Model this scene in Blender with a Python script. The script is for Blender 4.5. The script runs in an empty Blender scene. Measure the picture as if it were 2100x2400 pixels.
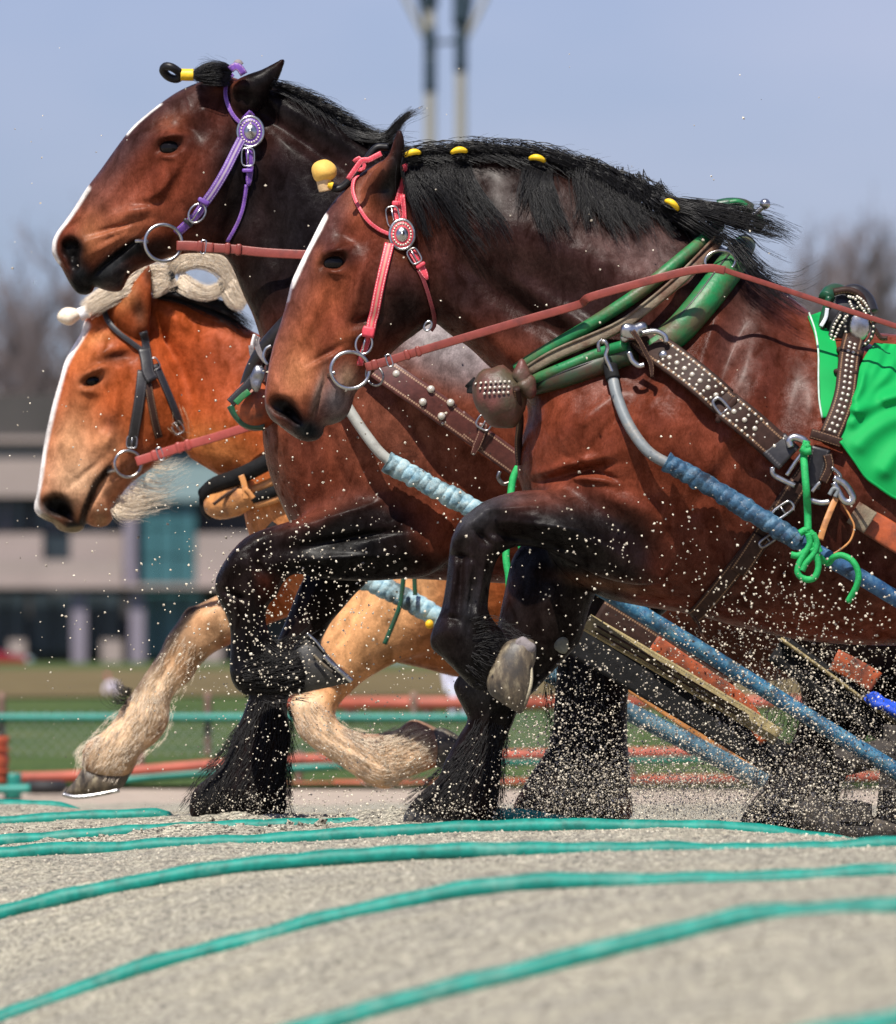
import bpy, math, random
import numpy as np
from mathutils import Vector
from mathutils.bvhtree import BVHTree

random.seed(7)
rng = np.random.default_rng(11)
SC = bpy.context.scene
COL = SC.collection
R_ = math.radians

# ------------------------------------------------------------------ camera, sky, sun, exposure
F_PX = 22608.0                 # focal length in photograph pixels (frame 2100 x 2400)
CAM_Y, CAM_Z = -26.0, 0.383
PITCH = R_(1.006)
cam_d = bpy.data.cameras.new('camera')
cam = bpy.data.objects.new('camera', cam_d)
COL.objects.link(cam)
cam.location = (0, CAM_Y, CAM_Z)
cam.rotation_euler = (R_(90) + PITCH, 0, 0)
cam_d.sensor_fit = 'HORIZONTAL'
cam_d.sensor_width = 36.0
cam_d.lens = 36.0 * F_PX / 2100.0
cam_d.clip_start = 0.5
cam_d.clip_end = 3000
cam_d.dof.use_dof = True
cam_d.dof.focus_distance = 26.7
cam_d.dof.aperture_fstop = (cam_d.lens / 1000.0) / 0.046
SC.camera = cam

SUN_DIR = Vector((-0.16, -0.50, 0.85)).normalized()     # towards the sun
world = bpy.data.worlds.new('World')
SC.world = world
world.use_nodes = True
wn, wl = world.node_tree.nodes, world.node_tree.links
wn.clear()
sky = wn.new('ShaderNodeTexSky')
sky.sky_type = 'NISHITA'
sky.sun_disc = False
sky.sun_elevation = math.asin(SUN_DIR.z)
sky.sun_rotation = math.atan2(SUN_DIR.x, SUN_DIR.y)
sky.air_density = 1.0
sky.dust_density = 0.6
sky.ozone_density = 3.0
bg = wn.new('ShaderNodeBackground')
bg.inputs['Strength'].default_value = 0.054
tint = wn.new('ShaderNodeMix'); tint.data_type = 'RGBA'; tint.blend_type = 'MULTIPLY'
tint.inputs['Factor'].default_value = 1.0
tint.inputs['B'].default_value = (0.92, 0.97, 1.40, 1)
# thin uneven high cloud all round the sky
tc = wn.new('ShaderNodeTexCoord')
mp = wn.new('ShaderNodeMapping'); mp.inputs['Scale'].default_value = (9, 9, 22)
nz = wn.new('ShaderNodeTexNoise'); nz.inputs['Scale'].default_value = 1.0; nz.inputs['Detail'].default_value = 4
rp = wn.new('ShaderNodeValToRGB')
rp.color_ramp.elements[0].position = 0.36; rp.color_ramp.elements[0].color = (0, 0, 0, 1)
rp.color_ramp.elements[1].position = 0.75; rp.color_ramp.elements[1].color = (0.5, 0.5, 0.5, 1)
cl = wn.new('ShaderNodeMix'); cl.data_type = 'RGBA'
cl.inputs['B'].default_value = (9.4, 9.3, 11.4, 1)
out = wn.new('ShaderNodeOutputWorld')
wl.new(sky.outputs['Color'], tint.inputs['A'])
wl.new(tc.outputs['Generated'], mp.inputs['Vector']); wl.new(mp.outputs['Vector'], nz.inputs['Vector'])
wl.new(nz.outputs['Fac'], rp.inputs['Fac'])
wl.new(rp.outputs['Color'], cl.inputs['Factor'])
wl.new(tint.outputs['Result'], cl.inputs['A'])
wl.new(cl.outputs['Result'], bg.inputs['Color'])
wl.new(bg.outputs['Background'], out.inputs['Surface'])

sun_d = bpy.data.lights.new('sun', 'SUN')
sun_d.energy = 5.0
sun_d.angle = R_(0.53)
sun_d.color = (1.0, 0.95, 0.87)
sun = bpy.data.objects.new('sun', sun_d)
COL.objects.link(sun)
sun.rotation_euler = SUN_DIR.to_track_quat('Z', 'Y').to_euler()
sun.location = (-10, -30, 60)

vs = SC.view_settings
SC.display_settings.display_device = 'sRGB'
vs.view_transform = 'Standard'
vs.look = 'None'
vs.exposure = 0.42
vs.gamma = 1.0
vs.use_curve_mapping = False
SC.render.engine = 'CYCLES'
SC.cycles.use_denoising = True
SC.cycles.max_bounces = 6
SC.cycles.transparent_max_bounces = 6
SC.cycles.volume_bounces = 1

# ------------------------------------------------------------------ geometry of the view
CT, ST = math.cos(PITCH), math.sin(PITCH)

def P(px, py, y):
    """point of the vertical plane at depth y that the photograph shows at (px, py)"""
    a, b = (px - 1050.0) / F_PX, (1200.0 - py) / F_PX
    dy = CT - ST * b
    t = (y - CAM_Y) / dy
    return Vector((t * a, y, CAM_Z + t * (ST + CT * b)))

def Pa(pts, y):
    pts = np.asarray(pts, float)
    a, b = (pts[..., 0] - 1050.0) / F_PX, (1200.0 - pts[..., 1]) / F_PX
    dy = CT - ST * b
    t = (y - CAM_Y) / dy
    return np.stack([t * a, np.broadcast_to(y, t.shape) * 1.0, CAM_Z + t * (ST + CT * b)], -1)

def proj(x, y, z):
    vy, vz = y - CAM_Y, z - CAM_Z
    d = vy * CT + vz * ST
    return 1050.0 + F_PX * x / d, 1200.0 - F_PX * (vz * CT - vy * ST) / d

def mpp(y):
    return (y - CAM_Y) / F_PX      # metres per photograph pixel

def c1(l): return [(u / 2, 100 + v / 2) for u, v in l]
def c2(l): return [(560 + u / 2, 260 + v / 2) for u, v in l]
def c3(l): return [(1204 + u / 2, 260 + v / 2) for u, v in l]
def c4(l): return [(u / 2, 1000 + v / 2) for u, v in l]
def c5(l): return [(480 + u / 2, 1000 + v / 2) for u, v in l]
def c6(l): return [(1204 + u / 2, 1000 + v / 2) for u, v in l]
def dd(l): return [(u * 2100 / 1792, v * 2100 / 1792) for u, v in l]

# ------------------------------------------------------------------ objects
def tag(o, label=None, cat=None, group=None, kind=None):
    if label: o['label'] = label
    if cat: o['category'] = cat
    if group: o['group'] = group
    if kind: o['kind'] = kind
    return o

def thing(name, label, cat, loc=(0, 0, 0), group=None):
    o = bpy.data.objects.new(name, None)
    o.empty_display_size = 0.1
    o.location = loc
    COL.objects.link(o)
    return tag(o, label, cat, group)

def link(name, me, mat=None, parent=None):
    o = bpy.data.objects.new(name, me)
    COL.objects.link(o)
    if mat is not None and not me.materials:
        me.materials.append(mat)
    if parent is not None:
        o.parent = parent
        off = Vector((0, 0, 0))
        p = parent
        while p is not None:
            off += p.location
            p = p.parent
        o.location = -off
    return o

def mesh(name, v, f, smooth=True, uv=None, colors=None):
    """v (n,3); f: (m,k) int array or list of such arrays"""
    v = np.asarray(v, np.float32)
    fs = f if isinstance(f, list) else [f]
    fs = [np.asarray(a, np.int32) for a in fs if len(a)]
    me = bpy.data.meshes.new(name)
    me.vertices.add(len(v))
    me.vertices.foreach_set('co', v.ravel())
    loops = np.concatenate([a.ravel() for a in fs])
    sizes = np.concatenate([np.full(len(a), a.shape[1], np.int32) for a in fs])
    me.loops.add(len(loops))
    me.loops.foreach_set('vertex_index', loops)
    me.polygons.add(len(sizes))
    starts = np.concatenate([[0], np.cumsum(sizes)[:-1]]).astype(np.int32)
    me.polygons.foreach_set('loop_start', starts)
    me.polygons.foreach_set('loop_total', sizes)
    me.polygons.foreach_set('use_smooth', np.full(len(sizes), smooth, bool))
    if uv is not None:
        l = me.uv_layers.new(name='UVMap')
        l.data.foreach_set('uv', np.asarray(uv, np.float32)[loops].ravel())
    if colors is not None:
        a = me.color_attributes.new('coat', 'FLOAT_COLOR', 'POINT')
        c = np.ones((len(v), 4), np.float32); c[:, :3] = colors
        a.data.foreach_set('color', c.ravel())
    me.update(calc_edges=True)
    me.validate()
    return me

class MB:
    """collects pieces of one mesh object"""
    def __init__(s): s.v = []; s.f = {}; s.n = 0; s.uv = []
    def add(s, v, f, uv=None):
        v = np.asarray(v, float).reshape(-1, 3)
        for a in (f if isinstance(f, list) else [f]):
            a = np.asarray(a, int)
            if len(a): s.f.setdefault(a.shape[1], []).append(a + s.n)
        s.v.append(v); s.n += len(v)
        s.uv.append(np.zeros((len(v), 2)) if uv is None else np.asarray(uv, float))
        return s
    def build(s, name, mat, parent=None, smooth=True):
        me = mesh(name, np.concatenate(s.v), [np.concatenate(a) for a in s.f.values()], smooth, np.concatenate(s.uv))
        return link(name, me, mat, parent)

def spline(p, n=6, closed=False):
    p = np.asarray(p, float)
    if len(p) < 3 and not closed:
        t = np.linspace(0, 1, n * max(1, len(p) - 1) + 1)
        return p[0] + (p[-1] - p[0]) * t[:, None]
    if closed:
        q = np.concatenate([p[-1:], p, p[:2]])
    else:
        q = np.concatenate([2 * p[:1] - p[1:2], p, 2 * p[-1:] - p[-2:-1]])
    t = np.linspace(0, 1, n, endpoint=False)[:, None]
    outp = []
    for i in range(1, len(q) - 2):
        a, b, c, d = q[i - 1], q[i], q[i + 1], q[i + 2]
        # centripetal-ish tension to avoid loops
        m1, m2 = (c - a) * 0.5, (d - b) * 0.5
        L = np.linalg.norm(c - b)
        for m in (m1, m2):
            k = np.linalg.norm(m)
            if k > 1.2 * L and k > 0: m *= 1.2 * L / k
        h00 = 2 * t**3 - 3 * t**2 + 1; h10 = t**3 - 2 * t**2 + t
        h01 = -2 * t**3 + 3 * t**2; h11 = t**3 - t**2
        outp.append(h00 * b + h10 * m1 + h01 * c + h11 * m2)
    r = np.concatenate(outp)
    return r if closed else np.concatenate([r, p[-1:]])

def frames(p):
    p = np.asarray(p, float)
    t = np.gradient(p, axis=0)
    t /= np.linalg.norm(t, axis=1)[:, None] + 1e-12
    ref = np.array([0.0, -1.0, 0.0])
    a = np.cross(t, ref)
    bad = np.linalg.norm(a, axis=1) < 0.05
    a[bad] = np.cross(t[bad], [0, 0, 1.0])
    a /= np.linalg.norm(a, axis=1)[:, None] + 1e-12
    b = np.cross(a, t)
    return t, a, b

def tube(mb, p, r, seg=10, caps=True, closed=False, vscale=1.0):
    """tube of radius r (number or per point) along p"""
    p = np.asarray(p, float); n = len(p)
    r = np.broadcast_to(np.asarray(r, float), (n,))
    t, a, b = frames(p)
    if closed:
        t = np.roll(p, -1, 0) - np.roll(p, 1, 0); t /= np.linalg.norm(t, axis=1)[:, None]
        ref = np.cross(t[0], t[n // 4]); ref /= np.linalg.norm(ref)
        b = np.tile(ref, (n, 1)); a = np.cross(t, b)
    w = np.linspace(0, 2 * math.pi, seg, endpoint=False)
    ring = a[:, None] * np.cos(w)[None, :, None] + b[:, None] * np.sin(w)[None, :, None]
    v = p[:, None] + ring * r[:, None, None]
    L = np.concatenate([[0], np.cumsum(np.linalg.norm(np.diff(p, axis=0), axis=1))])
    uv = np.stack([np.repeat(L, seg), np.tile(w / (2 * math.pi), n)], -1)
    i = np.arange(n if closed else n - 1)[:, None]; j = np.arange(seg)[None]
    i2 = (i + 1) % n; j2 = (j + 1) % seg
    f = np.stack([i * seg + j, i * seg + j2 + 0 * i, i2 * seg + j2, i2 * seg + j], -1).reshape(-1, 4)
    v = v.reshape(-1, 3)
    if caps and not closed:
        v = np.concatenate([v, p[:1], p[-1:]]); uv = np.concatenate([uv, [[0, 0], [L[-1], 0]]])
        k = np.arange(seg); k2 = (k + 1) % seg
        ca = np.stack([k2, k, np.full(seg, n * seg)], -1)
        cb = np.stack([(n - 1) * seg + k, (n - 1) * seg + k2, np.full(seg, n * seg + 1)], -1)
        mb.add(v, [f, ca, cb], uv)
    else:
        mb.add(v, f, uv)
    return mb

def ribbon(mb, p, nrm, w, th, taper=None):
    """flat strap along p; nrm: face normals; w: width; th: thickness; rounded edges"""
    p = np.asarray(p, float); n = len(p)
    t = np.gradient(p, axis=0); t /= np.linalg.norm(t, axis=1)[:, None] + 1e-12
    nr = np.asarray(nrm, float)
    nr = nr - (nr * t).sum(1)[:, None] * t
    nr /= np.linalg.norm(nr, axis=1)[:, None] + 1e-12
    s = np.cross(t, nr)
    w = np.broadcast_to(np.asarray(w, float), (n,)) * 0.5
    h = th * 0.5
    prof = [(-1, 0), (-0.94, 0.8), (-0.8, 1), (0, 1.06), (0.8, 1), (0.94, 0.8), (1, 0), (0.94, -0.9), (-0.94, -0.9)]
    k = len(prof)
    v = np.stack([p + s * (w * a)[:, None] + nr * (h * b) for a, b in prof], 1).reshape(-1, 3)
    L = np.concatenate([[0], np.cumsum(np.linalg.norm(np.diff(p, axis=0), axis=1))])
    uv = np.stack([np.repeat(L, k), np.tile([(a + 1) / 2 for a, b in prof], n)], -1)
    i = np.arange(n - 1)[:, None]; j = np.arange(k)[None]; j2 = (j + 1) % k
    f = np.stack([i * k + j, (i + 1) * k + j, (i + 1) * k + j2, i * k + j2 + 0 * i], -1).reshape(-1, 4)
    e0 = np.arange(k)[None]; e1 = ((n - 1) * k + np.arange(k))[None, ::-1]
    mb.add(v, [f, e0, e1], uv)
    return mb

def box(mb, c, sx, sy, sz, ax=None):
    """box centred at c; ax = 3 axes rows"""
    A = np.eye(3) if ax is None else np.asarray(ax, float)
    q = np.array([(x, y, z) for x in (-.5, .5) for y in (-.5, .5) for z in (-.5, .5)]) * [sx, sy, sz]
    v = np.asarray(c, float) + q @ A
    f = [(0, 1, 3, 2), (4, 6, 7, 5), (0, 4, 5, 1), (2, 3, 7, 6), (0, 2, 6, 4), (1, 5, 7, 3)]
    mb.add(v, np.array(f))
    return mb

def ball(mb, c, rx, ry=None, rz=None, seg=12, rings=8, ax=None):
    ry = rx if ry is None else ry; rz = rx if rz is None else rz
    A = np.eye(3) if ax is None else np.asarray(ax, float)
    th = np.linspace(0, math.pi, rings + 1)[1:-1]; ph = np.linspace(0, 2 * math.pi, seg, endpoint=False)
    q = [(0, 0, 1)] + [(math.sin(t) * math.cos(p), math.sin(t) * math.sin(p), math.cos(t)) for t in th for p in ph] + [(0, 0, -1)]
    v = np.asarray(c, float) + (np.array(q) * [rx, ry, rz]) @ A
    m = len(th)
    k = np.arange(seg); k2 = (k + 1) % seg
    top = np.stack([np.zeros(seg, int), 1 + k, 1 + k2], -1)
    bot = np.stack([np.full(seg, m * seg + 1), 1 + (m - 1) * seg + k2, 1 + (m - 1) * seg + k], -1)
    fs = [top, bot]
    if m > 1:
        i = np.arange(m - 1)[:, None]
        fs.append(np.stack([1 + i * seg + k, 1 + (i + 1) * seg + k, 1 + (i + 1) * seg + k2, 1 + i * seg + k2], -1).reshape(-1, 4))
    mb.add(v, fs)
    return mb

# ------------------------------------------------------------------ materials
def lin(r, g, b):
    f = lambda c: ((c / 255 + 0.055) / 1.055) ** 2.4 if c / 255 > 0.04045 else c / 255 / 12.92
    return (f(r), f(g), f(b))

class NT:
    def __init__(s, name):
        s.m = bpy.data.materials.new(name); s.m.use_nodes = True
        s.n, s.l = s.m.node_tree.nodes, s.m.node_tree.links
        s.b = s.n['Principled BSDF']
    def new(s, t, **kw):
        x = s.n.new(t)
        for k, v in kw.items():
            if k in x.inputs.keys(): x.inputs[k].default_value = v
            else: setattr(x, k, v)
        return x
    def set(s, **kw):
        for k, v in kw.items(): s.b.inputs[k.replace('_', ' ')].default_value = v
        return s
    def coord(s, what='Object', scale=(1, 1, 1), rot=(0, 0, 0)):
        t = s.new('ShaderNodeTexCoord'); m = s.new('ShaderNodeMapping')
        m.inputs['Scale'].default_value = scale; m.inputs['Rotation'].default_value = rot
        s.l.new(t.outputs[what], m.inputs['Vector'])
        return m.outputs['Vector']
    def noise(s, vec, scale, detail=4, rough=0.55, dist=0.0):
        x = s.new('ShaderNodeTexNoise'); x.inputs['Scale'].default_value = scale
        x.inputs['Detail'].default_value = detail; x.inputs['Roughness'].default_value = rough
        x.inputs['Distortion'].default_value = dist
        s.l.new(vec, x.inputs['Vector'])
        return x.outputs['Fac']
    def ramp(s, fac, stops):
        x = s.new('ShaderNodeValToRGB'); e = x.color_ramp.elements
        while len(e) < len(stops): e.new(0.5)
        for i, (p, c) in enumerate(stops):
            e[i].position = p
            e[i].color = (*c, 1) if len(c) == 3 else c
        s.l.new(fac, x.inputs['Fac'])
        return x.outputs['Color']
    def mix(s, fac, a, b, mode='MIX'):
        x = s.new('ShaderNodeMix', data_type='RGBA', blend_type=mode)
        for k, val in (('Factor', fac), ('A', a), ('B', b)):
            if isinstance(val, (int, float)): x.inputs[k].default_value = val
            elif isinstance(val, tuple): x.inputs[k].default_value = (*val, 1) if len(val) == 3 else val
            else: s.l.new(val, x.inputs[k])
        return x.outputs['Result']
    def math(s, op, a, b=0.0, c=None):
        x = s.new('ShaderNodeMath', operation=op)
        for i, val in enumerate((a, b) if c is None else (a, b, c)):
            if isinstance(val, (int, float)): x.inputs[i].default_value = val
            else: s.l.new(val, x.inputs[i])
        return x.outputs['Value']
    def color(s, c): s.l.new(c, s.b.inputs['Base Color']); return s
    def rough(s, c): s.l.new(c, s.b.inputs['Roughness']); return s
    def bump(s, h, strength=0.3, dist=0.01, prev=None):
        x = s.new('ShaderNodeBump', Strength=strength, Distance=dist)
        s.l.new(h, x.inputs['Height'])
        if prev is not None: s.l.new(prev, x.inputs['Normal'])
        s.l.new(x.outputs['Normal'], s.b.inputs['Normal'])
        return x.outputs['Normal']

def plain(name, rgb, rough=0.5, metal=0.0, var=0.25, scale=30, bump=0.15, spec=0.5, dirt=None, dirt_amt=0.5, dscale=14, bdist=0.004):
    """material with uneven colour, some dirt, and fine relief"""
    t = NT(name)
    v = t.coord()
    n = t.noise(v, scale, 5)
    lo = tuple(c * (1 - var) for c in rgb); hi = tuple(min(1, c * (1 + var)) for c in rgb)
    c = t.ramp(n, [(0.3, lo), (0.7, hi)])
    if dirt is not None:
        d = t.noise(v, dscale, 6, 0.65)
        m = t.ramp(d, [(0.62 - 0.25 * dirt_amt, (0, 0, 0)), (0.72 - 0.1 * dirt_amt, (1, 1, 1))])
        c = t.mix(m, c, dirt)
    t.color(c)
    t.set(Roughness=rough, Metallic=metal)
    t.b.inputs['Specular IOR Level'].default_value = spec
    if bump: t.bump(t.noise(v, scale * 4, 4), bump, bdist)
    return t.m
# ------------------------------------------------------------------ animal bodies: traced profiles inflated to round sections and merged
def blur1(a, k=1):
    for _ in range(k):
        p = np.pad(a, 1, mode='edge')
        a = (p[:-2, 1:-1] + p[2:, 1:-1] + p[1:-1, :-2] + p[1:-1, 2:] + 4 * p[1:-1, 1:-1]) / 8
    return a

def poly_sdf(poly, X, Y):
    """signed distance, positive inside; X, Y 2-D arrays"""
    a = poly; b = np.roll(poly, -1, 0)
    best = np.full(X.shape, 1e12); inside = np.zeros(X.shape, bool)
    for (ax, ay), (bx, by) in zip(a, b):
        ex, ey = bx - ax, by - ay
        wx, wy = X - ax, Y - ay
        t = np.clip((wx * ex + wy * ey) / (ex * ex + ey * ey + 1e-9), 0, 1)
        dx, dy = wx - ex * t, wy - ey * t
        np.minimum(best, dx * dx + dy * dy, out=best)
        if ay != by:
            c = ((ay <= Y) != (by <= Y)) & (X < (bx - ax) * (Y - ay) / (by - ay) + ax)
            inside ^= c
    d = np.sqrt(best)
    return np.where(inside, d, -d)

def poisson(mask, h, iters=(400, 260, 200, 160)):
    """solve lap u = -1 inside mask (u = 0 outside), coarse to fine"""
    levels = [mask]
    while len(levels) < 4:
        m = levels[-1]
        m = np.pad(m, ((0, m.shape[0] % 2), (0, m.shape[1] % 2)))
        levels.append(m.reshape(m.shape[0] // 2, 2, m.shape[1] // 2, 2).mean((1, 3)) > 0.5)
    u = None
    for lev in (3, 2, 1, 0):
        m = np.pad(levels[lev], 1); hh = (h * 2 ** lev) ** 2
        if u is None: u = np.zeros(m.shape)
        else:
            u = np.repeat(np.repeat(u[1:-1, 1:-1], 2, 0), 2, 1)[:m.shape[0] - 2, :m.shape[1] - 2]
            u = np.pad(u, 1) * m
        I, J = np.indices(m.shape)
        red = m & ((I + J) % 2 == 0); blk = m & ((I + J) % 2 == 1)
        w = 1.85 if lev < 3 else 1.7
        for _ in range(iters[3 - lev]):
            for s in (red, blk):
                g = np.zeros_like(u)
                g[1:-1, 1:-1] = (u[:-2, 1:-1] + u[2:, 1:-1] + u[1:-1, :-2] + u[1:-1, 2:] + hh) * 0.25
                u = np.where(s, u + w * (g - u), u)
    return u[1:-1, 1:-1]

def idw(ctrl, X, Y, k, scale=160.0):
    """smooth interpolation of control values ctrl[i][k] at (X, Y)"""
    num = np.zeros(X.shape); den = np.zeros(X.shape)
    for c in ctrl:
        w = 1.0 / (((X - c[0]) ** 2 + (Y - c[1]) ** 2) / scale ** 2 + 0.05) ** 1.5
        num += w * c[k]; den += w
    return num / den

def gauss(X, Y, g):
    """elongated bump: (px, py, rx, ry, angle deg clockwise in the picture, amp[, power])"""
    px, py, rx, ry, an = g[:5]
    ca, sa = math.cos(R_(an)), math.sin(R_(an))
    dx, dy = X - px, Y - py
    u = (dx * ca + dy * sa) / rx; v = (-dx * sa + dy * ca) / ry
    q = u * u + v * v
    pw = g[6] if len(g) > 6 else 1
    return np.exp(-q ** pw)

class Part:
    def __init__(s, poly, y0, ctrl, relief=(), step=4.0, k=0.03, sub=5):
        """ctrl: list of (px, py, thickness factor, offset from y0)"""
        poly = spline(poly, sub, closed=True)
        s.k = k
        yc = float(np.mean([c[3] for c in ctrl]))
        s.yplane = y0 + yc
        s.mp = mpp(s.yplane)
        pad = 60
        s.x0, s.y0 = poly[:, 0].min() - pad, poly[:, 1].min() - pad
        nx = int((poly[:, 0].max() + pad - s.x0) / step) + 2
        ny = int((poly[:, 1].max() + pad - s.y0) / step) + 2
        s.step = step; s.nx, s.ny = nx, ny
        X, Y = np.meshgrid(s.x0 + np.arange(nx) * step, s.y0 + np.arange(ny) * step)
        d = poly_sdf(poly, X, Y)
        mask = d > 0
        u = poisson(mask, step)
        # smooth ratio u/d carried across the outline so that the zero level follows the traced curve exactly
        ok = d > 2.0 * step
        q = np.where(ok, u / np.maximum(d, 1e-3), 0.0); w = ok.astype(float)
        for it in range(40):
            qn, w2 = blur1(q * w), blur1(w)
            q = np.where(ok, q, np.where(w2 > 1e-6, qn / np.maximum(w2, 1e-6), q))
            w = np.where(ok, 1.0, np.minimum(1, w2 * 8))
        q = np.where(w < 0.02, np.median(q[ok]), q)
        q = np.maximum(blur1(q, 2), 0.3 * np.median(q[ok]))
        ue = blur1(q * d, 1) * s.mp ** 2
        m = idw(ctrl, X, Y, 2); yy = idw(ctrl, X, Y, 3)
        A = 2 * ue * m * m
        T = np.sqrt(np.maximum(A, 0))
        r = np.zeros(X.shape)
        for g in relief: r += g[5] * gauss(X, Y, g)
        lim = np.maximum(r, -0.75 * T)
        A = np.where(A > 0, np.where(lim < 0, (T + lim) ** 2, A + 2 * T * lim), A)
        s.A = A.astype(np.float32)
        gy, gx = np.gradient(A, step * s.mp)
        s.G = blur1(gx * gx + gy * gy, 2).astype(np.float32)
        s.YC = (y0 + yy).astype(np.float32)
        s.tmax = float(T.max()) + 0.06
        s.ylo, s.yhi = float(s.YC[mask].min() - s.tmax), float(s.YC[mask].max() + s.tmax)

    def field(s, x, y, z):
        """x, y, z 1-D arrays -> approximate distance (negative inside)"""
        a = CAM_Y
        b = (s.yplane - a)
        # picture coordinates on this part's own plane
        vz = z - CAM_Z
        dep = b * CT + vz * ST
        px = 1050.0 + F_PX * x / dep
        py = 1200.0 - F_PX * (vz * CT - b * ST) / dep
        fx = (px - s.x0) / s.step; fy = (py - s.y0) / s.step
        out = (fx < 0) | (fy < 0) | (fx > s.nx - 1.01) | (fy > s.ny - 1.01) | (y < s.ylo) | (y > s.yhi)
        res = np.full(x.shape, 0.3, np.float32)
        i = np.nonzero(~out)[0]
        fx, fy = fx[i], fy[i]
        ix, iy = fx.astype(np.int32), fy.astype(np.int32)
        tx, ty = (fx - ix).astype(np.float32), (fy - iy).astype(np.float32)
        o = iy * s.nx + ix
        w00, w10, w01, w11 = (1 - tx) * (1 - ty), tx * (1 - ty), (1 - tx) * ty, tx * ty
        def bi(M):
            M = M.ravel()
            return M[o] * w00 + M[o + 1] * w10 + M[o + s.nx] * w01 + M[o + s.nx + 1] * w11
        A, G, YC = bi(s.A), bi(s.G), bi(s.YC)
        dy = y[i] - YC
        F = dy * dy - A
        res[i] = F / np.sqrt(4 * dy * dy + G + 1e-5)
        return res

def body_field(parts, x, y, z):
    f = None
    for p in parts:
        g = p.field(x, y, z)
        if f is None: f = g
        else:
            k = p.k
            h = np.maximum(k - np.abs(f - g), 0) / k
            f = np.minimum(f, g) - h * h * k * 0.25
    return f

def axis_coords(lo, hi, fine_lo, fine_hi, h, H):
    a = np.arange(fine_lo, fine_hi + h, h)
    left, right = [], []
    x, s = a[0], h
    while x > lo:
        s = min(H, s * 1.25); x -= s; left.append(x)
    x, s = a[-1], h
    while x < hi:
        s = min(H, s * 1.25); x += s; right.append(x)
    return np.array(left[::-1] + list(a) + right)

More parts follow.
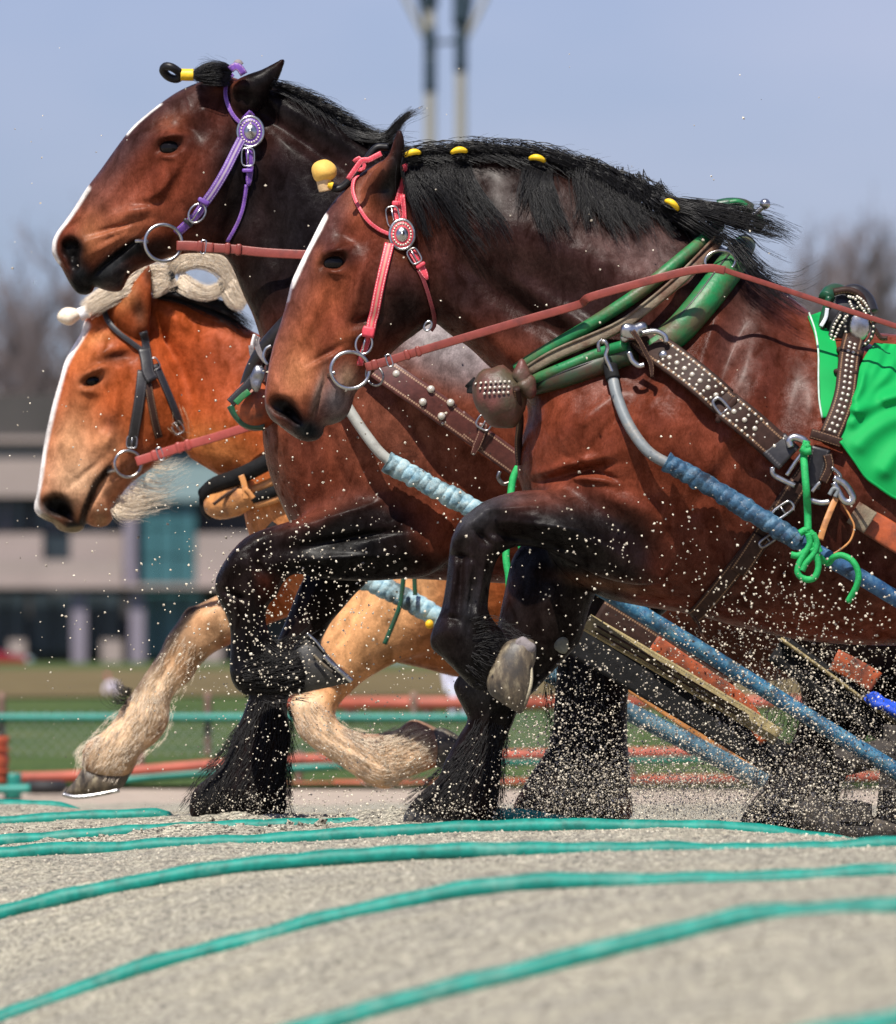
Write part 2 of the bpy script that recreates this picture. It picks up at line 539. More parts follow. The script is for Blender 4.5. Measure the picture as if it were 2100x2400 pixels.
def skin(parts, fine, h=0.006, H=0.03):
    """surface nets of the merged field; fine = (xlo, xhi, zlo, zhi) region at spacing h"""
    lo = np.array([1e9] * 3); hi = -lo
    for p in parts:
        cs = np.array([P(px, py, p.yplane) for px in (p.x0 + 50, p.x0 + p.nx * p.step - 50) for py in (p.y0 + 50, p.y0 + p.ny * p.step - 50)])
        lo = np.minimum(lo, [cs[:, 0].min(), p.ylo, cs[:, 2].min()]); hi = np.maximum(hi, [cs[:, 0].max(), p.yhi, cs[:, 2].max()])
    lo -= 0.03; hi += 0.03
    xs = axis_coords(lo[0], hi[0], max(lo[0], fine[0]), min(hi[0], fine[1]), h, H)
    ys = np.arange(lo[1], hi[1], h * 1.15)
    zs = axis_coords(lo[2], hi[2], max(lo[2], fine[2]), min(hi[2], fine[3]), h, H)
    B = 5
    def padto(a):
        while (len(a) - 1) % B: a = np.append(a, a[-1] + (a[-1] - a[-2]))
        return a
    xs, ys, zs = padto(xs), padto(ys), padto(zs)
    nx, ny, nz = len(xs), len(ys), len(zs)
    # coarse pass
    cx, cy, cz = xs[::B], ys[::B], zs[::B]
    CX, CY, CZ = np.meshgrid(cx, cy, cz, indexing='ij')
    C = body_field(parts, CX.ravel(), CY.ravel(), CZ.ravel()).reshape(CX.shape)
    F = np.repeat(np.repeat(np.repeat(np.where(C < 0, -1.0, 1.0).astype(np.float32), B, 0), B, 1), B, 2)[:nx, :ny, :nz].copy()
    # blocks near the surface
    def mm(op):
        a = C
        a = op(a[:-1], a[1:]); a = op(a[:, :-1], a[:, 1:]); a = op(a[:, :, :-1], a[:, :, 1:])
        return a
    bw = np.maximum(np.maximum(np.diff(cx)[:, None, None], np.diff(cy)[None, :, None]), np.diff(cz)[None, None, :]) * 1.0
    near = (mm(np.minimum) < bw) & (mm(np.maximum) > -bw)
    bi, bj, bk = np.nonzero(near)
    oi, oj, ok = [a.ravel() for a in np.meshgrid(range(B + 1), range(B + 1), range(B + 1), indexing='ij')]
    I = (bi[:, None] * B + oi).ravel(); J = (bj[:, None] * B + oj).ravel(); K = (bk[:, None] * B + ok).ravel()
    flat = np.unique((I.astype(np.int64) * ny + J) * nz + K)
    K = flat % nz; J = (flat // nz) % ny; I = flat // (ny * nz)
    F.ravel()[flat] = body_field(parts, xs[I], ys[J], zs[K])
    S = F < 0
    cnt = np.zeros((nx - 1, ny - 1, nz - 1), np.int8)
    for a in (0, 1):
        for b in (0, 1):
            for c in (0, 1):
                cnt += S[a:nx - 1 + a, b:ny - 1 + b, c:nz - 1 + c]
    act = np.nonzero((cnt.ravel() > 0) & (cnt.ravel() < 8))[0]
    mz, my = nz - 1, ny - 1
    k = act % mz; j = (act // mz) % my; i = act // (mz * my)
    acc = np.zeros((len(act), 3)); num = np.zeros(len(act))
    corners = [(a, b, c) for a in (0, 1) for b in (0, 1) for c in (0, 1)]
    val = {c: F[i + c[0], j + c[1], k + c[2]].astype(float) for c in corners}
    for c in corners:
        for ax in range(3):
            if c[ax]: continue
            d = list(c); d[ax] = 1; d = tuple(d)
            f0, f1 = val[c], val[d]
            cr = (f0 < 0) != (f1 < 0)
            t = np.where(cr, f0 / np.where(cr, f0 - f1, 1), 0)
            q = np.tile(np.array(c, float), (len(act), 1)); q[:, ax] = t
            acc += q * cr[:, None]; num += cr
    q = acc / num[:, None]
    v = np.stack([xs[i] + q[:, 0] * (xs[i + 1] - xs[i]), ys[j] + q[:, 1] * (ys[j + 1] - ys[j]), zs[k] + q[:, 2] * (zs[k + 1] - zs[k])], -1)
    idx = np.full(cnt.size, -1, np.int32); idx[act] = np.arange(len(act))
    idx = idx.reshape(cnt.shape)
    quads = []
    for ax in range(3):
        sl0 = [slice(1, nx - 1), slice(1, ny - 1), slice(1, nz - 1)]
        sl0[ax] = slice(0, (nx, ny, nz)[ax] - 1)
        sl1 = list(sl0); sl1[ax] = slice(1, (nx, ny, nz)[ax])
        s0, s1 = S[tuple(sl0)], S[tuple(sl1)]
        e = np.nonzero(s0 != s1)
        pos = [e[a] + (0 if a == ax else 1) for a in range(3)]
        flip = s0[e]
        a1, a2 = (ax + 1) % 3, (ax + 2) % 3
        def cell(d1, d2):
            p = [pos[0], pos[1], pos[2]]
            p[a1] = p[a1] + d1; p[a2] = p[a2] + d2
            return idx[p[0], p[1], p[2]]
        Q = np.stack([cell(-1, -1), cell(0, -1), cell(0, 0), cell(-1, 0)], -1)
        Q[~flip] = Q[~flip][:, ::-1]
        quads.append(Q)
    f = np.concatenate(quads)
    f = f[(f >= 0).all(1)]
    # pull the vertices on to the exact surface
    e = 0.002
    for _ in range(2):
        x, y, z = v.T
        f0 = body_field(parts, x, y, z)
        g = np.stack([body_field(parts, x + e, y, z) - f0, body_field(parts, x, y + e, z) - f0, body_field(parts, x, y, z + e) - f0], -1) / e
        n2 = (g * g).sum(1)
        st = np.clip(-f0 / np.maximum(n2, 0.2), -0.004, 0.004)
        v = v + g * st[:, None]
    # drop stray islands
    par = np.arange(len(v))
    a = f[:, [0, 1, 2]].ravel(); b = f[:, [1, 2, 3]].ravel()
    for _ in range(400):
        m = np.minimum(par[a], par[b])
        old = par.copy()
        np.minimum.at(par, a, m); np.minimum.at(par, b, m)
        par = par[par]
        if (par == old).all(): break
    ids, c = np.unique(par, return_counts=True)
    keep = par == ids[c.argmax()]
    new = np.cumsum(keep) - 1
    f = new[f[keep[f].all(1)]]
    return v[keep], f

def paint(v, y0, base, strokes):
    """coat colours; strokes: ('g', gauss tuple, colour, strength) or ('l', points, half width px, colour, strength[, |y| limit])"""
    n = len(v)
    vz = v[:, 2] - CAM_Z; b = y0 - CAM_Y
    dep = b * CT + vz * ST
    X = 1050.0 + F_PX * v[:, 0] / dep
    Y = 1200.0 - F_PX * (vz * CT - b * ST) / dep
    c = np.tile(np.array(base, float), (n, 1))
    for s in strokes:
        if s[0] == 'g':
            w = gauss(X, Y, s[1]) * s[3]; colr = s[2]
        else:
            pts = spline(s[1], 5)
            best = np.full(n, 1e12)
            for (ax, ay), (bx, by) in zip(pts[:-1], pts[1:]):
                ex, ey = bx - ax, by - ay
                t = np.clip(((X - ax) * ex + (Y - ay) * ey) / (ex * ex + ey * ey + 1e-9), 0, 1)
                best = np.minimum(best, (X - ax - ex * t) ** 2 + (Y - ay - ey * t) ** 2)
            soft = s[6] if len(s) > 6 else 0.35
            dd_ = np.sqrt(best) / s[2]
            w = np.clip((1 + soft - dd_) / (2 * soft), 0, 1); w = w * w * (3 - 2 * w) * s[4]; colr = s[3]
            if len(s) > 5 and s[5]: w = w * np.clip((s[5] - np.abs(v[:, 1] - y0)) / 0.012 + 0.5, 0, 1)
        c = c * (1 - w[:, None]) + np.array(colr) * w[:, None]
    return c

def coat_mat(name, gloss=0.42, spec=0.35, var=0.34, grain=0.4, dapple=0.26):
    t = NT(name)
    a = t.new('ShaderNodeVertexColor', layer_name='coat')
    v = t.coord('Object')
    big = t.noise(v, 9, 5, 0.6)
    hair = t.noise(t.coord('Object', (60, 60, 22), (0, R_(25), 0)), 6.0, 4, 0.7)
    fine = t.noise(t.coord('Object', (240, 240, 110), (0, R_(25), 0)), 3.0, 3, 0.7)
    m1 = t.ramp(big, [(0.3, (1 - var,) * 3), (0.7, (1 + var,) * 3)])
    mid = t.noise(t.coord('Object', (26, 26, 15), (0, R_(-30), 0)), 1.0, 5, 0.65, 0.6)
    c0 = t.ramp(mid, [(0.30, (0.58,) * 3), (0.68, (1.34,) * 3)])
    m2 = t.ramp(hair, [(0.3, (1 - dapple,) * 3), (0.7, (1 + dapple,) * 3)])
    c = t.mix(1.0, a.outputs['Color'], m1, 'MULTIPLY')
    c = t.mix(1.0, c, m2, 'MULTIPLY')
    c = t.mix(1.0, c, c0, 'MULTIPLY')
    t.color(c)
    t.rough(t.ramp(big, [(0.3, (gloss - .05,) * 3), (0.7, (gloss + .12,) * 3)]))
    t.b.inputs['Specular IOR Level'].default_value = spec
    t.b.inputs['Coat Weight'].default_value = 0.03; t.b.inputs['Coat Roughness'].default_value = 0.25
    sl_ = t.math('MULTIPLY', t.math('MULTIPLY_ADD', mid, 3.4, -1.15), t.math('MULTIPLY_ADD', hair, 1.6, -.2)); sl_.node.use_clamp = True
    t.l.new(t.math('MULTIPLY', sl_, spec * 1.9), t.b.inputs['Specular IOR Level'])
    vn = t.noise(t.coord('Object', (1, 1, 1)), 8.5, 3, 0.5, 1.6)
    vein = t.math('POWER', t.math('SUBTRACT', 1.0, t.math('ABSOLUTE', t.math('MULTIPLY_ADD', vn, 2.0, -1.0))), 26.0)
    lump = t.noise(t.coord('Object', (1, 1, 1)), 11, 3, 0.5)
    bl = t.bump(lump, 0.35, 0.03)
    bv = t.bump(vein, 0.07, 0.004, bl)
    b0 = t.bump(mid, grain * 0.45, 0.008, bv)
    b1 = t.bump(hair, grain * 0.5, 0.004, b0)
    t.bump(fine, grain, 0.0015, b1)
    return t.m
# ------------------------------------------------------------------ ground: sand mound shaped by the ropes that lie on it
Y1, Y2, Y3 = 0.0, 2.0, 4.0          # the three horses' lanes
ROPES = [  # depth, traced course (2048-high view), pieces drawn
    (-12.9, dd([(1600, 2098), (1700, 2078), (1753, 2062), (1792, 2049), (1900, 2024)]), None),
    (-9.7, dd([(560, 2082), (680, 2048), (900, 1992), (1130, 1933), (1290, 1890), (1450, 1850), (1560, 1828), (1640, 1822), (1792, 1822), (1900, 1821)]), None),
    (-6.5, dd([(-80, 2072), (0, 2040), (190, 1972), (430, 1900), (700, 1830), (930, 1790), (1050, 1774), (1300, 1764), (1560, 1756), (1792, 1744), (1900, 1740)]), None),
    (-3.7, dd([(-80, 1858), (0, 1838), (130, 1805), (330, 1762), (480, 1740), (700, 1725), (980, 1708), (1300, 1700), (1560, 1692), (1792, 1688), (1900, 1687)]), None),
    (-1.1, dd([(-80, 1716), (0, 1711), (300, 1695), (620, 1677), (920, 1662), (1200, 1654), (1370, 1652), (1480, 1656), (1580, 1670), (1700, 1692), (1900, 1730)]), None),
    (1.05, dd([(-80, 1697), (0, 1689), (250, 1670), (540, 1650), (722, 1640), (840, 1637), (965, 1632), (1080, 1646), (1300, 1675), (1900, 1760)]), None),
    (3.0, dd([(-80, 1649), (0, 1645), (180, 1635), (333, 1627), (500, 1624), (800, 1634), (1100, 1650), (1900, 1740)]), None),
    (4.9, dd([(-80, 1609), (0, 1608), (60, 1608), (120, 1611), (260, 1625), (600, 1640), (1100, 1660), (1900, 1740)]), None),
]
ROPE_R = 0.0225
_tx = np.linspace(-6, 6, 481)
_ty = [r[0] for r in ROPES]
_tz = []
for yy, pts, _ in ROPES:
    q = Pa(spline(pts, 8), yy)
    x, z = q[:, 0], q[:, 2]
    zz = np.interp(_tx, x, z)
    # beyond the traced part the slope eases off
    sl = (z[4] - z[0]) / (x[4] - x[0]); l = _tx < x[0]
    zz[l] = z[0] - sl * 0.7 * (1 - np.exp(-(x[0] - _tx[l]) / 0.7))
    sr = (z[-1] - z[-5]) / (x[-1] - x[-5]); l = _tx > x[-1]
    zz[l] = z[-1] + sr * 0.5 * (1 - np.exp(-(_tx[l] - x[-1]) / 0.5))
    k = np.ones(7) / 7
    zz[3:-3] = np.convolve(zz, k, 'valid')
    _tz.append(zz - 0.004)
_ty = np.array([-24.0, -17.0] + _ty + [7.5, 11.0, 16.0])
_tz = np.array([_tz[0] * 0 - 0.75, _tz[0] * 0.6 - 0.12] + _tz + [_tz[-1] * .5 - 0.10, _tz[-1] * 0 - 0.14, _tz[-1] * 0 - 0.14])

def ground_z(x, y):
    x = np.asarray(x, float); y = np.asarray(y, float)
    fx = np.clip((x + 6) / 12 * 480, 0, 479.999); ix = fx.astype(int); tx = fx - ix
    j = np.clip(np.searchsorted(_ty, y) - 1, 0, len(_ty) - 2)
    t = np.clip((y - _ty[j]) / (_ty[j + 1] - _ty[j]), 0, 1)
    # monotone cubic across the lanes
    def row(k): k = np.clip(k, 0, len(_ty) - 1); return _tz[k, ix] * (1 - tx) + _tz[k, ix + 1] * tx
    a, b = row(j), row(j + 1)
    j0, j3 = np.maximum(j - 1, 0), np.minimum(j + 2, len(_ty) - 1)
    h = _ty[j + 1] - _ty[j]
    m0 = (b - row(j0)) / (_ty[j + 1] - _ty[j0]) * h; m1 = (row(j3) - a) / (_ty[j3] - _ty[j]) * h
    m0 = np.clip(m0, -abs(b - a) * 2, abs(b - a) * 2); m1 = np.clip(m1, -abs(b - a) * 2, abs(b - a) * 2)
    return (2*t**3-3*t**2+1)*a + (t**3-2*t**2+t)*m0 + (-2*t**3+3*t**2)*b + (t**3-t**2)*m1

def vnoise(x, y, seed):
    r = np.random.default_rng(seed); n = 256
    g = r.random((n, n))
    ix, iy = np.floor(x).astype(int), np.floor(y).astype(int); fx, fy = x - ix, y - iy
    fx = fx * fx * (3 - 2 * fx); fy = fy * fy * (3 - 2 * fy)
    G = lambda a, b: g[a % n, b % n]
    return (G(ix, iy) * (1 - fx) + G(ix + 1, iy) * fx) * (1 - fy) + (G(ix, iy + 1) * (1 - fx) + G(ix + 1, iy + 1) * fx) * fy - 0.5

def sand_z(x, y):
    z = ground_z(x, y)
    near = np.zeros_like(z) + 1.0
    for yy in _ty[2:-3]: near = np.minimum(near, 0.25 + np.abs(y - yy) / 0.35)
    rough = np.clip(1 - np.abs(y - 1.2) / 3.2, 0, 1)
    keep = np.clip((near - .25) / .75, 0, 1)
    z = z + keep * rough * (np.maximum(vnoise(x * 5.2, y * 3.4, 11), -.2) * .045 + np.abs(vnoise(x * 13, y * 9, 12)) * .02 - .006)
    for hx, hy in ((-.13, .1), (.1, .35), (-.55, 2.1), (-.35, 2.3), (-.95, .1), (-.75, .45), (-.6, -.2), (-1.1, 2.0), (.35, -.15), (.6, .2), (-1.2, .3)):
        d2 = ((x - hx) / .085) ** 2 + ((y - hy) / .10) ** 2; z = z + keep * (.016 * np.exp(-(np.sqrt(d2) - 1.15) ** 2 * 7) - .03 * np.exp(-d2 * d2))
    return z + near * (vnoise(x * 3.1, y * 2.3, 1) * 0.018 + vnoise(x * 9, y * 7, 2) * 0.012 + vnoise(x * 31, y * 24, 3) * 0.007)

def sand_mat():
    t = NT('sand')
    v = t.coord('Object')
    vo = t.new('ShaderNodeTexVoronoi', feature='F1'); vo.inputs['Scale'].default_value = 165
    t.l.new(v, vo.inputs['Vector'])
    sep = t.new('ShaderNodeSeparateColor'); t.l.new(vo.outputs['Color'], sep.inputs['Color'])
    grain = t.ramp(sep.outputs[0], [(0.0, lin(52, 51, 52)), (0.2, lin(134, 130, 118)), (0.5, lin(192, 186, 168)), (0.8, lin(214, 207, 186)), (1.0, lin(232, 224, 202))])
    big = t.noise(v, 2.2, 5, 0.6)
    c = t.mix(1.0, grain, t.ramp(big, [(0.3, (0.82, 0.82, 0.84)), (0.7, (1.05, 1.03, 0.98))]), 'MULTIPLY')
    mid = t.noise(v, 58, 5, 0.75)
    c = t.mix(1.0, c, t.ramp(mid, [(0.36, (0.50, 0.50, 0.52)), (0.58, (1.10, 1.10, 1.08))]), 'MULTIPLY')
    c = t.mix(1.0, c, t.ramp(t.noise(v, 23, 4, 0.7), [(0.36, (0.76, 0.76, 0.78)), (0.62, (1.08, 1.08, 1.06))]), 'MULTIPLY')
    t.color(c); t.set(Roughness=0.95); t.b.inputs['Specular IOR Level'].default_value = 0.15
    b = t.bump(mid, 0.8, 0.016)
    t.bump(vo.outputs['Distance'], 0.8, 0.004, b)
    return t.m
M_SAND = sand_mat()
xs = np.concatenate([np.linspace(-6, -1.8, 40)[:-1], np.linspace(-1.8, 1.8, 260), np.linspace(1.8, 6, 40)[1:]])
ys = np.concatenate([np.linspace(-24, -14, 24)[:-1], np.linspace(-14, -4, 330)[:-1], np.linspace(-4, 6, 480)[:-1], np.linspace(6, 15, 40)])
GX, GY = np.meshgrid(xs, ys)
GZ = sand_z(GX, GY)
edge = np.clip((np.abs(GX) - 4.5) / 1.5, 0, 1)
GZ = GZ * (1 - edge) + np.minimum(GZ, -0.16) * edge
n_, m_ = GX.shape
ii = np.arange(n_ - 1)[:, None] * m_ + np.arange(m_ - 1)[None]
fq = np.stack([ii, ii + 1, ii + m_ + 1, ii + m_], -1).reshape(-1, 4)
tag(link('sand_ground', mesh('sand_ground', np.stack([GX, GY, GZ], -1).reshape(-1, 3), fq), M_SAND), kind='structure')

# everything further off: flat sand behind the mound, then grass rising to a bank
def far_z(y):
    return np.interp(y, [-60, -24, -14, 6, 15, 19, 22, 34, 59, 72, 94, 110, 130, 165, 1500], [-1.0, -.9, -.6, -.3, -.15, -.12, -.06, .10, .22, .35, .52, .66, .68, .30, .30])
def strip(name, y0, y1, mat, wid, lift=0.0, n=30, kind='structure'):
    y = np.linspace(y0, y1, n); x = np.linspace(-wid, wid, 40)
    X, Y = np.meshgrid(x, y); Z = far_z(Y) + lift + vnoise(X * 0.4, Y * 0.4, 5) * 0.06
    i = np.arange(n - 1)[:, None] * 40 + np.arange(39)[None]
    f = np.stack([i, i + 1, i + 41, i + 40], -1).reshape(-1, 4)
    return tag(link(name, mesh(name, np.stack([X, Y, Z], -1).reshape(-1, 3), f), mat), kind=kind)
M_FARSAND = plain('far_sand', lin(160, 146, 132), 0.95, var=0.12, scale=6, spec=0.1)
M_CLAY = plain('red_clay', lin(100, 88, 60), 0.95, var=0.25, scale=1.5, spec=0.1)
def grass_mat():
    t = NT('grass'); v = t.coord('Object')
    a = t.noise(v, 0.7, 6, 0.65); b = t.noise(t.coord('Object', (30, 8, 30)), 1.0, 4)
    c = t.ramp(a, [(0.3, (0.03, 0.055, 0.015)), (0.5, (0.055, 0.09, 0.022)), (0.75, (0.12, 0.12, 0.045))])
    c = t.mix(1.0, c, t.ramp(b, [(0.3, (0.7, 0.7, 0.7)), (0.7, (1.25, 1.25, 1.2))]), 'MULTIPLY')
    t.color(c); t.set(Roughness=0.9); t.b.inputs['Specular IOR Level'].default_value = 0.15
    t.bump(b, 0.6, 0.05)
    return t.m
M_GRASS = grass_mat()
strip('far_sand_track', 14.8, 20, M_FARSAND, 60, lift=-0.01)
strip('grass_field', 19.5, 60, M_GRASS, 80, n=60)
strip('clay_bank', 59, 93, M_CLAY, 80, lift=0.02)
strip('grass_bank', 92, 1400, M_GRASS, 900, n=160)
gp = MB(); gp.add([(-1500, -1500, -0.75), (1500, -1500, -0.75), (1500, 1500, -0.75), (-1500, 1500, -0.75)], np.array([[0, 1, 2, 3]]))
tag(gp.build('ground', M_FARSAND), kind='structure')

# lane ropes
def rope_mat():
    t = NT('teal_rope'); v = t.coord('Object')
    a = t.noise(v, 26, 5, 0.7); u = t.coord('UV', (1, 1, 1))
    c = t.ramp(a, [(0.3, lin(0, 92, 80)), (0.5, lin(0, 118, 104)), (0.75, lin(12, 142, 126))])
    d = t.noise(v, 9, 5, 0.7)
    c = t.mix(t.ramp(d, [(0.55, (0, 0, 0)), (0.75, (0.55, 0.55, 0.55))]), c, lin(110, 146, 132))
    t.color(c); t.set(Roughness=0.55); t.b.inputs['Specular IOR Level'].default_value = 0.35
    t.bump(a, 0.3, 0.004)
    return t.m
M_ROPE = rope_mat()
ROPE_LABELS = ['teal lane rope at the very bottom right corner', 'teal lane rope rising from bottom centre, second nearest the camera',
    'teal lane rope curving from the lower left corner to the right edge', 'teal lane rope just above the long curved one, bending at left',
    'teal lane rope right in front of the dark bay horse\'s planted hoof', 'teal lane rope ending in sand left of the nearest planted hoof',
    'short teal lane rope ending left of the second horse\'s planted hoof', 'farthest teal lane rope stub by the raised chestnut hoof']
for k, (yy, pts, _) in enumerate(ROPES):
    q = Pa(spline(pts, 8), yy)
    xlo = max(q[0, 0] - 1.6, -5); xhi = min(q[-1, 0] + 1.2, 5)
    X = np.arange(xlo, xhi, 0.03)
    Z = ground_z(X, np.full_like(X, yy)) + 0.004
    sink = 0.0 * X + 0.006 * np.sin(X * 2.1 + k)
    px = proj(X, yy, Z)[0]
    if k == 5: sink = sink - 0.03 * np.clip((px - 835) / 40, 0, 1) + 0.034 * np.clip((px - 1120) / 20, 0, 1)
    if k == 6: sink = sink - 0.045 * np.clip((px - 385) / 30, 0, 1)
    if k == 7: sink = sink - 0.045 * np.clip((px - 130) / 160, 0, 1)
    sink = sink + .016 * vnoise(X * 2.6 + k * 7.3, X * 0 + k, 61) + .010 * vnoise(X * 8 + k, X * 0 + k * 3.1, 62)
    Zr = Z + sink
    mb = MB(); tube(mb, np.stack([X, yy + 0.012 * np.sin(X * 1.7 + k), Zr], -1), ROPE_R * (1 + 0.06 * np.sin(X * 40)), 12)
    o = mb.build('lane_rope', M_ROPE)
    tag(o, ROPE_LABELS[k], 'rope', 'ropes dividing the sand lanes')
# ------------------------------------------------------------------ the three draft horses
BLK = (0.0055, 0.005, 0.005)
BAY = (0.150, 0.034, 0.016)
BAYL = (0.25, 0.07, 0.028)
BAYD = (0.028, 0.010, 0.008)
WHT = (0.82, 0.76, 0.70)
def gl(fn, l, k=1.0):
    """bumps given in a 2x crop -> photograph pixels"""
    r = []
    for g in l:
        p = fn([g[:2]])[0]
        r.append((p[0], p[1], g[2] / 2, g[3] / 2, g[4], g[5] * k) + tuple(g[6:]))
    return r
FINE = (-1.30, 1.36, -0.10, 2.30)

# --- nearest horse: dark bay
h1_head = c2([(690, 225), (640, 250), (575, 292), (520, 340), (470, 395), (425, 450), (385, 515), (335, 615), (285, 715), (247, 800), (225, 890), (198, 985), (165, 1085), (143, 1180), (128, 1280), (121, 1345), (128, 1400), (150, 1442), (192, 1476), (235, 1510), (278, 1538), (320, 1550), (365, 1542), (393, 1515), (402, 1478), (435, 1470), (480, 1452), (512, 1420), (532, 1370), (548, 1320), (590, 1275), (650, 1205), (740, 1112), (820, 1050), (885, 1000), (940, 940), (972, 870), (965, 800), (930, 740), (890, 660), (850, 560), (820, 450), (800, 350), (780, 260), (750, 220)])
h1_ear = c2([(752, 84), (768, 110), (777, 160), (777, 230), (765, 300), (745, 380), (710, 470), (640, 490), (590, 440), (590, 350), (620, 290), (665, 245), (705, 200), (720, 155), (735, 115)])
h1_torso = [(930, 380), (985, 362), (1040, 358), (1100, 356), (1160, 358), (1230, 366), (1300, 384), (1370, 412), (1440, 445), (1510, 482), (1570, 516), (1640, 552), (1720, 594), (1800, 652), (1890, 725), (1960, 770), (2060, 815), (2200, 850), (2400, 860), (2600, 850), (2750, 880), (2850, 980), (2880, 1120), (2840, 1260), (2700, 1380), (2500, 1470), (2300, 1510), (2100, 1513), (1950, 1508), (1850, 1495), (1740, 1472), (1620, 1440), (1500, 1420), (1400, 1395), (1320, 1340), (1260, 1250), (1225, 1150), (1213, 1100), (1222, 1035), (1238, 965), (1210, 915), (1145, 858), (1100, 815), (1050, 780), (1010, 740), (960, 640), (930, 520), (915, 430)]
h1_near = c5([(2150, 700), (2050, 560), (1900, 430), (1750, 330), (1620, 300), (1490, 300), (1400, 318), (1310, 352), (1250, 395), (1200, 440), (1160, 520), (1145, 600), (1130, 740), (1110, 850), (1080, 925), (1058, 990), (1065, 1040), (1110, 1080), (1200, 1170), (1245, 1215), (1290, 1236), (1350, 1226), (1395, 1160), (1420, 1080), (1412, 1005), (1392, 955), (1365, 925), (1330, 870), (1330, 800), (1345, 700), (1378, 610), (1430, 572), (1500, 560), (1600, 580), (1700, 630), (1820, 690), (1950, 730), (2070, 740)])
h1_far = c5([(1560, 520), (1800, 520), (1850, 700), (1800, 860), (1760, 1000), (1700, 1075), (1620, 1160), (1550, 1235), (1480, 1310), (1440, 1400), (1400, 1500), (1390, 1600), (1380, 1700), (1365, 1800), (1330, 1860), (1200, 1878), (1080, 1876), (980, 1862), (932, 1845), (945, 1800), (1000, 1730), (1090, 1650), (1130, 1560), (1190, 1450), (1230, 1380), (1215, 1330), (1180, 1260), (1170, 1200), (1250, 1100), (1350, 1000), (1400, 800), (1450, 600)])
h1_hind = [(2500, 1000), (2850, 1000), (2880, 1200), (2780, 1380), (2760, 1500), (2800, 1600), (2760, 1800), (2740, 1940), (2600, 1950), (2640, 1840), (2670, 1700), (2640, 1580), (2560, 1450), (2450, 1250)]

h1_head_rel = gl(c2, [
    (455, 690, 95, 70, -10, 0.016), (455, 712, 60, 36, -12, -0.018, 2), (452, 664, 62, 15, -14, 0.013), (440, 762, 50, 12, 15, 0.006), (392, 742, 24, 20, 60, -0.008),
    (515, 600, 70, 45, 40, -0.010), (590, 480, 70, 60, 0, 0.008),
    (548, 880, 150, 26, 104, 0.010), (445, 920, 150, 50, 106, -0.011), (600, 985, 70, 22, 165, -0.010), (545, 1060, 60, 34, 150, 0.009),
    (770, 830, 190, 150, 60, 0.016), (640, 760, 40, 170, 14, -0.006), (330, 1010, 150, 26, 112, 0.007), (300, 1130, 60, 40, 100, -0.006),
    (420, 1140, 90, 14, 150, -0.007), (380, 1185, 90, 12, 150, 0.004),
    (215, 1390, 118, 86, 35, 0.020), (204, 1388, 62, 42, 22, -0.030, 2), (258, 1432, 52, 26, 42, -0.026, 2), (330, 1330, 60, 60, 0, 0.008),
    (372, 1370, 120, 9, 108, -0.012), (450, 1350, 70, 90, 10, 0.010), (850, 1000, 110, 40, 140, 0.006)], 1.45)
h1_body_rel = [tuple(g[:5]) + (g[5] * 1.7,) for g in [
    (1300, 1030, 85, 95, 0, 0.022), (1345, 1112, 70, 9, -12, -0.022), (1340, 1092, 70, 10, -14, 0.012), (1370, 1126, 80, 8, 8, 0.010), (1395, 1108, 60, 6, 25, -0.010),
    (1540, 1010, 170, 110, 25, 0.022), (1650, 820, 130, 22, 112, 0.013), (1700, 850, 120, 26, 112, -0.012), (1560, 900, 130, 22, 125, 0.010),
    (1830, 930, 50, 190, 8, -0.014), (1760, 1010, 60, 200, 10, 0.010), (1480, 1250, 160, 70, 15, 0.014),
    (1230, 560, 240, 60, 22, 0.014), (1180, 690, 190, 36, 38, -0.012), (1120, 770, 120, 26, 42, 0.012), (1400, 620, 170, 60, 30, 0.012), (1080, 470, 60, 130, 10, -0.010),
    (1000, 560, 40, 120, -15, 0.012), (1960, 1150, 200, 220, 0, 0.01), (1620, 1180, 30, 120, 35, -0.014), (1450, 1180, 90, 24, 20, 0.012), (1380, 980, 60, 16, -40, 0.008), (1430, 1000, 70, 12, -50, -0.008), (1660, 1100, 24, 150, 30, 0.010), (1720, 1200, 30, 160, 20, -0.010), (1350, 760, 200, 20, 34, 0.010), (1330, 800, 200, 22, 34, -0.010), (1600, 700, 60, 20, 40, 0.008)]]
h1_leg_rel = gl(c5, [(1190, 500, 34, 60, 30, 0.010), (1260, 440, 60, 20, -35, 0.008), (1300, 520, 50, 16, 40, -0.009), (1190, 610, 60, 14, 10, -0.008), (1160, 780, 12, 120, 6, 0.008), (1290, 780, 12, 120, 8, 0.009), (1245, 800, 10, 130, 6, -0.010), (1160, 900, 40, 14, 10, -0.006), (1600, 470, 200, 16, 6, 0.010), (1450, 380, 160, 14, -4, 0.008), (1640, 560, 140, 20, 14, -0.012), (1240, 470, 80, 70, 0, 0.012), (1320, 470, 40, 90, 20, -0.008), (1500, 420, 200, 50, 10, 0.014), (1480, 520, 160, 24, 8, -0.010), (1250, 700, 24, 160, 3, 0.010), (1200, 720, 14, 150, 3, -0.008), (1130, 960, 60, 60, 0, 0.012), (1300, 900, 60, 40, 20, 0.012), (1750, 520, 150, 60, 25, 0.016)], 1.9)

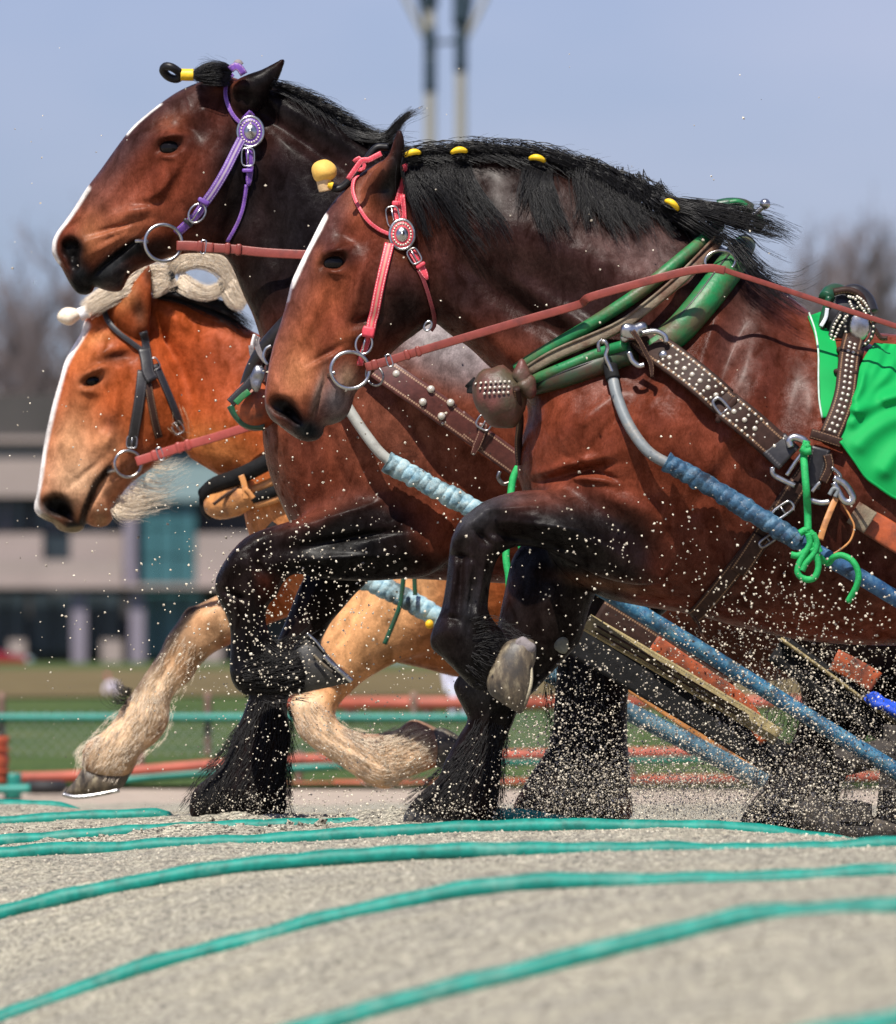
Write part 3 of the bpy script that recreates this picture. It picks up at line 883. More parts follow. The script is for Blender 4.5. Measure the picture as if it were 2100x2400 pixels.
# --- second horse: dark bay, purple bridle
h2_head = c1([(1130, 175), (1060, 158), (980, 170), (900, 198), (820, 238), (730, 302), (645, 372), (600, 420), (540, 500), (470, 598), (402, 688), (350, 770), (302, 840), (266, 890), (246, 938), (244, 980), (262, 1020), (288, 1052), (308, 1090), (330, 1132), (362, 1172), (400, 1182), (432, 1168), (444, 1142), (480, 1156), (530, 1168), (572, 1158), (605, 1095), (650, 1062), (715, 1035), (780, 1010), (860, 990), (960, 985), (1040, 975), (1120, 920), (1200, 830), (1250, 720), (1262, 600), (1250, 480), (1240, 380), (1230, 280), (1190, 205)])
h2_ear = c1([(1332, 74), (1328, 110), (1305, 170), (1270, 225), (1240, 290), (1160, 340), (1085, 300), (1075, 215), (1110, 175), (1160, 150), (1225, 128), (1285, 98)])
h2_torso = [(580, 190), (620, 196), (655, 203), (690, 222), (730, 243), (770, 268), (800, 292), (850, 318), (900, 348), (1000, 402), (1100, 452), (1200, 505), (1350, 590), (1500, 660), (1700, 730), (1900, 770), (2150, 790), (2350, 850), (2430, 970), (2420, 1100), (2300, 1250), (2100, 1340), (1800, 1385), (1500, 1385), (1200, 1368), (1000, 1358), (850, 1352), (760, 1335), (705, 1275), (668, 1200), (642, 1140), (624, 1080), (615, 1005), (617, 940), (619, 870), (612, 805), (595, 745), (570, 690), (546, 630), (525, 598), (495, 560), (540, 470), (590, 380), (600, 280)]
h2_near = c5([(1200, 420), (1080, 350), (960, 325), (860, 320), (700, 320), (600, 368), (500, 410), (380, 450), (280, 480), (200, 515), (140, 570), (85, 648), (50, 725), (60, 800), (95, 870), (118, 940), (122, 1020), (118, 1100), (122, 1170), (150, 1228), (205, 1258), (300, 1258), (400, 1252), (500, 1238), (560, 1200), (540, 1110), (470, 1040), (400, 1040), (340, 1020), (300, 960), (285, 890), (300, 835), (335, 795), (372, 725), (430, 690), (560, 715), (740, 722), (900, 715), (1060, 690), (1180, 580)])
h2_far = c5([(560, 560), (760, 600), (780, 700), (700, 790), (640, 860), (590, 920), (540, 1010), (480, 1100), (430, 1180), (400, 1250), (385, 1310), (395, 1400), (400, 1480), (380, 1600), (382, 1700), (378, 1800), (320, 1850), (180, 1860), (40, 1850), (-60, 1830), (-70, 1760), (-40, 1690), (40, 1625), (95, 1560), (125, 1470), (178, 1350), (208, 1265), (235, 1180), (300, 1080), (350, 980), (400, 860), (450, 740)])
h2_hind = [(1400, 1250), (1700, 1100), (1750, 1300), (1600, 1400), (1500, 1500), (1475, 1600), (1470, 1720), (1478, 1840), (1470, 1925), (1320, 1935), (1230, 1928), (1200, 1900), (1240, 1820), (1290, 1740), (1300, 1640), (1310, 1540), (1340, 1420)]
h2_hindb = [(1800, 1250), (2350, 1100), (2330, 1400), (2160, 1590), (2050, 1700), (1990, 1800), (1965, 1880), (1960, 1945), (1780, 1950), (1735, 1925), (1790, 1840), (1850, 1750), (1880, 1650), (1850, 1540), (1780, 1420)]
h2_head_rel = gl(c1, [
    (815, 480, 95, 70, -10, 0.016), (802, 494, 66, 36, -10, -0.018, 2), (810, 444, 66, 15, -6, 0.014), (780, 545, 46, 12, 14, 0.006), (735, 528, 22, 18, 50, -0.006),
    (900, 420, 60, 40, 30, -0.010), (960, 330, 60, 50, 0, 0.008),
    (760, 690, 130, 24, 128, 0.012), (660, 660, 150, 50, 128, -0.011), (700, 760, 60, 20, 170, -0.012), (620, 800, 70, 30, 160, 0.009),
    (1010, 640, 180, 140, 110, 0.016), (860, 620, 30, 150, 25, -0.006), (480, 760, 130, 26, 128, 0.007),
    (560, 870, 110, 12, 165, -0.008), (530, 900, 100, 12, 160, 0.006), (500, 960, 120, 14, 150, 0.006),
    (340, 985, 100, 86, 60, 0.018), (338, 968, 50, 42, 65, -0.032, 2), (352, 1034, 40, 28, 75, -0.018, 2), (430, 960, 60, 60, 0, 0.010),
    (560, 1000, 170, 9, 142, -0.014), (540, 1090, 110, 34, 150, 0.012), (380, 1110, 60, 50, 40, 0.010)], 1.45)
h2_body_rel = [tuple(g[:5]) + (g[5] * 1.7,) for g in [
    (690, 1080, 60, 130, -10, 0.018), (780, 1060, 20, 170, -18, -0.014), (900, 1010, 110, 130, 20, 0.020), (1000, 1050, 90, 14, 60, -0.010),
    (1040, 850, 140, 60, 30, 0.014), (640, 1000, 30, 110, 5, 0.010), (900, 1200, 150, 60, 10, 0.012),
    (760, 300, 200, 22, 32, 0.018), (700, 330, 160, 18, 36, -0.014), (720, 480, 60, 200, -20, 0.012), (640, 560, 30, 160, -20, -0.010)]]
h2_leg_rel = gl(c5, [(110, 650, 34, 60, 20, 0.010), (180, 570, 60, 20, -30, 0.008), (260, 660, 46, 16, 60, -0.009), (140, 790, 60, 14, 20, -0.008), (160, 950, 12, 140, -4, 0.008), (250, 960, 12, 130, -4, 0.009), (205, 980, 10, 140, -4, -0.010), (660, 400, 200, 16, -16, 0.010), (700, 520, 180, 18, -8, -0.012), (640, 620, 200, 20, -4, 0.010), (150, 620, 90, 70, 0, 0.012), (280, 600, 40, 80, 20, -0.008), (560, 440, 220, 46, -14, 0.014), (560, 560, 190, 26, -6, -0.008), (210, 900, 24, 160, 0, 0.010), (165, 930, 14, 150, 0, -0.008), (180, 1180, 60, 50, 0, 0.012)], 1.9)

# --- farthest horse: chestnut with a broad blaze
h3_head = c1([(560, 1185), (500, 1200), (440, 1245), (400, 1298), (380, 1360), (332, 1440), (302, 1500), (280, 1580), (256, 1660), (236, 1740), (212, 1850), (196, 1950), (184, 2040), (170, 2130), (160, 2180), (176, 2212), (212, 2236), (250, 2252), (272, 2280), (312, 2296), (360, 2296), (390, 2280), (402, 2252), (432, 2266), (472, 2270), (510, 2256), (528, 2222), (530, 2170), (560, 2130), (610, 2070), (660, 2030), (720, 1990), (800, 1940), (870, 1880), (900, 1800), (900, 1700), (860, 1560), (800, 1450), (740, 1370), (710, 1280), (690, 1210), (630, 1180)])
h3_ear = c1([(700, 1042), (708, 1080), (710, 1200), (705, 1290), (690, 1370), (620, 1390), (545, 1330), (525, 1250), (560, 1200), (620, 1135), (660, 1085)])
h3_ear2 = c1([(352, 1165), (420, 1155), (500, 1165), (520, 1210), (470, 1250), (410, 1255), (385, 1225)])
h3_torso = [(330, 692), (400, 695), (450, 710), (500, 725), (545, 745), (580, 770), (640, 800), (750, 850), (900, 900), (1100, 930), (1400, 960), (1700, 1000), (2000, 1040), (2200, 1120), (2250, 1280), (2150, 1450), (1900, 1580), (1600, 1605), (1300, 1598), (1080, 1588), (1000, 1568), (920, 1550), (850, 1528), (780, 1480), (700, 1400), (640, 1350), (600, 1290), (580, 1240), (572, 1200), (568, 1170), (560, 1125), (520, 1117), (490, 1100), (465, 1085), (440, 1065), (425, 1000), (430, 900), (390, 800), (335, 740)]
h3_ext = c4([(1600, 700), (1400, 640), (1250, 690), (1150, 735), (1060, 775), (1000, 800), (930, 835), (880, 850), (830, 920), (780, 990), (750, 1055), (700, 1130), (640, 1222), (580, 1300), (535, 1375), (490, 1425), (430, 1465), (392, 1510), (382, 1570), (400, 1610), (480, 1640), (580, 1640), (630, 1600), (655, 1540), (740, 1470), (788, 1390), (800, 1290), (835, 1230), (885, 1195), (930, 1130), (965, 1090), (1010, 1055), (1060, 1030), (1140, 990), (1250, 930), (1400, 880), (1600, 860)])
h3_bent = c5([(1150, 640), (1130, 800), (1095, 960), (1060, 1040), (980, 1080), (900, 1105), (820, 1145), (740, 1195), (690, 1240), (640, 1290), (612, 1345), (640, 1395), (690, 1420), (760, 1438), (840, 1435), (910, 1415), (980, 1372), (1090, 1415), (1180, 1470), (1190, 1520), (1090, 1590), (1000, 1625), (950, 1645), (885, 1688), (825, 1697), (740, 1660), (640, 1592), (540, 1530), (445, 1450), (412, 1370), (400, 1305), (420, 1265), (520, 1232), (560, 1190), (555, 1100), (545, 1010), (600, 900), (690, 775), (740, 700), (850, 620), (1000, 590)])
h3_hind = [(2050, 1150), (2250, 1150), (2330, 1300), (2380, 1450), (2370, 1560), (2400, 1640), (2370, 1780), (2360, 1890), (2230, 1895), (2270, 1800), (2290, 1690), (2260, 1580), (2180, 1450), (2060, 1300)]
h3_head_rel = gl(c1, [
    (440, 1565, 95, 70, -20, 0.016), (440, 1586, 56, 28, -22, -0.018, 2), (455, 1540, 70, 16, -24, 0.014), (420, 1640, 46, 12, 10, 0.006),
    (560, 1480, 70, 26, -10, -0.014), (480, 1470, 70, 30, -20, 0.010),
    (530, 1760, 150, 26, 98, 0.012), (420, 1780, 160, 50, 100, -0.010), (510, 1800, 40, 30, 100, -0.012), (480, 1880, 60, 34, 150, 0.010),
    (720, 1700, 190, 130, 60, 0.016), (600, 1640, 30, 170, 6, -0.006), (310, 1900, 160, 26, 100, 0.006),
    (420, 2010, 100, 14, 140, -0.006), (275, 2172, 110, 84, 15, 0.018), (270, 2172, 62, 46, 12, -0.032, 2), (316, 2206, 44, 26, 45, -0.022, 2), (370, 2120, 50, 60, 0, 0.008),
    (462, 2110, 140, 9, 118, -0.014), (490, 2200, 44, 56, 10, 0.012), (560, 2020, 80, 10, 140, -0.006)], 1.45)
h3_body_rel = [(450, 800, 40, 150, -30, 0.012), (520, 900, 120, 30, 50, -0.008), (500, 1010, 60, 70, 0, 0.012), (640, 1240, 50, 90, -10, 0.016)]
h3_leg_rel = gl(c5, [(480, 1300, 60, 50, 0, 0.010), (800, 900, 60, 160, 35, 0.012), (700, 900, 20, 150, 32, -0.010), (700, 1540, 150, 16, 28, 0.008), (660, 1500, 150, 12, 28, -0.008), (830, 1640, 50, 40, 0, 0.010)]) + gl(c4, [(960, 880, 60, 60, 0, 0.012), (740, 1130, 150, 16, 120, 0.010), (780, 1140, 150, 12, 120, -0.008), (690, 1340, 60, 70, 20, 0.012)])

def make_horse(name, label, y0, spec, base, strokes, mat, h):
    root = thing(name, label, 'horse', tuple(P(spec['foot'][0], spec['foot'][1], y0)), 'draft horses pulling abreast')
    parts = []
    for poly, ctrl, rel, k in spec['parts']:
        parts.append(Part(poly, y0, ctrl, rel, 4.0, k))
    v, f = skin(parts, FINE, h)
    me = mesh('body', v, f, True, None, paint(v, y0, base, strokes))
    body = link('body', me, mat, root)
    bvh = BVHTree.FromPolygons([tuple(p) for p in v.tolist()], [tuple(q) for q in f.tolist()])
    return root, body, bvh, parts

EARC = lambda px, py, off: [(px - 20, py + 75, .95, off * .62), (px, py - 10, 0.7, off), (px + 24, py - 70, .6, off * 1.1)]
H1S = dict(foot=(1250, 1930), parts=[
    (h1_torso, [(950, 450, .55, 0), (1100, 560, .48, 0), (1300, 680, .46, 0), (1500, 800, .56, 0), (1650, 1000, .74, 0), (1320, 1100, .78, 0), (1900, 1100, .80, 0), (2500, 1150, .80, 0)], h1_body_rel, .04),
    (h1_head, [(900, 500, .62, 0), (950, 650, .66, 0), (750, 750, .62, 0), (680, 950, .74, 0)], h1_head_rel, .03),
    (h1_ear, EARC(910, 380, -.085), gl(c2, [(690, 360, 45, 60, 20, -0.016)]), .012),
    (h1_ear, EARC(910, 380, .085), (), .012),
    (h1_near, [(1500, 1250, 1.0, -.20), (1100, 1250, .9, -.22), (1060, 1450, .9, -.22)], h1_leg_rel, .05),
    (h1_far, [(1300, 1350, .85, .16), (1180, 1600, .8, .17), (1100, 1850, .8, .17)], (), .05),
    (h1_hind, [(2700, 1400, .9, -.2)], (), .06), (h1_hind, [(2700, 1400, .9, .2)], (), .06)])
H2S = dict(foot=(700, 1910), parts=[
    (h2_torso, [(640, 300, .5, 0), (700, 500, .46, 0), (800, 700, .56, 0), (900, 1000, .74, 0), (700, 1050, .78, 0), (1500, 1050, .8, 0), (2200, 1050, .8, 0)], h2_body_rel, .04),
    (h2_head, [(540, 300, .62, 0), (560, 430, .66, 0), (350, 450, .62, 0), (190, 620, .74, 0)], h2_head_rel, .03),
    (h2_ear, EARC(600, 190, -.085), gl(c1, [(1140, 260, 45, 30, 20, -0.014)]), .012),
    (h2_ear, EARC(600, 190, .085), (), .012),
    (h2_near, [(900, 1250, 1.0, -.20), (560, 1300, .9, -.22), (560, 1500, .9, -.22)], h2_leg_rel, .05),
    (h2_far, [(750, 1400, .9, .16), (620, 1650, .8, .17), (560, 1850, .8, .17)], (), .05),
    (h2_hind, [(1400, 1500, .8, .22)], (), .06), (h2_hindb, [(1950, 1600, .85, -.12)], (), .06)])
H3S = dict(foot=(600, 1900), parts=[
    (h3_torso, [(380, 760, .55, 0), (480, 900, .48, 0), (600, 1000, .6, 0), (700, 1200, .78, 0), (1300, 1250, .82, 0), (2000, 1250, .82, 0)], h3_body_rel, .04),
    (h3_head, [(320, 780, .62, 0), (400, 950, .66, 0), (200, 950, .62, 0), (160, 1150, .74, 0)], h3_head_rel, .03),
    (h3_ear, EARC(320, 720, -.085), gl(c1, [(650, 1270, 45, 40, 20, -0.016)]), .012),
    (h3_ear2, EARC(215, 700, .09), (), .012),
    (h3_bent, [(900, 1450, .9, -.18), (680, 1700, .9, -.2), (900, 1800, .85, -.2)], h3_leg_rel, .05),
    (h3_ext, [(600, 1400, .9, .18), (400, 1600, .85, .18), (260, 1780, .8, .18)], h3_leg_rel, .05),
    (h3_hind, [(2050, 1500, .9, -.2)], (), .06), (h3_hind, [(2050, 1500, .9, .2)], (), .06)])

S1 = [
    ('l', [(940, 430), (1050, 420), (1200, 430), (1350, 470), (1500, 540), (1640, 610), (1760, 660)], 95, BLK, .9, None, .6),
    ('g', (1230, 620, 330, 200, 32, 0, 2), (.016, .008, .007), .94), ('g', (1060, 720, 90, 110, 30, 0), BLK, .8), ('g', (1420, 720, 260, 150, 32, 0), (.022, .010, .009), .85), ('g', (1500, 610, 110, 36, 18, 0), (.11, .06, .052), .55), ('g', (1300, 500, 120, 40, 20, 0), (.05, .028, .024), .5),  # dark neck; the last two strokes paint sheen on the crest
    ('g', (1780, 830, 120, 170, 20, 0), BAYD, .7), ('g', (1720, 800, 40, 90, 20, 0), (.12, .06, .05), .5), ('g', (1860, 960, 40, 120, 10, 0), BAYD, .6), ('g', (1930, 1270, 300, 190, 0, 0, 1.5), BAYD, .8), ('g', (1650, 1400, 260, 70, 10, 0), BAYD, .6),  # the widest stroke paints the belly's shade into the coat
    ('g', (1560, 560, 60, 30, 20, 0), (.10, .06, .055), .5), ('g', (1500, 600, 90, 40, 20, 0), (.10, .06, .055), .5),  # more pinkish sheen painted on the crest
    # head
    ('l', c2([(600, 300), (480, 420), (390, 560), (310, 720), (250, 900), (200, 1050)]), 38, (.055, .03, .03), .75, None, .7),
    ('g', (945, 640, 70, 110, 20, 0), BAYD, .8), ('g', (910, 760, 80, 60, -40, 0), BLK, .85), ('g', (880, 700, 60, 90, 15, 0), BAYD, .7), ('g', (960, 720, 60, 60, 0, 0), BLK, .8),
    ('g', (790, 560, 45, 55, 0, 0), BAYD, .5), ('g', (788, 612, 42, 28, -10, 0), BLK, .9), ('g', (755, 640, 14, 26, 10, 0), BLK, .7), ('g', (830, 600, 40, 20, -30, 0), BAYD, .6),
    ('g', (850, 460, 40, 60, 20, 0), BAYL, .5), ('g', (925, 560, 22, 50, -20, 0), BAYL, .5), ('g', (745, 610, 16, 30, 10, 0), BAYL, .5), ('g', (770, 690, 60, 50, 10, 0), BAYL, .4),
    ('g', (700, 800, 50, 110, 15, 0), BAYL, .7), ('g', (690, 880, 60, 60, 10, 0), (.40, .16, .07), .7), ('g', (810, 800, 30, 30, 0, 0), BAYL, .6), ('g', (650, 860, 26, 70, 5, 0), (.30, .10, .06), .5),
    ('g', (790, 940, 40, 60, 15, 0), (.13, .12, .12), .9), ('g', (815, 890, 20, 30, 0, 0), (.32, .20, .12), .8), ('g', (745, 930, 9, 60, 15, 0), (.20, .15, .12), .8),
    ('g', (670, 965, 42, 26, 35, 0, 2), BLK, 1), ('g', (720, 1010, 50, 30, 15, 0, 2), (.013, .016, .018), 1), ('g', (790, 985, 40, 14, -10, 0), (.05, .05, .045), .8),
    ('l', c2([(128, 1390), (180, 1478), (260, 1530)]), 8, (.12, .10, .09), .6),
    ('l', c2([(392, 500), (350, 585), (310, 660), (275, 735), (240, 812)]), 12, WHT, 1.0, .045, .25), ('l', c2([(240, 812), (226, 885)]), 7, (.3, .27, .3), .8, .05),
    ('l', c2([(752, 84), (762, 160), (755, 260), (720, 370)]), 22, BLK, .9, None, .5), ('g', (902, 445, 26, 34, 20, 0), BLK, .9), ('g', (882, 390, 18, 40, 25, 0), BAYL, .6),
    # legs
    ('l', [(1440, 1290), (1330, 1265), (1200, 1265), (1090, 1250), (1090, 1330), (1085, 1420), (1050, 1490), (1130, 1570), (1200, 1610)], 95, BLK, .97, None, .45),
    ('g', (1330, 1180, 120, 34, 4, 0), (.12, .04, .028), .6), ('g', (1110, 1205, 60, 34, -30, 0), (.055, .055, .06), .75), ('g', (1190, 1172, 70, 18, -6, 0), (.05, .045, .046), .6), ('g', (1100, 1430, 20, 60, 10, 0), (.03, .03, .032), .6),  # greys: dust and a painted highlight on the raised knee and forearm
    ('l', [(1340, 1330), (1300, 1450), (1230, 1560), (1150, 1720), (1050, 1900)], 150, BLK, .97, None, .4),
    ('l', [(2720, 1450), (2720, 1700), (2690, 1930)], 160, BLK, .95), ('g', (1560, 1300, 150, 60, 0, 0), BAYD, .5), ('g', (1420, 1370, 100, 14, 10, 0), (.20, .09, .05), .5), ('g', (662, 953, 34, 23, 22, 0, 1.5), BLK, 1), ('g', (690, 976, 28, 15, 42, 0, 1.5), BLK, 1)]
S2 = [
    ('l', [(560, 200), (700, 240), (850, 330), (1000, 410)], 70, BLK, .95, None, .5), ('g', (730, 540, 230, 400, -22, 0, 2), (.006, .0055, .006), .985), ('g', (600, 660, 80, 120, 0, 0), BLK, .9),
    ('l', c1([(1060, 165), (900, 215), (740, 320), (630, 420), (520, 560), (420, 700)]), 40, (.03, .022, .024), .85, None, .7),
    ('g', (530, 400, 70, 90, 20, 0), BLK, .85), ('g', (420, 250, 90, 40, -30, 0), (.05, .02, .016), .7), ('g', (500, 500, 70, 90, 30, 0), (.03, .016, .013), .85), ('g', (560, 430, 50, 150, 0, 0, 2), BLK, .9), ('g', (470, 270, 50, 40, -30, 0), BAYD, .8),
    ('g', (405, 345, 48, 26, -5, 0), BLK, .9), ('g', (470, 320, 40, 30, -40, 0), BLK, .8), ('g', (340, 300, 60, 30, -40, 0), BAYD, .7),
    ('g', (400, 290, 40, 20, -20, 0), BAYL, .4), ('g', (530, 210, 34, 26, 0, 0), BAYL, .4), ('g', (420, 440, 60, 90, 30, 0), BAY, .6), ('g', (300, 400, 50, 110, 38, 0), BAYD, .4), ('g', (620, 1260, 50, 30, -20, 0), (.055, .055, .06), .7), ('g', (540, 1290, 24, 44, 20, 0), (.04, .04, .044), .6), ('g', (500, 1870, 70, 50, 0, 0), (.07, .062, .055), .8), ('g', (560, 1900, 120, 26, 0, 0), (.11, .10, .09), .7), ('g', (240, 480, 80, 60, -50, 0), (.17, .055, .035), .6),  # knee greys are painted sheen, low greys are dust on the planted leg
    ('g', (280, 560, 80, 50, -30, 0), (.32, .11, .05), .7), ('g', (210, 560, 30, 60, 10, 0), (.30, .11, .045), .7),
    ('l', c1([(395, 700), (350, 770), (300, 845), (262, 905), (250, 960), (262, 1010)]), 17, WHT, 1.0, .042, .3), ('l', c1([(750, 305), (690, 342), (640, 375), (610, 425)]), 9, WHT, .95, .03, .3),
    ('g', (172, 588, 36, 34, 0, 0, 2), BLK, 1), ('g', (190, 650, 34, 46, -10, 0, 2), (.012, .013, .014), 1), ('l', c1([(640, 960), (560, 1010), (480, 1080), (440, 1130)]), 22, BLK, 1, None, .5),
    ('g', (275, 650, 60, 34, -30, 0, 2), (.02, .021, .022), .95), ('g', (360, 590, 60, 30, -20, 0, 2), BLK, .9), ('l', c1([(345, 1140), (400, 1170)]), 14, BLK, 1),
    ('l', c1([(1330, 80), (1250, 150), (1150, 200)]), 22, BLK, .8), ('g', (560, 225, 34, 20, 10, 0), BLK, .8), ('g', (550, 190, 20, 14, 0, 0), BAY, .5),
    ('g', (1050, 820, 150, 85, 28, 0, 2), (.20, .18, .18), .95), ('g', (1050, 870, 30, 14, 20, 0), (.06, .05, .05), .7), ('g', (1100, 850, 22, 12, 40, 0), (.06, .05, .05), .6), ('g', (1000, 850, 18, 12, 0, 0), (.07, .06, .06), .6), ('g', (940, 1000, 170, 170, 0, 0), (.17, .062, .038), .6), ('g', (640, 1080, 40, 130, 0, 0), (.16, .06, .035), .6), ('g', (720, 1040, 40, 120, -14, 0), BAYD, .5),  # dusty grey shoulder, its sunlit top painted in; dark spots are coat mottling
    ('l', [(820, 1300), (700, 1290), (560, 1300), (550, 1400), (570, 1520), (600, 1610), (720, 1600)], 80, BLK, .97, None, .45), ('g', (800, 1190, 110, 28, -14, 0), (.25, .07, .04), .8),
    ('l', [(860, 1290), (780, 1420), (660, 1560), (600, 1700), (560, 1900)], 140, BLK, .97, None, .4), ('g', (1000, 1330, 250, 40, 0, 0), BLK, .8), ('l', [(1500, 1380), (1400, 1520), (1390, 1700), (1330, 1900)], 150, BLK, .97),
    ('l', [(2150, 1450), (1980, 1650), (1880, 1930)], 230, BLK, .97), ('g', (169, 584, 28, 24, 65, 0, 1.5), BLK, 1), ('g', (176, 618, 24, 18, 75, 0, 1.5), BLK, 1)]
CH = (.30, .060, .014); TAN = (.50, .20, .07); CREAM = (.70, .50, .32)
S3 = [
    ('g', (470, 850, 150, 110, 30, 0), (.36, .062, .016), .7), ('g', (560, 840, 80, 90, 40, 0), (.16, .04, .02), .5), ('g', (510, 1060, 90, 50, 20, 0), (.50, .18, .055), .8),
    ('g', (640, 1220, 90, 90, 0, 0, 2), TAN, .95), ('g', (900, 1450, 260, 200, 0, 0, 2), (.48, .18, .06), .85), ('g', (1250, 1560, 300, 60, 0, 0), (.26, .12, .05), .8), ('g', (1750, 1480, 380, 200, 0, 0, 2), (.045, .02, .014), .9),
    ('g', (200, 830, 60, 60, 0, 0), (.42, .12, .035), .6), ('g', (220, 890, 40, 22, -20, 0), (.10, .05, .03), .75), ('g', (275, 840, 46, 16, -8, 0), (.07, .03, .02), .8), ('g', (230, 795, 40, 16, -20, 0), (.5, .2, .07), .5),
    ('g', (180, 1000, 50, 90, 5, 0), (.44, .17, .07), .7), ('g', (185, 1130, 95, 90, 0, 0), (.55, .33, .19), .92), ('g', (165, 1040, 40, 60, 5, 0), (.50, .26, .13), .7), ('g', (255, 1040, 40, 40, 0, 0), (.50, .24, .11), .6), ('g', (330, 960, 50, 90, 10, 0), (.30, .08, .025), .5),
    ('g', (260, 1000, 20, 26, 0, 0), (.16, .05, .025), .7), ('g', (320, 1090, 50, 30, -40, 0), (.16, .08, .05), .7),
    ('l', c1([(390, 1350), (345, 1430), (305, 1540), (272, 1650), (245, 1760), (222, 1860), (205, 1960), (192, 2060), (178, 2160), (190, 2215)]), 21, WHT, 1.0, .045, .3),
    ('g', (137, 1190, 44, 34, 10, 0, 2), BLK, 1), ('g', (175, 1235, 34, 18, 10, 0, 2), (.012, .012, .012), 1), ('g', (240, 1220, 24, 24, 0, 0), (.25, .15, .08), .8), ('l', c4([(520, 200), (460, 260), (430, 330), (400, 400), (390, 450)]), 9, BLK, .95),
    ('l', c4([(205, 425), (260, 455), (310, 492), (380, 485)]), 9, (.28, .22, .13), .8), ('g', (330, 735, 22, 50, -10, 0), (.07, .035, .02), .85), ('g', (300, 700, 20, 40, 30, 0), (.40, .16, .06), .7), ('g', (350, 640, 10, 40, 5, 0), (.05, .03, .02), .7),
    ('l', c5([(900, 760), (740, 960), (600, 1150), (490, 1300), (560, 1420), (700, 1540), (830, 1620)]), 100, (.62, .33, .15), .8, None, .5),
    ('l', c5([(470, 1330), (560, 1440), (700, 1560), (840, 1600), (960, 1520)]), 44, CREAM, .8, None, .6), ('l', c5([(690, 1430), (800, 1460), (900, 1430)]), 20, (.12, .10, .09), .7), ('l', c5([(960, 1420), (1100, 1470)]), 46, (.20, .15, .11), .8),
    ('l', c4([(1060, 850), (960, 900), (850, 1060), (760, 1200), (640, 1380), (520, 1540)]), 70, (.42, .26, .14), .9, None, .4), ('g', (470, 1455, 36, 36, 0, 0), (.60, .32, .16), .8), ('l', c4([(900, 850), (800, 990), (720, 1130), (620, 1270)]), 12, (.05, .04, .035), .85, None, .6),
    ('l', c4([(760, 1230), (690, 1330), (560, 1480), (480, 1590)]), 45, CREAM, .8, None, .6), ('g', (430, 1500, 30, 36, -20, 0), (.05, .04, .035), .3), ('g', (135, 1186, 35, 26, 12, 0, 1.5), BLK, 1), ('g', (158, 1203, 26, 16, 45, 0, 1.5), BLK, 1)]

M_COAT1 = coat_mat('bay_coat', 0.26, 0.11)
M_COAT2 = coat_mat('dark_bay_coat', 0.26, 0.07)
M_COAT3 = coat_mat('chestnut_coat', 0.42, 0.13, 0.26)
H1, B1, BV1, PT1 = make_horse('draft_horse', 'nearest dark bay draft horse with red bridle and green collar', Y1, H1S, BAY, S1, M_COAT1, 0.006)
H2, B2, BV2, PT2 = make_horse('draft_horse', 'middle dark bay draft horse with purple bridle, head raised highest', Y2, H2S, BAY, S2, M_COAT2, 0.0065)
H3, B3, BV3, PT3 = make_horse('draft_horse', 'chestnut draft horse with white blaze and cream mane at far left', Y3, H3S, CH, S3, M_COAT3, 0.007)
# ------------------------------------------------------------------ tack: built on the horses' surfaces
CAMP = Vector((0, CAM_Y, CAM_Z))
def cast(bvh, px, py):
    d = (P(px, py, 0) - CAMP).normalized()
    loc, nor, _, _ = bvh.ray_cast(CAMP, d, 60)
    return loc, nor

def smooth1(a, k):
    if k < 1 or len(a) < 3: return a
    a = np.asarray(a, float)
    for _ in range(k):
        b = a.copy(); b[1:-1] = (a[:-2] + 2 * a[1:-1] + a[2:]) / 4; a = b
    return a

def lay(bvh, pts, off, ydef, step=7.0, sm=4, sub=8):
    """spline in the picture -> points resting on the surface, off metres proud, with face normals"""
    # sm >= 20: taut or stiff things, bent to a low-order curve that clears the surface
    q = spline(pts, sub)
    L = np.concatenate([[0], np.cumsum(np.linalg.norm(np.diff(q, axis=0), axis=1))])
    n = max(3, int(L[-1] / step) + 1)
    s = np.linspace(0, L[-1], n)
    q = np.stack([np.interp(s, L, q[:, 0]), np.interp(s, L, q[:, 1])], -1)
    ys = np.full(n, np.nan); nr = np.tile([0.0, -1.0, 0.0], (n, 1))
    for i, (a, b) in enumerate(q):
        loc, no = cast(bvh, a, b)
        if loc is not None:
            ys[i] = loc.y
            nr[i] = no
    ok = ~np.isnan(ys)
    if ok.sum() == 0: ys[:] = ydef
    else: ys = np.interp(np.arange(n), np.nonzero(ok)[0], ys[ok])
    # never sinks below the surface: raise to the running front
    if sm >= 20:
        x_ = np.linspace(-1, 1, n); y2 = np.polyval(np.polyfit(x_, ys, 3), x_); y2 = y2 - max(0, np.percentile(y2 - ys, 90))
    else:
        y2 = smooth1(ys, sm)
        y2 = np.minimum(y2, ys + 0.001)
        y2 = smooth1(y2, 2)
    nr = smooth1(nr, sm if sm < 20 else 160); nr[:, 1] -= 0.25
    nr /= np.linalg.norm(nr, axis=1)[:, None]
    p = Pa(q, y2) + nr * off
    return p, nr

def strap(name, pts, wpx, bvh, y0, mat, parent, off=0.005, th=0.006, taper=None, step=7.0, sm=4):
    p, nr = lay(bvh, pts, off, y0 - 0.12, step, sm)
    w = wpx * mpp(y0)
    w = np.full(len(p), w)
    if taper: w = w * np.interp(np.linspace(0, 1, len(p)), taper[0], taper[1])
    mb = MB(); ribbon(mb, p, nr, w, th)
    o = mb.build(name, mat, parent)
    return o, p, nr, w

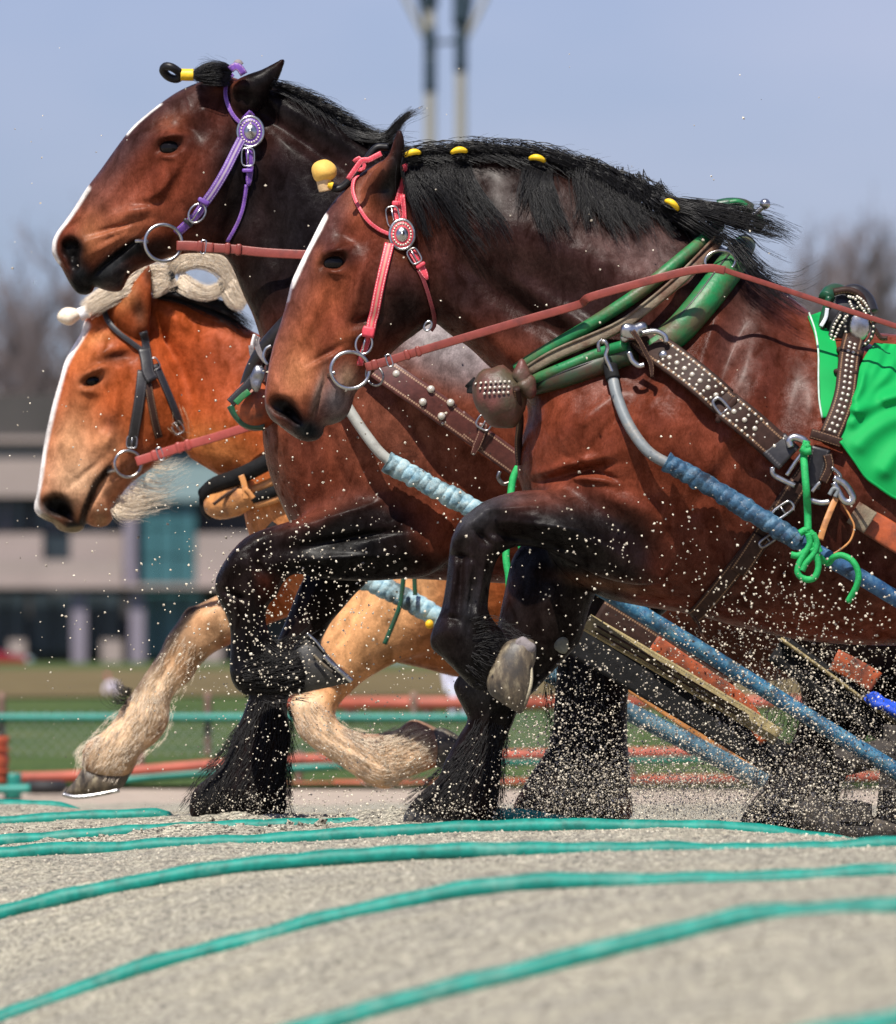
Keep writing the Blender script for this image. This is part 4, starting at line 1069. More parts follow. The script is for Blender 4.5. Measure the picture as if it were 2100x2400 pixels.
def band(name, pts, ys, wpx, mat, parent, th=0.006, nrm=None, y0=None, taper=None, sub=8):
    """free-hanging strap: picture points with a depth for each"""
    q = spline(np.column_stack([np.asarray(pts, float), np.asarray(ys, float)]), sub)
    p = np.array([P(a, b, c) for a, b, c in q])
    nr = np.tile([0.0, -1.0, 0.05] if nrm is None else nrm, (len(p), 1))
    w = np.full(len(p), wpx * mpp(float(np.mean(ys))))
    if taper: w = w * np.interp(np.linspace(0, 1, len(p)), taper[0], taper[1])
    mb = MB(); ribbon(mb, p, nr, w, th)
    return mb.build(name, mat, parent), p, nr

def rod(name, pts, ys, r, mat, parent, seg=8, sub=8, closed=False, rr=None):
    a = np.column_stack([np.asarray(pts, float), np.broadcast_to(np.asarray(ys, float), (len(pts),))])
    q = spline(a, sub, closed) if len(a) > 2 or closed else spline(a, sub)
    p = np.array([P(*c) for c in q])
    rad = r if rr is None else r * np.interp(np.linspace(0, 1, len(p)), rr[0], rr[1])
    mb = MB(); tube(mb, p, rad, seg, closed=closed)
    return mb.build(name, mat, parent)

def ring(name, px, py, y, rx, ry, r, mat, parent, ang=0.0, yaw=0.0, seg=8, n=40):
    """hoop centred where the picture shows it; rx, ry in photograph pixels, yaw turns it about the vertical"""
    c = np.array(P(px, py, y)); m = mpp(y)
    t = np.linspace(0, 2 * math.pi, n, endpoint=False)
    a = np.stack([rx * np.cos(t), ry * np.sin(t)], -1) * m
    ca, sa = math.cos(ang), math.sin(ang)
    x = a[:, 0] * ca - a[:, 1] * sa; z = a[:, 0] * sa + a[:, 1] * ca
    p = np.stack([c[0] + x, c[1] + x * math.tan(yaw), c[2] + z], -1)
    mb = MB(); tube(mb, p, r, seg, closed=True)
    return mb.build(name, mat, parent)

def stud_mesh(name, r):
    mb = MB(); th = np.linspace(0, math.pi / 2, 5)
    v = [(0, 0, r * 0.75)]; seg = 10
    for t in th[1:]:
        for k in range(seg):
            a = 2 * math.pi * k / seg
            v.append((r * math.sin(t) * math.cos(a), r * math.sin(t) * math.sin(a), r * 0.75 * math.cos(t)))
    k = np.arange(seg); k2 = (k + 1) % seg
    fs = [np.stack([np.zeros(seg, int), 1 + k, 1 + k2], -1)]
    for i in range(3): fs.append(np.stack([1 + i * seg + k, 1 + (i + 1) * seg + k, 1 + (i + 1) * seg + k2, 1 + i * seg + k2], -1))
    return mesh(name, np.array(v), fs)
_studs = {}
def studs(name, spots, r, mat, parent):
    """spots: (point, normal); one shared mesh"""
    key = (name, round(r, 5), mat.name)
    if key not in _studs:
        _studs[key] = stud_mesh(name, r); _studs[key].materials.append(mat)
    for p, nr in spots:
        o = link(name, _studs[key], None, parent)
        o.location = o.location + Vector(p)
        o.rotation_mode = 'QUATERNION'
        o.rotation_quaternion = Vector(nr).to_track_quat('Z', 'Y')

def along(p, nr, w, th, s0, s1, n, lat):
    """n spots along a strap between fractions s0..s1, lateral position -1..1"""
    L = np.concatenate([[0], np.cumsum(np.linalg.norm(np.diff(p, axis=0), axis=1))]); L /= L[-1]
    t = np.gradient(p, axis=0); t /= np.linalg.norm(t, axis=1)[:, None]
    nn = nr - (nr * t).sum(1)[:, None] * t; nn /= np.linalg.norm(nn, axis=1)[:, None]
    sd = np.cross(t, nn)
    r = []
    for s in np.linspace(s0, s1, n):
        g = lambda a: np.array([np.interp(s, L, a[:, i]) for i in range(3)])
        r.append((g(p) + g(sd) * lat * np.interp(s, L, np.broadcast_to(w, (len(p),))) * 0.5 + g(nn) * th * 0.5, g(nn)))
    return r

def buckle(name, px, py, bvh, y0, rx, ry, ang, mat, parent, off=0.012, r=0.0026, square=True):
    loc, no = cast(bvh, px, py)
    y = (loc.y if loc is not None else y0 - .12) - off
    c = np.array(P(px, py, y)); m = mpp(y0)
    n = 28; t = np.linspace(0, 2 * math.pi, n, endpoint=False)
    e = 0.55 if square else 1.0
    a = np.stack([np.sign(np.cos(t)) * np.abs(np.cos(t)) ** e * rx, np.sign(np.sin(t)) * np.abs(np.sin(t)) ** e * ry], -1) * m
    ca, sa = math.cos(R_(ang)), math.sin(R_(ang))
    p = np.stack([c[0] + a[:, 0] * ca - a[:, 1] * sa, np.full(n, c[1]), c[2] - a[:, 0] * sa - a[:, 1] * ca], -1)
    mb = MB(); tube(mb, p, r, 7, closed=True)
    # tongue
    q = np.stack([c + np.array([-rx * ca, -0.4 / 400, rx * sa]) * m, c + np.array([rx * ca, -0.4 / 400, -rx * sa]) * m])
    tube(mb, q, r * 0.8, 6)
    return mb.build(name, mat, parent)

def keeper(name, px, py, bvh, y0, w, h, ang, mat, parent, off=0.008, d=0.014, y=None):
    """loop round a strap: w across the strap, h along it (picture px)"""
    if y is None:
        loc, no = cast(bvh, px, py); y = (loc.y if loc is not None else y0 - .12) - off
    c = np.array(P(px, py, y)); m = mpp(y0)
    ca, sa = math.cos(R_(ang)), math.sin(R_(ang))
    ax = np.array([[ca, 0, -sa], [0, 1, 0], [sa, 0, ca]])
    me_pts = np.array([(x, yy, z) for x in (-.5, .5) for yy in (-.5, .5) for z in (-.5, .5)])
    mb = MB(); n = 16
    t = np.linspace(0, 2 * math.pi, n, endpoint=False)
    prof = np.stack([np.sign(np.cos(t)) * np.abs(np.cos(t)) ** .4 * d * .5, np.sign(np.sin(t)) * np.abs(np.sin(t)) ** .4 * w * m * .5], -1)
    L = np.linspace(-.5, .5, 5); sc = np.array([.86, 1, 1.03, 1, .86])
    v = np.concatenate([np.stack([np.full(n, l * h * m), prof[:, 0] * s, prof[:, 1] * s], -1) for l, s in zip(L, sc)]) @ ax + c
    i = np.arange(4)[:, None]; j = np.arange(n)[None]; j2 = (j + 1) % n
    f = np.stack([i * n + j, i * n + j2 + 0 * i, (i + 1) * n + j2, (i + 1) * n + j], -1).reshape(-1, 4)
    mb.add(v, [f, np.arange(n)[None, ::-1], (4 * n + np.arange(n))[None]])
    return mb.build(name, mat, parent)

def rosette(parent, px, py, bvh, y0, rx, ry, mdisc, mmetal):
    loc, no = cast(bvh, px, py); m = mpp(y0)
    y = loc.y - 0.016
    c = np.array(P(px, py, y))
    n = np.array([0.0, -1, 0.10]); n /= np.linalg.norm(n)
    X = np.array([1.0, 0, 0]); Z = np.cross(n, X) * -1
    def disc(name, prof, mat):
        seg = 36; t = np.linspace(0, 2 * math.pi, seg, endpoint=False); mb = MB(); v = []
        for fr, h in prof: v.append(c + np.outer(np.cos(t), X) * rx * m * fr + np.outer(np.sin(t), Z) * ry * m * fr + n * h)
        k = np.arange(seg); k2 = (k + 1) % seg
        f = [np.stack([i * seg + k, i * seg + k2, (i + 1) * seg + k2, (i + 1) * seg + k], -1) for i in range(len(prof) - 1)]
        mb.add(np.concatenate(v), f + [((len(prof) - 1) * seg + k)[None]])
        return mb.build(name, mat, parent)
    r = disc('rosette', [(.95, -.008), (.95, .002), (.9, .005), (.5, .006)], mdisc)
    rim = np.stack([c + math.cos(t) * X * rx * m * .97 + math.sin(t) * Z * ry * m * .97 + n * .004 for t in np.linspace(0, 2 * math.pi, 40, endpoint=False)])
    mb = MB(); tube(mb, rim, 0.0042, 8, closed=True); mb.build('rim', mmetal, r)
    disc2 = [(.5, .004), (.5, .007), (.45, .010), (.30, .013), (.12, .015), (.10, .018), (.03, .019)]
    o = disc('dome', disc2, mmetal); o.parent = r; o.location = r.location * 0 - Vector(parent.location) * 0
    studs('bead', [(c + math.cos(t) * X * rx * m * .70 + math.sin(t) * Z * ry * m * .70 + n * .006, n) for t in np.linspace(0, 2 * math.pi, 22, endpoint=False)], 0.0032, M_PEARL, r)
    return r

def stitched(name, rgb, edge, rough=0.45, ctr=None, wear=0.35, dark=0.5, spec=0.5):
    """leather with a paler line of stitching by each edge (u along, v across)"""
    t = NT(name)
    v = t.coord(); uv = t.coord('UV')
    sp = t.new('ShaderNodeSeparateXYZ'); t.l.new(uv, sp.inputs['Vector'])
    V = t.math('ABSOLUTE', t.math('SUBTRACT', sp.outputs['Y'], 0.5))
    n = t.noise(v, 60, 5, 0.65)
    c = t.ramp(n, [(0.3, tuple(x * (1 - wear) for x in rgb)), (0.7, tuple(min(1, x * (1 + wear)) for x in rgb))])
    cr = t.noise(t.coord('Object', (1, 1, 1)), 18, 6, 0.7)
    c = t.mix(t.ramp(cr, [(0.5, (0, 0, 0)), (0.72, (dark,) * 3)]), c, tuple(x * 0.35 for x in rgb))
    st = t.math('LESS_THAN', t.math('ABSOLUTE', t.math('SUBTRACT', V, 0.36)), 0.035)
    gap = t.math('GREATER_THAN', t.math('FRACT', t.math('MULTIPLY', sp.outputs['X'], 130.0)), 0.3)
    c = t.mix(t.math('MULTIPLY', t.math('MULTIPLY', st, gap), 0.8), c, edge)
    if ctr is not None:
        c = t.mix(t.math('LESS_THAN', V, 0.11), c, ctr)
    t.color(c); t.set(Roughness=rough); t.b.inputs['Specular IOR Level'].default_value = spec
    b = t.bump(cr, 0.25, 0.004)
    t.bump(st, -0.4, 0.002, b)
    return t.m

M_STEEL = plain('steel', (.50, .50, .50), 0.3, 1.0, .12, 60, .1, dirt=(.18, .15, .12), dirt_amt=.35)
M_IRON = plain('iron', (.34, .34, .35), 0.38, 1.0, .2, 60, .15, dirt=(.12, .08, .05), dirt_amt=.5)
M_PEARL = plain('pearl_stud', (.56, .51, .42), 0.3, 0.35, .1, 80, 0)
M_RED = stitched('red_leather', lin(204, 60, 78), lin(245, 200, 190), .5, ctr=lin(186, 130, 112))
M_REDP = stitched('red_strap', lin(206, 66, 80), lin(240, 170, 170), .5)
M_REDD = stitched('dark_red_leather', lin(112, 36, 44), lin(150, 90, 80), .5)
M_PUR = stitched('purple_leather', lin(112, 78, 150), lin(200, 186, 206), .5, ctr=lin(176, 160, 176))
M_PURP = stitched('purple_strap', lin(112, 72, 158), lin(190, 160, 160), .45)
M_BLKL = stitched('black_leather', lin(34, 32, 34), lin(80, 76, 74), .42)
M_BRNL = stitched('brown_leather', lin(82, 44, 38), lin(170, 138, 112), .42, spec=.4)
M_DKBR = stitched('dark_brown_leather', lin(54, 37, 31), lin(140, 110, 84), .55, spec=.15)
M_REIN = plain('rein_leather', lin(128, 58, 48), .42, 0, .18, 40, .12, dirt=lin(98, 48, 42), dirt_amt=.3)
M_REIN3 = plain('pale_rein_leather', lin(160, 72, 64), .42, 0, .15, 40, .12)
M_TANL = plain('tan_leather', lin(196, 134, 78), .45, 0, .25, 20, .2, dirt=lin(110, 70, 46), dirt_amt=.45)
M_ORNL = plain('orange_leather', lin(164, 76, 36), .55, 0, .3, 16, .3, dirt=lin(84, 44, 28), dirt_amt=.75)
M_GRN = plain('green_vinyl', lin(16, 112, 60), .48, 0, .2, 24, .3, dirt=lin(84, 80, 54), dirt_amt=.7, dscale=11)
M_DGRN = plain('dark_green_vinyl', lin(24, 74, 50), .4, 0, .2, 10, .1, dirt=lin(70, 46, 34), dirt_amt=.6, dscale=7)
M_HAME = plain('weathered_hame', lin(124, 112, 92), .7, .1, .25, 40, .45, dirt=lin(88, 52, 34), dirt_amt=.8, dscale=16)
M_GROPE = plain('green_cord', lin(18, 158, 80), .65, 0, .2, 90, .5)
M_HOSE = plain('grey_hose', lin(112, 118, 120), .5, 0, .15, 24, .15, dirt=lin(150, 140, 126), dirt_amt=.35)
M_HOSE2 = plain('pale_hose', lin(158, 158, 150), .55, 0, .12, 24, .15, dirt=lin(110, 104, 96), dirt_amt=.35)
M_RUBB = plain('black_rubber', (.012, .012, .0125), .75, 0, .3, 40, .3, .15)
M_BOOT = plain('worn_red_leather', lin(92, 52, 46), .5, 0, .4, 26, .5, dirt=lin(72, 62, 44), dirt_amt=.9, dscale=12)
M_WEB = stitched('beige_webbing', lin(150, 134, 92), lin(96, 86, 60), .7)
M_FELT = plain('grey_felt', lin(128, 120, 120), .9, 0, .2, 40, .3, dirt=lin(70, 62, 64), dirt_amt=.6, dscale=30)

def tape_mat(name, rgbs, dirt):
    t = NT(name); v = t.coord(); a = t.noise(v, 34, 6, .7); b = t.noise(v, 11, 5, .7); d = t.noise(v, 70, 4, .7)
    c = t.ramp(a, [(0.32, rgbs[0]), (0.5, rgbs[1]), (0.68, rgbs[2])])
    c = t.mix(t.ramp(b, [(0.5, (0, 0, 0)), (0.64, (.85,) * 3)]), c, dirt)
    c = t.mix(t.ramp(d, [(0.6, (0, 0, 0)), (0.72, (.6,) * 3)]), c, lin(196, 206, 206))
    t.color(c); t.set(Roughness=.6); t.bump(a, .5, .006)
    return t.m
M_TAPE1 = tape_mat('blue_tape', (lin(16, 40, 64), lin(40, 80, 108), lin(88, 124, 146)), lin(10, 14, 20))
M_TAPE2 = tape_mat('pale_blue_tape', (lin(84, 128, 150), lin(150, 182, 190), lin(186, 204, 202)), lin(40, 52, 52))
M_POLE1 = tape_mat('blue_pole', (lin(26, 62, 100), lin(44, 88, 128), lin(84, 122, 150)), lin(14, 26, 44))
M_POLE2 = tape_mat('scuffed_blue_pole', (lin(16, 60, 92), lin(38, 96, 128), lin(84, 132, 148)), lin(12, 20, 28))
M_POLE3 = tape_mat('grey_blue_pole', (lin(28, 64, 84), lin(56, 96, 114), lin(92, 120, 128)), lin(20, 26, 30))

def side(pts_fn, l): return pts_fn(l)

# --- red bridle
b1 = thing('bridle', 'red stitched leather bridle with silver rosette on the nearest horse', 'bridle', tuple(P(880, 560, Y1 - .12)), 'bridles')
kw = dict(bvh=BV1, y0=Y1, parent=b1)
strap('crownpiece', c2([(772, 250), (762, 330), (748, 400), (740, 470), (752, 540)]), 17, mat=M_REDP, **kw)
strap('crown_end', c2([(772, 395), (778, 450), (778, 530)]), 12, mat=M_REDP, off=.009, **kw)
keeper('keeper', 929, 477, BV1, Y1, 22, 12, 90, M_REDP, b1, .006)
buckle('buckle', 921, 508, BV1, Y1, 24, 15, 80, M_STEEL, b1)
strap('browband', c2([(560, 300), (542, 345), (540, 390), (560, 445), (600, 510), (650, 555), (708, 584)]), 9, mat=M_REDP, off=.007, th=.008, **kw)
strap('brow_knot', c2([(512, 322), (545, 275), (578, 232), (604, 232), (640, 214), (668, 200)]), 13, mat=M_REDP, off=.010, th=.008, **kw)
strap('brow_knot', c2([(538, 240), (565, 222), (590, 262), (572, 300)]), 9, mat=M_REDP, off=.016, th=.007, **kw)
strap('cheekpiece', c2([(706, 625), (690, 700), (672, 780), (652, 870), (632, 960), (606, 1060)]), 23, mat=M_RED, off=.007, **kw)
strap('cheek_end', c2([(604, 1050), (590, 1100), (572, 1150), (562, 1190)]), 16, mat=M_REDP, off=.008, **kw)
keeper('keeper', 863, 778, BV1, Y1, 29, 26, 101, M_REDP, b1, .009)
buckle('buckle', 853, 806, BV1, Y1, 24, 19, 104, M_STEEL, b1, .016, .0034, False)
strap('throatlatch_buckle_strap', c2([(800, 655), (830, 700), (858, 745), (884, 792)]), 19, mat=M_REDP, off=.009, taper=([0, .6, .85, 1], [1, 1, .8, .25]), **kw)
buckle('buckle', 971, 600, BV1, Y1, 18, 13, 60, M_STEEL, b1, .018)
keeper('keeper', 986, 622, BV1, Y1, 24, 9, 58, M_REDP, b1, .012)
strap('throatlatch', c2([(838, 745), (868, 810), (892, 880), (912, 950), (916, 1000), (900, 1030)]), 10, mat=M_REDD, off=.006, **kw)
ring('bit_ring', *c2([(521, 1215)])[0], Y1 - .115, 45, 43, .0052, M_STEEL, b1, yaw=.25)
rod('bit_mouthpiece', c2([(420, 1240), (436, 1232), (450, 1226)]), [Y1 - .085, Y1 - .10, Y1 - .10], .006, M_STEEL, b1)
ring('curb_ring', *c2([(636, 1240)])[0], Y1 - .09, 19, 24, .0035, M_IRON, b1, ang=.5, yaw=-.5)
rosette(b1, *c2([(765, 580)])[0], BV1, Y1, 30, 36, M_REDP, M_STEEL)
ring('throat_ring', *c2([(886, 1008)])[0], Y1 - .10, 8, 12, .003, M_STEEL, b1, ang=-.5)

# --- purple bridle
b2 = thing('bridle', 'purple stitched leather bridle on the horse holding its head highest', 'bridle', tuple(P(560, 330, Y2 - .12)), 'bridles')
kw = dict(bvh=BV2, y0=Y2, parent=b2)
strap('crownpiece', c1([(1150, 330), (1165, 350), (1175, 380)]), 30, mat=M_PURP, off=.008, **kw)
strap('browband', c1([(1092, 150), (1066, 180), (1057, 230), (1066, 290), (1092, 345), (1130, 385)]), 10, mat=M_PURP, off=.006, th=.008, **kw)
strap('brow_knot', c1([(1080, 128), (1100, 112), (1124, 120), (1144, 150)]), 18, mat=M_PURP, off=.010, th=.009, **kw)
rod('brow_tuft', c1([(1105, 118), (1115, 95), (1128, 108)]), Y2 - .05, .011, M_FELT, b2)
strap('cheekpiece', c1([(1128, 455), (1095, 520), (1060, 590), (1020, 660), (985, 715), (955, 755)]), 22, mat=M_PUR, off=.007, **kw)
strap('cheek_end', c1([(962, 745), (925, 800), (880, 845), (828, 892)]), 21, mat=M_PURP, off=.007, **kw)
keeper('keeper', 477, 472, BV2, Y2, 28, 11, 118, M_PURP, b2, .009)
buckle('buckle', 462, 500, BV2, Y2, 24, 18, 125, M_STEEL, b2, .016, .0034, False)
keeper('keeper', 441, 522, BV2, Y2, 26, 9, 132, M_BLKL, b2, .009)
strap('throatlatch_buckle_strap', c1([(1160, 500), (1166, 560), (1164, 610), (1158, 672)]), 18, mat=M_PURP, off=.008, taper=([0, .6, .85, 1], [1, 1, .9, .4]), **kw)
buckle('buckle', 581, 368, BV2, Y2, 21, 15, 90, M_STEEL, b2, .016)
keeper('keeper', 580, 400, BV2, Y2, 25, 9, 90, M_PURP, b2, .011)
strap('throatlatch', c1([(1152, 665), (1146, 720), (1134, 790), (1108, 860), (1068, 932)]), 9, mat=M_PURP, off=.005, **kw)
ring('bit_ring', *c1([(766, 938)])[0], Y2 - .125, 43, 43, .0052, M_STEEL, b2, yaw=.25)
rod('bit_mouthpiece', c1([(636, 930), (660, 930), (692, 932)]), [Y2 - .09, Y2 - .10, Y2 - .12], .006, M_STEEL, b2)
rosette(b2, *c1([(1174, 418)])[0], BV2, Y2, 31, 37, M_PURP, M_STEEL)

# --- black bridle
b3 = thing('bridle', 'plain black leather bridle on the chestnut horse', 'bridle', tuple(P(340, 860, Y3 - .12)), 'bridles')
kw = dict(bvh=BV3, y0=Y3, parent=b3)
strap('crownpiece', c1([(486, 1165), (490, 1200), (486, 1262)]), 14, mat=M_BLKL, off=.010, th=.01, **kw)
strap('browband', c1([(488, 1255), (510, 1310), (560, 1365), (620, 1412), (670, 1448)]), 13, mat=M_BLKL, off=.007, th=.009, **kw)
strap('crown_strap', c1([(668, 1350), (676, 1400), (684, 1450)]), 20, mat=M_BLKL, off=.012, **kw)
strap('cheek_junction', c1([(672, 1440), (684, 1500), (690, 1550), (712, 1590)]), 30, mat=M_BLKL, off=.014, th=.012, **kw)
strap('cheekpiece', c1([(668, 1540), (658, 1640), (642, 1750), (622, 1860), (616, 1900)]), 25, mat=M_BLKL, off=.007, **kw)
strap('noseband_strap', c1([(690, 1590), (706, 1680), (726, 1780), (744, 1850)]), 19, mat=M_DKBR, off=.005, **kw)
strap('throatlatch', c1([(726, 1510), (756, 1580), (790, 1660), (818, 1730), (842, 1790)]), 19, mat=M_BLKL, off=.007, **kw)
buckle('buckle', 358, 855, BV3, Y3, 14, 15, 60, M_IRON, b3)
buckle('buckle', 309, 1036, BV3, Y3, 14, 12, 95, M_IRON, b3)
buckle('buckle', 417, 1003, BV3, Y3, 14, 12, 60, M_IRON, b3)
ring('bit_ring', *c4([(600, 174)])[0], Y3 - .115, 31, 31, .0046, M_STEEL, b3, yaw=.25)
rod('bit_mouthpiece', c4([(505, 212), (530, 206), (545, 200)]), [Y3 - .085, Y3 - .10, Y3 - .11], .006, M_STEEL, b3)

# --- reins
def rein(label, pts, ys, w, mat, bandpx, buck, y0, group='leather reins'):
    r = thing('rein', label, 'rein', tuple(P(pts[0][0], pts[0][1], ys[0])), group)
    o, p, nr = band('strap', pts, ys, w, mat, r, .006)
    n = min(6, len(pts))
    band('rein_end', pts[:3], [a - .006 for a in ys[:3]], w * 1.06, mat, r, .006)
    q = spline(np.column_stack([np.asarray(pts, float), np.asarray(ys, float)]), 20)
    for bx, hh in bandpx:
        i = int(np.argmin(abs(q[:, 0] - bx))); dq = q[min(i + 1, len(q) - 1)] - q[max(i - 1, 0)]
        keeper('keeper', q[i, 0], q[i, 1], None, y0, w * 1.25, hh, math.degrees(math.atan2(dq[1], dq[0])), mat, r, y=q[i, 2] - .004, d=.018)
    i = int(np.argmin(abs(q[:, 0] - buck))); dq = q[i + 1] - q[i - 1]
    an = math.degrees(math.atan2(dq[1], dq[0])); m = mpp(y0)
    c = np.array(P(q[i, 0], q[i, 1], q[i, 2] - .009)); t = np.linspace(0, 2 * math.pi, 24, endpoint=False)
    a = np.stack([np.sign(np.cos(t)) * abs(np.cos(t)) ** .5 * 6, np.sign(np.sin(t)) * abs(np.sin(t)) ** .5 * w * .72], -1) * m
    ca, sa = math.cos(R_(an)), math.sin(R_(an))
    mb = MB(); tube(mb, np.stack([c[0] + a[:, 0] * ca - a[:, 1] * sa, np.full(24, c[1]), c[2] - a[:, 0] * sa - a[:, 1] * ca], -1), .0024, 6, closed=True)
    mb.build('buckle', M_STEEL, r)
    return r
sy = lambda bv, x, y, off, d: (lambda h: (h[0].y - off) if h[0] is not None else d)(cast(bv, x, y))
p1 = c2([(594, 1202), (700, 1172), (800, 1140), (1000, 1080), (1300, 992), (1600, 906)]) + c3([(350, 876), (560, 816), (740, 768), (850, 744), (930, 738), (990, 748)])
y1 = [Y1 - .125, Y1 - .135, Y1 - .145, Y1 - .17, Y1 - .21, Y1 - .25, Y1 - .28, Y1 - .30, Y1 - .315, Y1 - .32, Y1 - .32, Y1 - .315]
rein('long brown rein from the red bridle to the green collar', p1, y1, 20, M_REIN, [(878, 15), (955, 11), (982, 11)], 913, Y1)
band('rein_tail', c3([(985, 745), (1035, 762), (1130, 792), (1300, 848), (1500, 914), (1800, 1012), (2000, 1080)]), [Y1 - .315, Y1 - .31, Y1 - .30, Y1 - .28, Y1 - .27, Y1 - .26, Y1 - .25], 13, M_REIN, bpy.data.objects['rein'], .005)
p2 = c1([(828, 952), (900, 953), (1000, 962), (1100, 969), (1240, 984), (1420, 994), (1700, 1006), (1990, 1015)])
rein('brown rein from the purple bridle, passing behind the red-bridled head', p2, [Y2 - .135, Y2 - .14, Y2 - .15, Y2 - .16, Y2 - .18, Y2 - .2, Y2 - .24, Y2 - .28], 22, M_REIN, [(468, 15), (534, 13), (560, 13)], 476, Y2)
p3 = c4([(638, 164), (720, 138), (860, 92), (1000, 52), (1160, 2), (1300, -40), (1500, -100)])
rein('pale red rein from the black bridle of the chestnut', p3, [Y3 - .125, Y3 - .13, Y3 - .15, Y3 - .17, Y3 - .2, Y3 - .22, Y3 - .25], 21, M_REIN3, [(362, 15), (420, 12), (440, 12)], 374, Y3)
# ------------------------------------------------------------------ collars, traces, shafts, saddle
def cushion(name, pts, rpx, bvh, y0, mat, parent, off=0.0, flat=0.8, seg=14, sm=24, rr=None, ydef=None):
    """padded roll resting on the surface"""
    p, nr = lay(bvh, pts, off, y0 - .2 if ydef is None else ydef, 8, sm)
    r = np.full(len(p), rpx * mpp(y0))
    if rr: r = r * np.interp(np.linspace(0, 1, len(p)), rr[0], rr[1])
    mb = MB(); tube(mb, p, r, seg)
    return mb.build(name, mat, parent), p, nr

# --- green collar of the nearest horse
k1 = thing('horse_collar', 'green padded collar with weathered hames on the nearest horse', 'horse collar', tuple(P(1400, 760, Y1 - .3)), 'horse collars')
kb = dict(bvh=BV1, y0=Y1, parent=k1)
cushion('rim_roll', c3([(960, 535), (895, 608), (750, 732), (600, 852), (450, 955), (300, 1050), (150, 1135), (30, 1205)]), 15.5, mat=M_GRN, off=.020, **kb)
cushion('pad', c3([(1085, 625), (1020, 725), (945, 830), (856, 942), (760, 1045), (650, 1125)]), 36, mat=M_GRN, off=.012, rr=([0, .2, 1], [.7, 1, .95]), **kb)
cushion('pad', c3([(560, 1135), (430, 1185), (300, 1232), (180, 1268), (70, 1300)]), 26, mat=M_DGRN, off=.008, rr=([0, .8, 1], [1, .9, .7]), **kb)
cushion('pad_top_panel', c3([(520, 1115), (400, 1150), (270, 1205), (110, 1265)]), 13, mat=M_GRN, off=.030, **kb)
cushion('piping', c3([(1010, 690), (930, 790), (850, 895), (770, 985), (720, 1030)]), 3.0, mat=M_BLKL, off=.046, **kb)
cushion('piping', c3([(980, 800), (880, 925), (790, 1020)]), 2.5, mat=M_BLKL, off=.040, **kb)
cushion('piping', c3([(400, 1195), (270, 1235), (110, 1292)]), 2.5, mat=M_BLKL, off=.036, **kb)
strap('hame', c3([(960, 606), (930, 655), (790, 800), (640, 920), (520, 1010), (400, 1075), (200, 1165), (60, 1232)]), 23, mat=M_HAME, off=.036, th=.02, sm=24, **kb)
strap('hame_edge', c3([(925, 640), (770, 790), (620, 910), (500, 1000), (370, 1065), (180, 1150), (50, 1215)]), 6, mat=M_HAME, off=.046, th=.014, sm=24, **kb)
ring('terret', *c3([(968, 705)])[0], sy(BV1, 1690, 615, .075, -.33), 36, 25, .0042, M_STEEL, k1, ang=.1, yaw=.2)
# top of the collar above the withers
rod('collar_cap', c3([(955, 445), (1010, 436), (1070, 440), (1110, 460)]), [Y1 - .07, Y1 - .07, Y1 - .06, Y1 - .05], .017, M_DGRN, k1, 10)
rod('collar_cap', c3([(1010, 430), (1050, 426), (1090, 446)]), [Y1 - .08, Y1 - .08, Y1 - .07], .008, M_GRN, k1, 10)
rod('collar_cap', c3([(1110, 470), (1140, 490), (1156, 520), (1150, 545)]), [Y1 - .05, Y1 - .05, Y1 - .05, Y1 - .04], .012, M_DGRN, k1, 10)
hb = rod('hame_bolt', c3([(1088, 520), (1110, 498), (1140, 474), (1172, 445)]), Y1 - .09, .0075, M_STEEL, k1, 10)
mb = MB(); ball(mb, P(*c3([(1178, 436)])[0], Y1 - .09), .0145, seg=14, rings=10); mb.build('knob', M_STEEL, hb)
# boot at the foot of the collar
c = np.array(P(*c2([(1222, 1340)])[0], Y1 - .17))
ax = np.array([[.92, .1, .38], [-.08, .99, -.08], [-.38, 0, .92]])
mb = MB(); ball(mb, c, .072, .070, .086, 24, 16, ax)
V = mb.v[0]; d_ = V - c; rr_ = vnoise(V[:, 0] * 34, V[:, 2] * 34, 9); mb.v[0] = V + d_ * (rr_ * .16)[:, None]
boot = mb.build('collar_boot', M_BOOT, k1)
nb = []
for r_ in range(3):
    for i in range(8 - r_):
        u = -0.85 + i * .20 + r_ * .07; w_ = .62 - .20 * r_ + (-.05 * i)
        n = np.array([u * .8, -math.sqrt(max(.05, 1 - (u * .8) ** 2 - w_ ** 2)), w_])
        nb.append((c + (n * [.072, .070, .086]) @ ax * 1.0 + n * .002, n))
studs('stud', nb, .0042, M_PEARL, boot)
def lump(name, cc, r, mat, parent, seed, sc=(1, 1, 1), ax=None, amp=.3):
    mb = MB(); ball(mb, cc, r * sc[0], r * sc[1], r * sc[2], 16, 12, ax)
    V = mb.v[0]; d_ = V - np.asarray(cc); mb.v[0] = V + d_ * (vnoise(V[:, 0] * 40 + seed, V[:, 2] * 40, seed) * amp * 2)[:, None]
    return mb.build(name, mat, parent)
lump('collar_wrap', P(*c2([(1322, 1235)])[0], Y1 - .20), .030, M_TANL if False else M_BOOT, k1, 21, (.8, 1, 1.5))
lump('collar_wrap', P(*c2([(1350, 1290)])[0], Y1 - .20), .030, M_BOOT, k1, 22, (.9, 1, 1.1))
rod('collar_tie', c2([(1300, 1300), (1312, 1380), (1318, 1460), (1310, 1560), (1316, 1660)]), [Y1 - .24, Y1 - .2, Y1 - .12, Y1 - .06, Y1 - .05], .010, M_DKBR, k1, 8)
rod('boot_plate', c2([(1080, 1268), (1100, 1290), (1098, 1325)]), Y1 - .14, .018, M_RUBB, k1, 8)
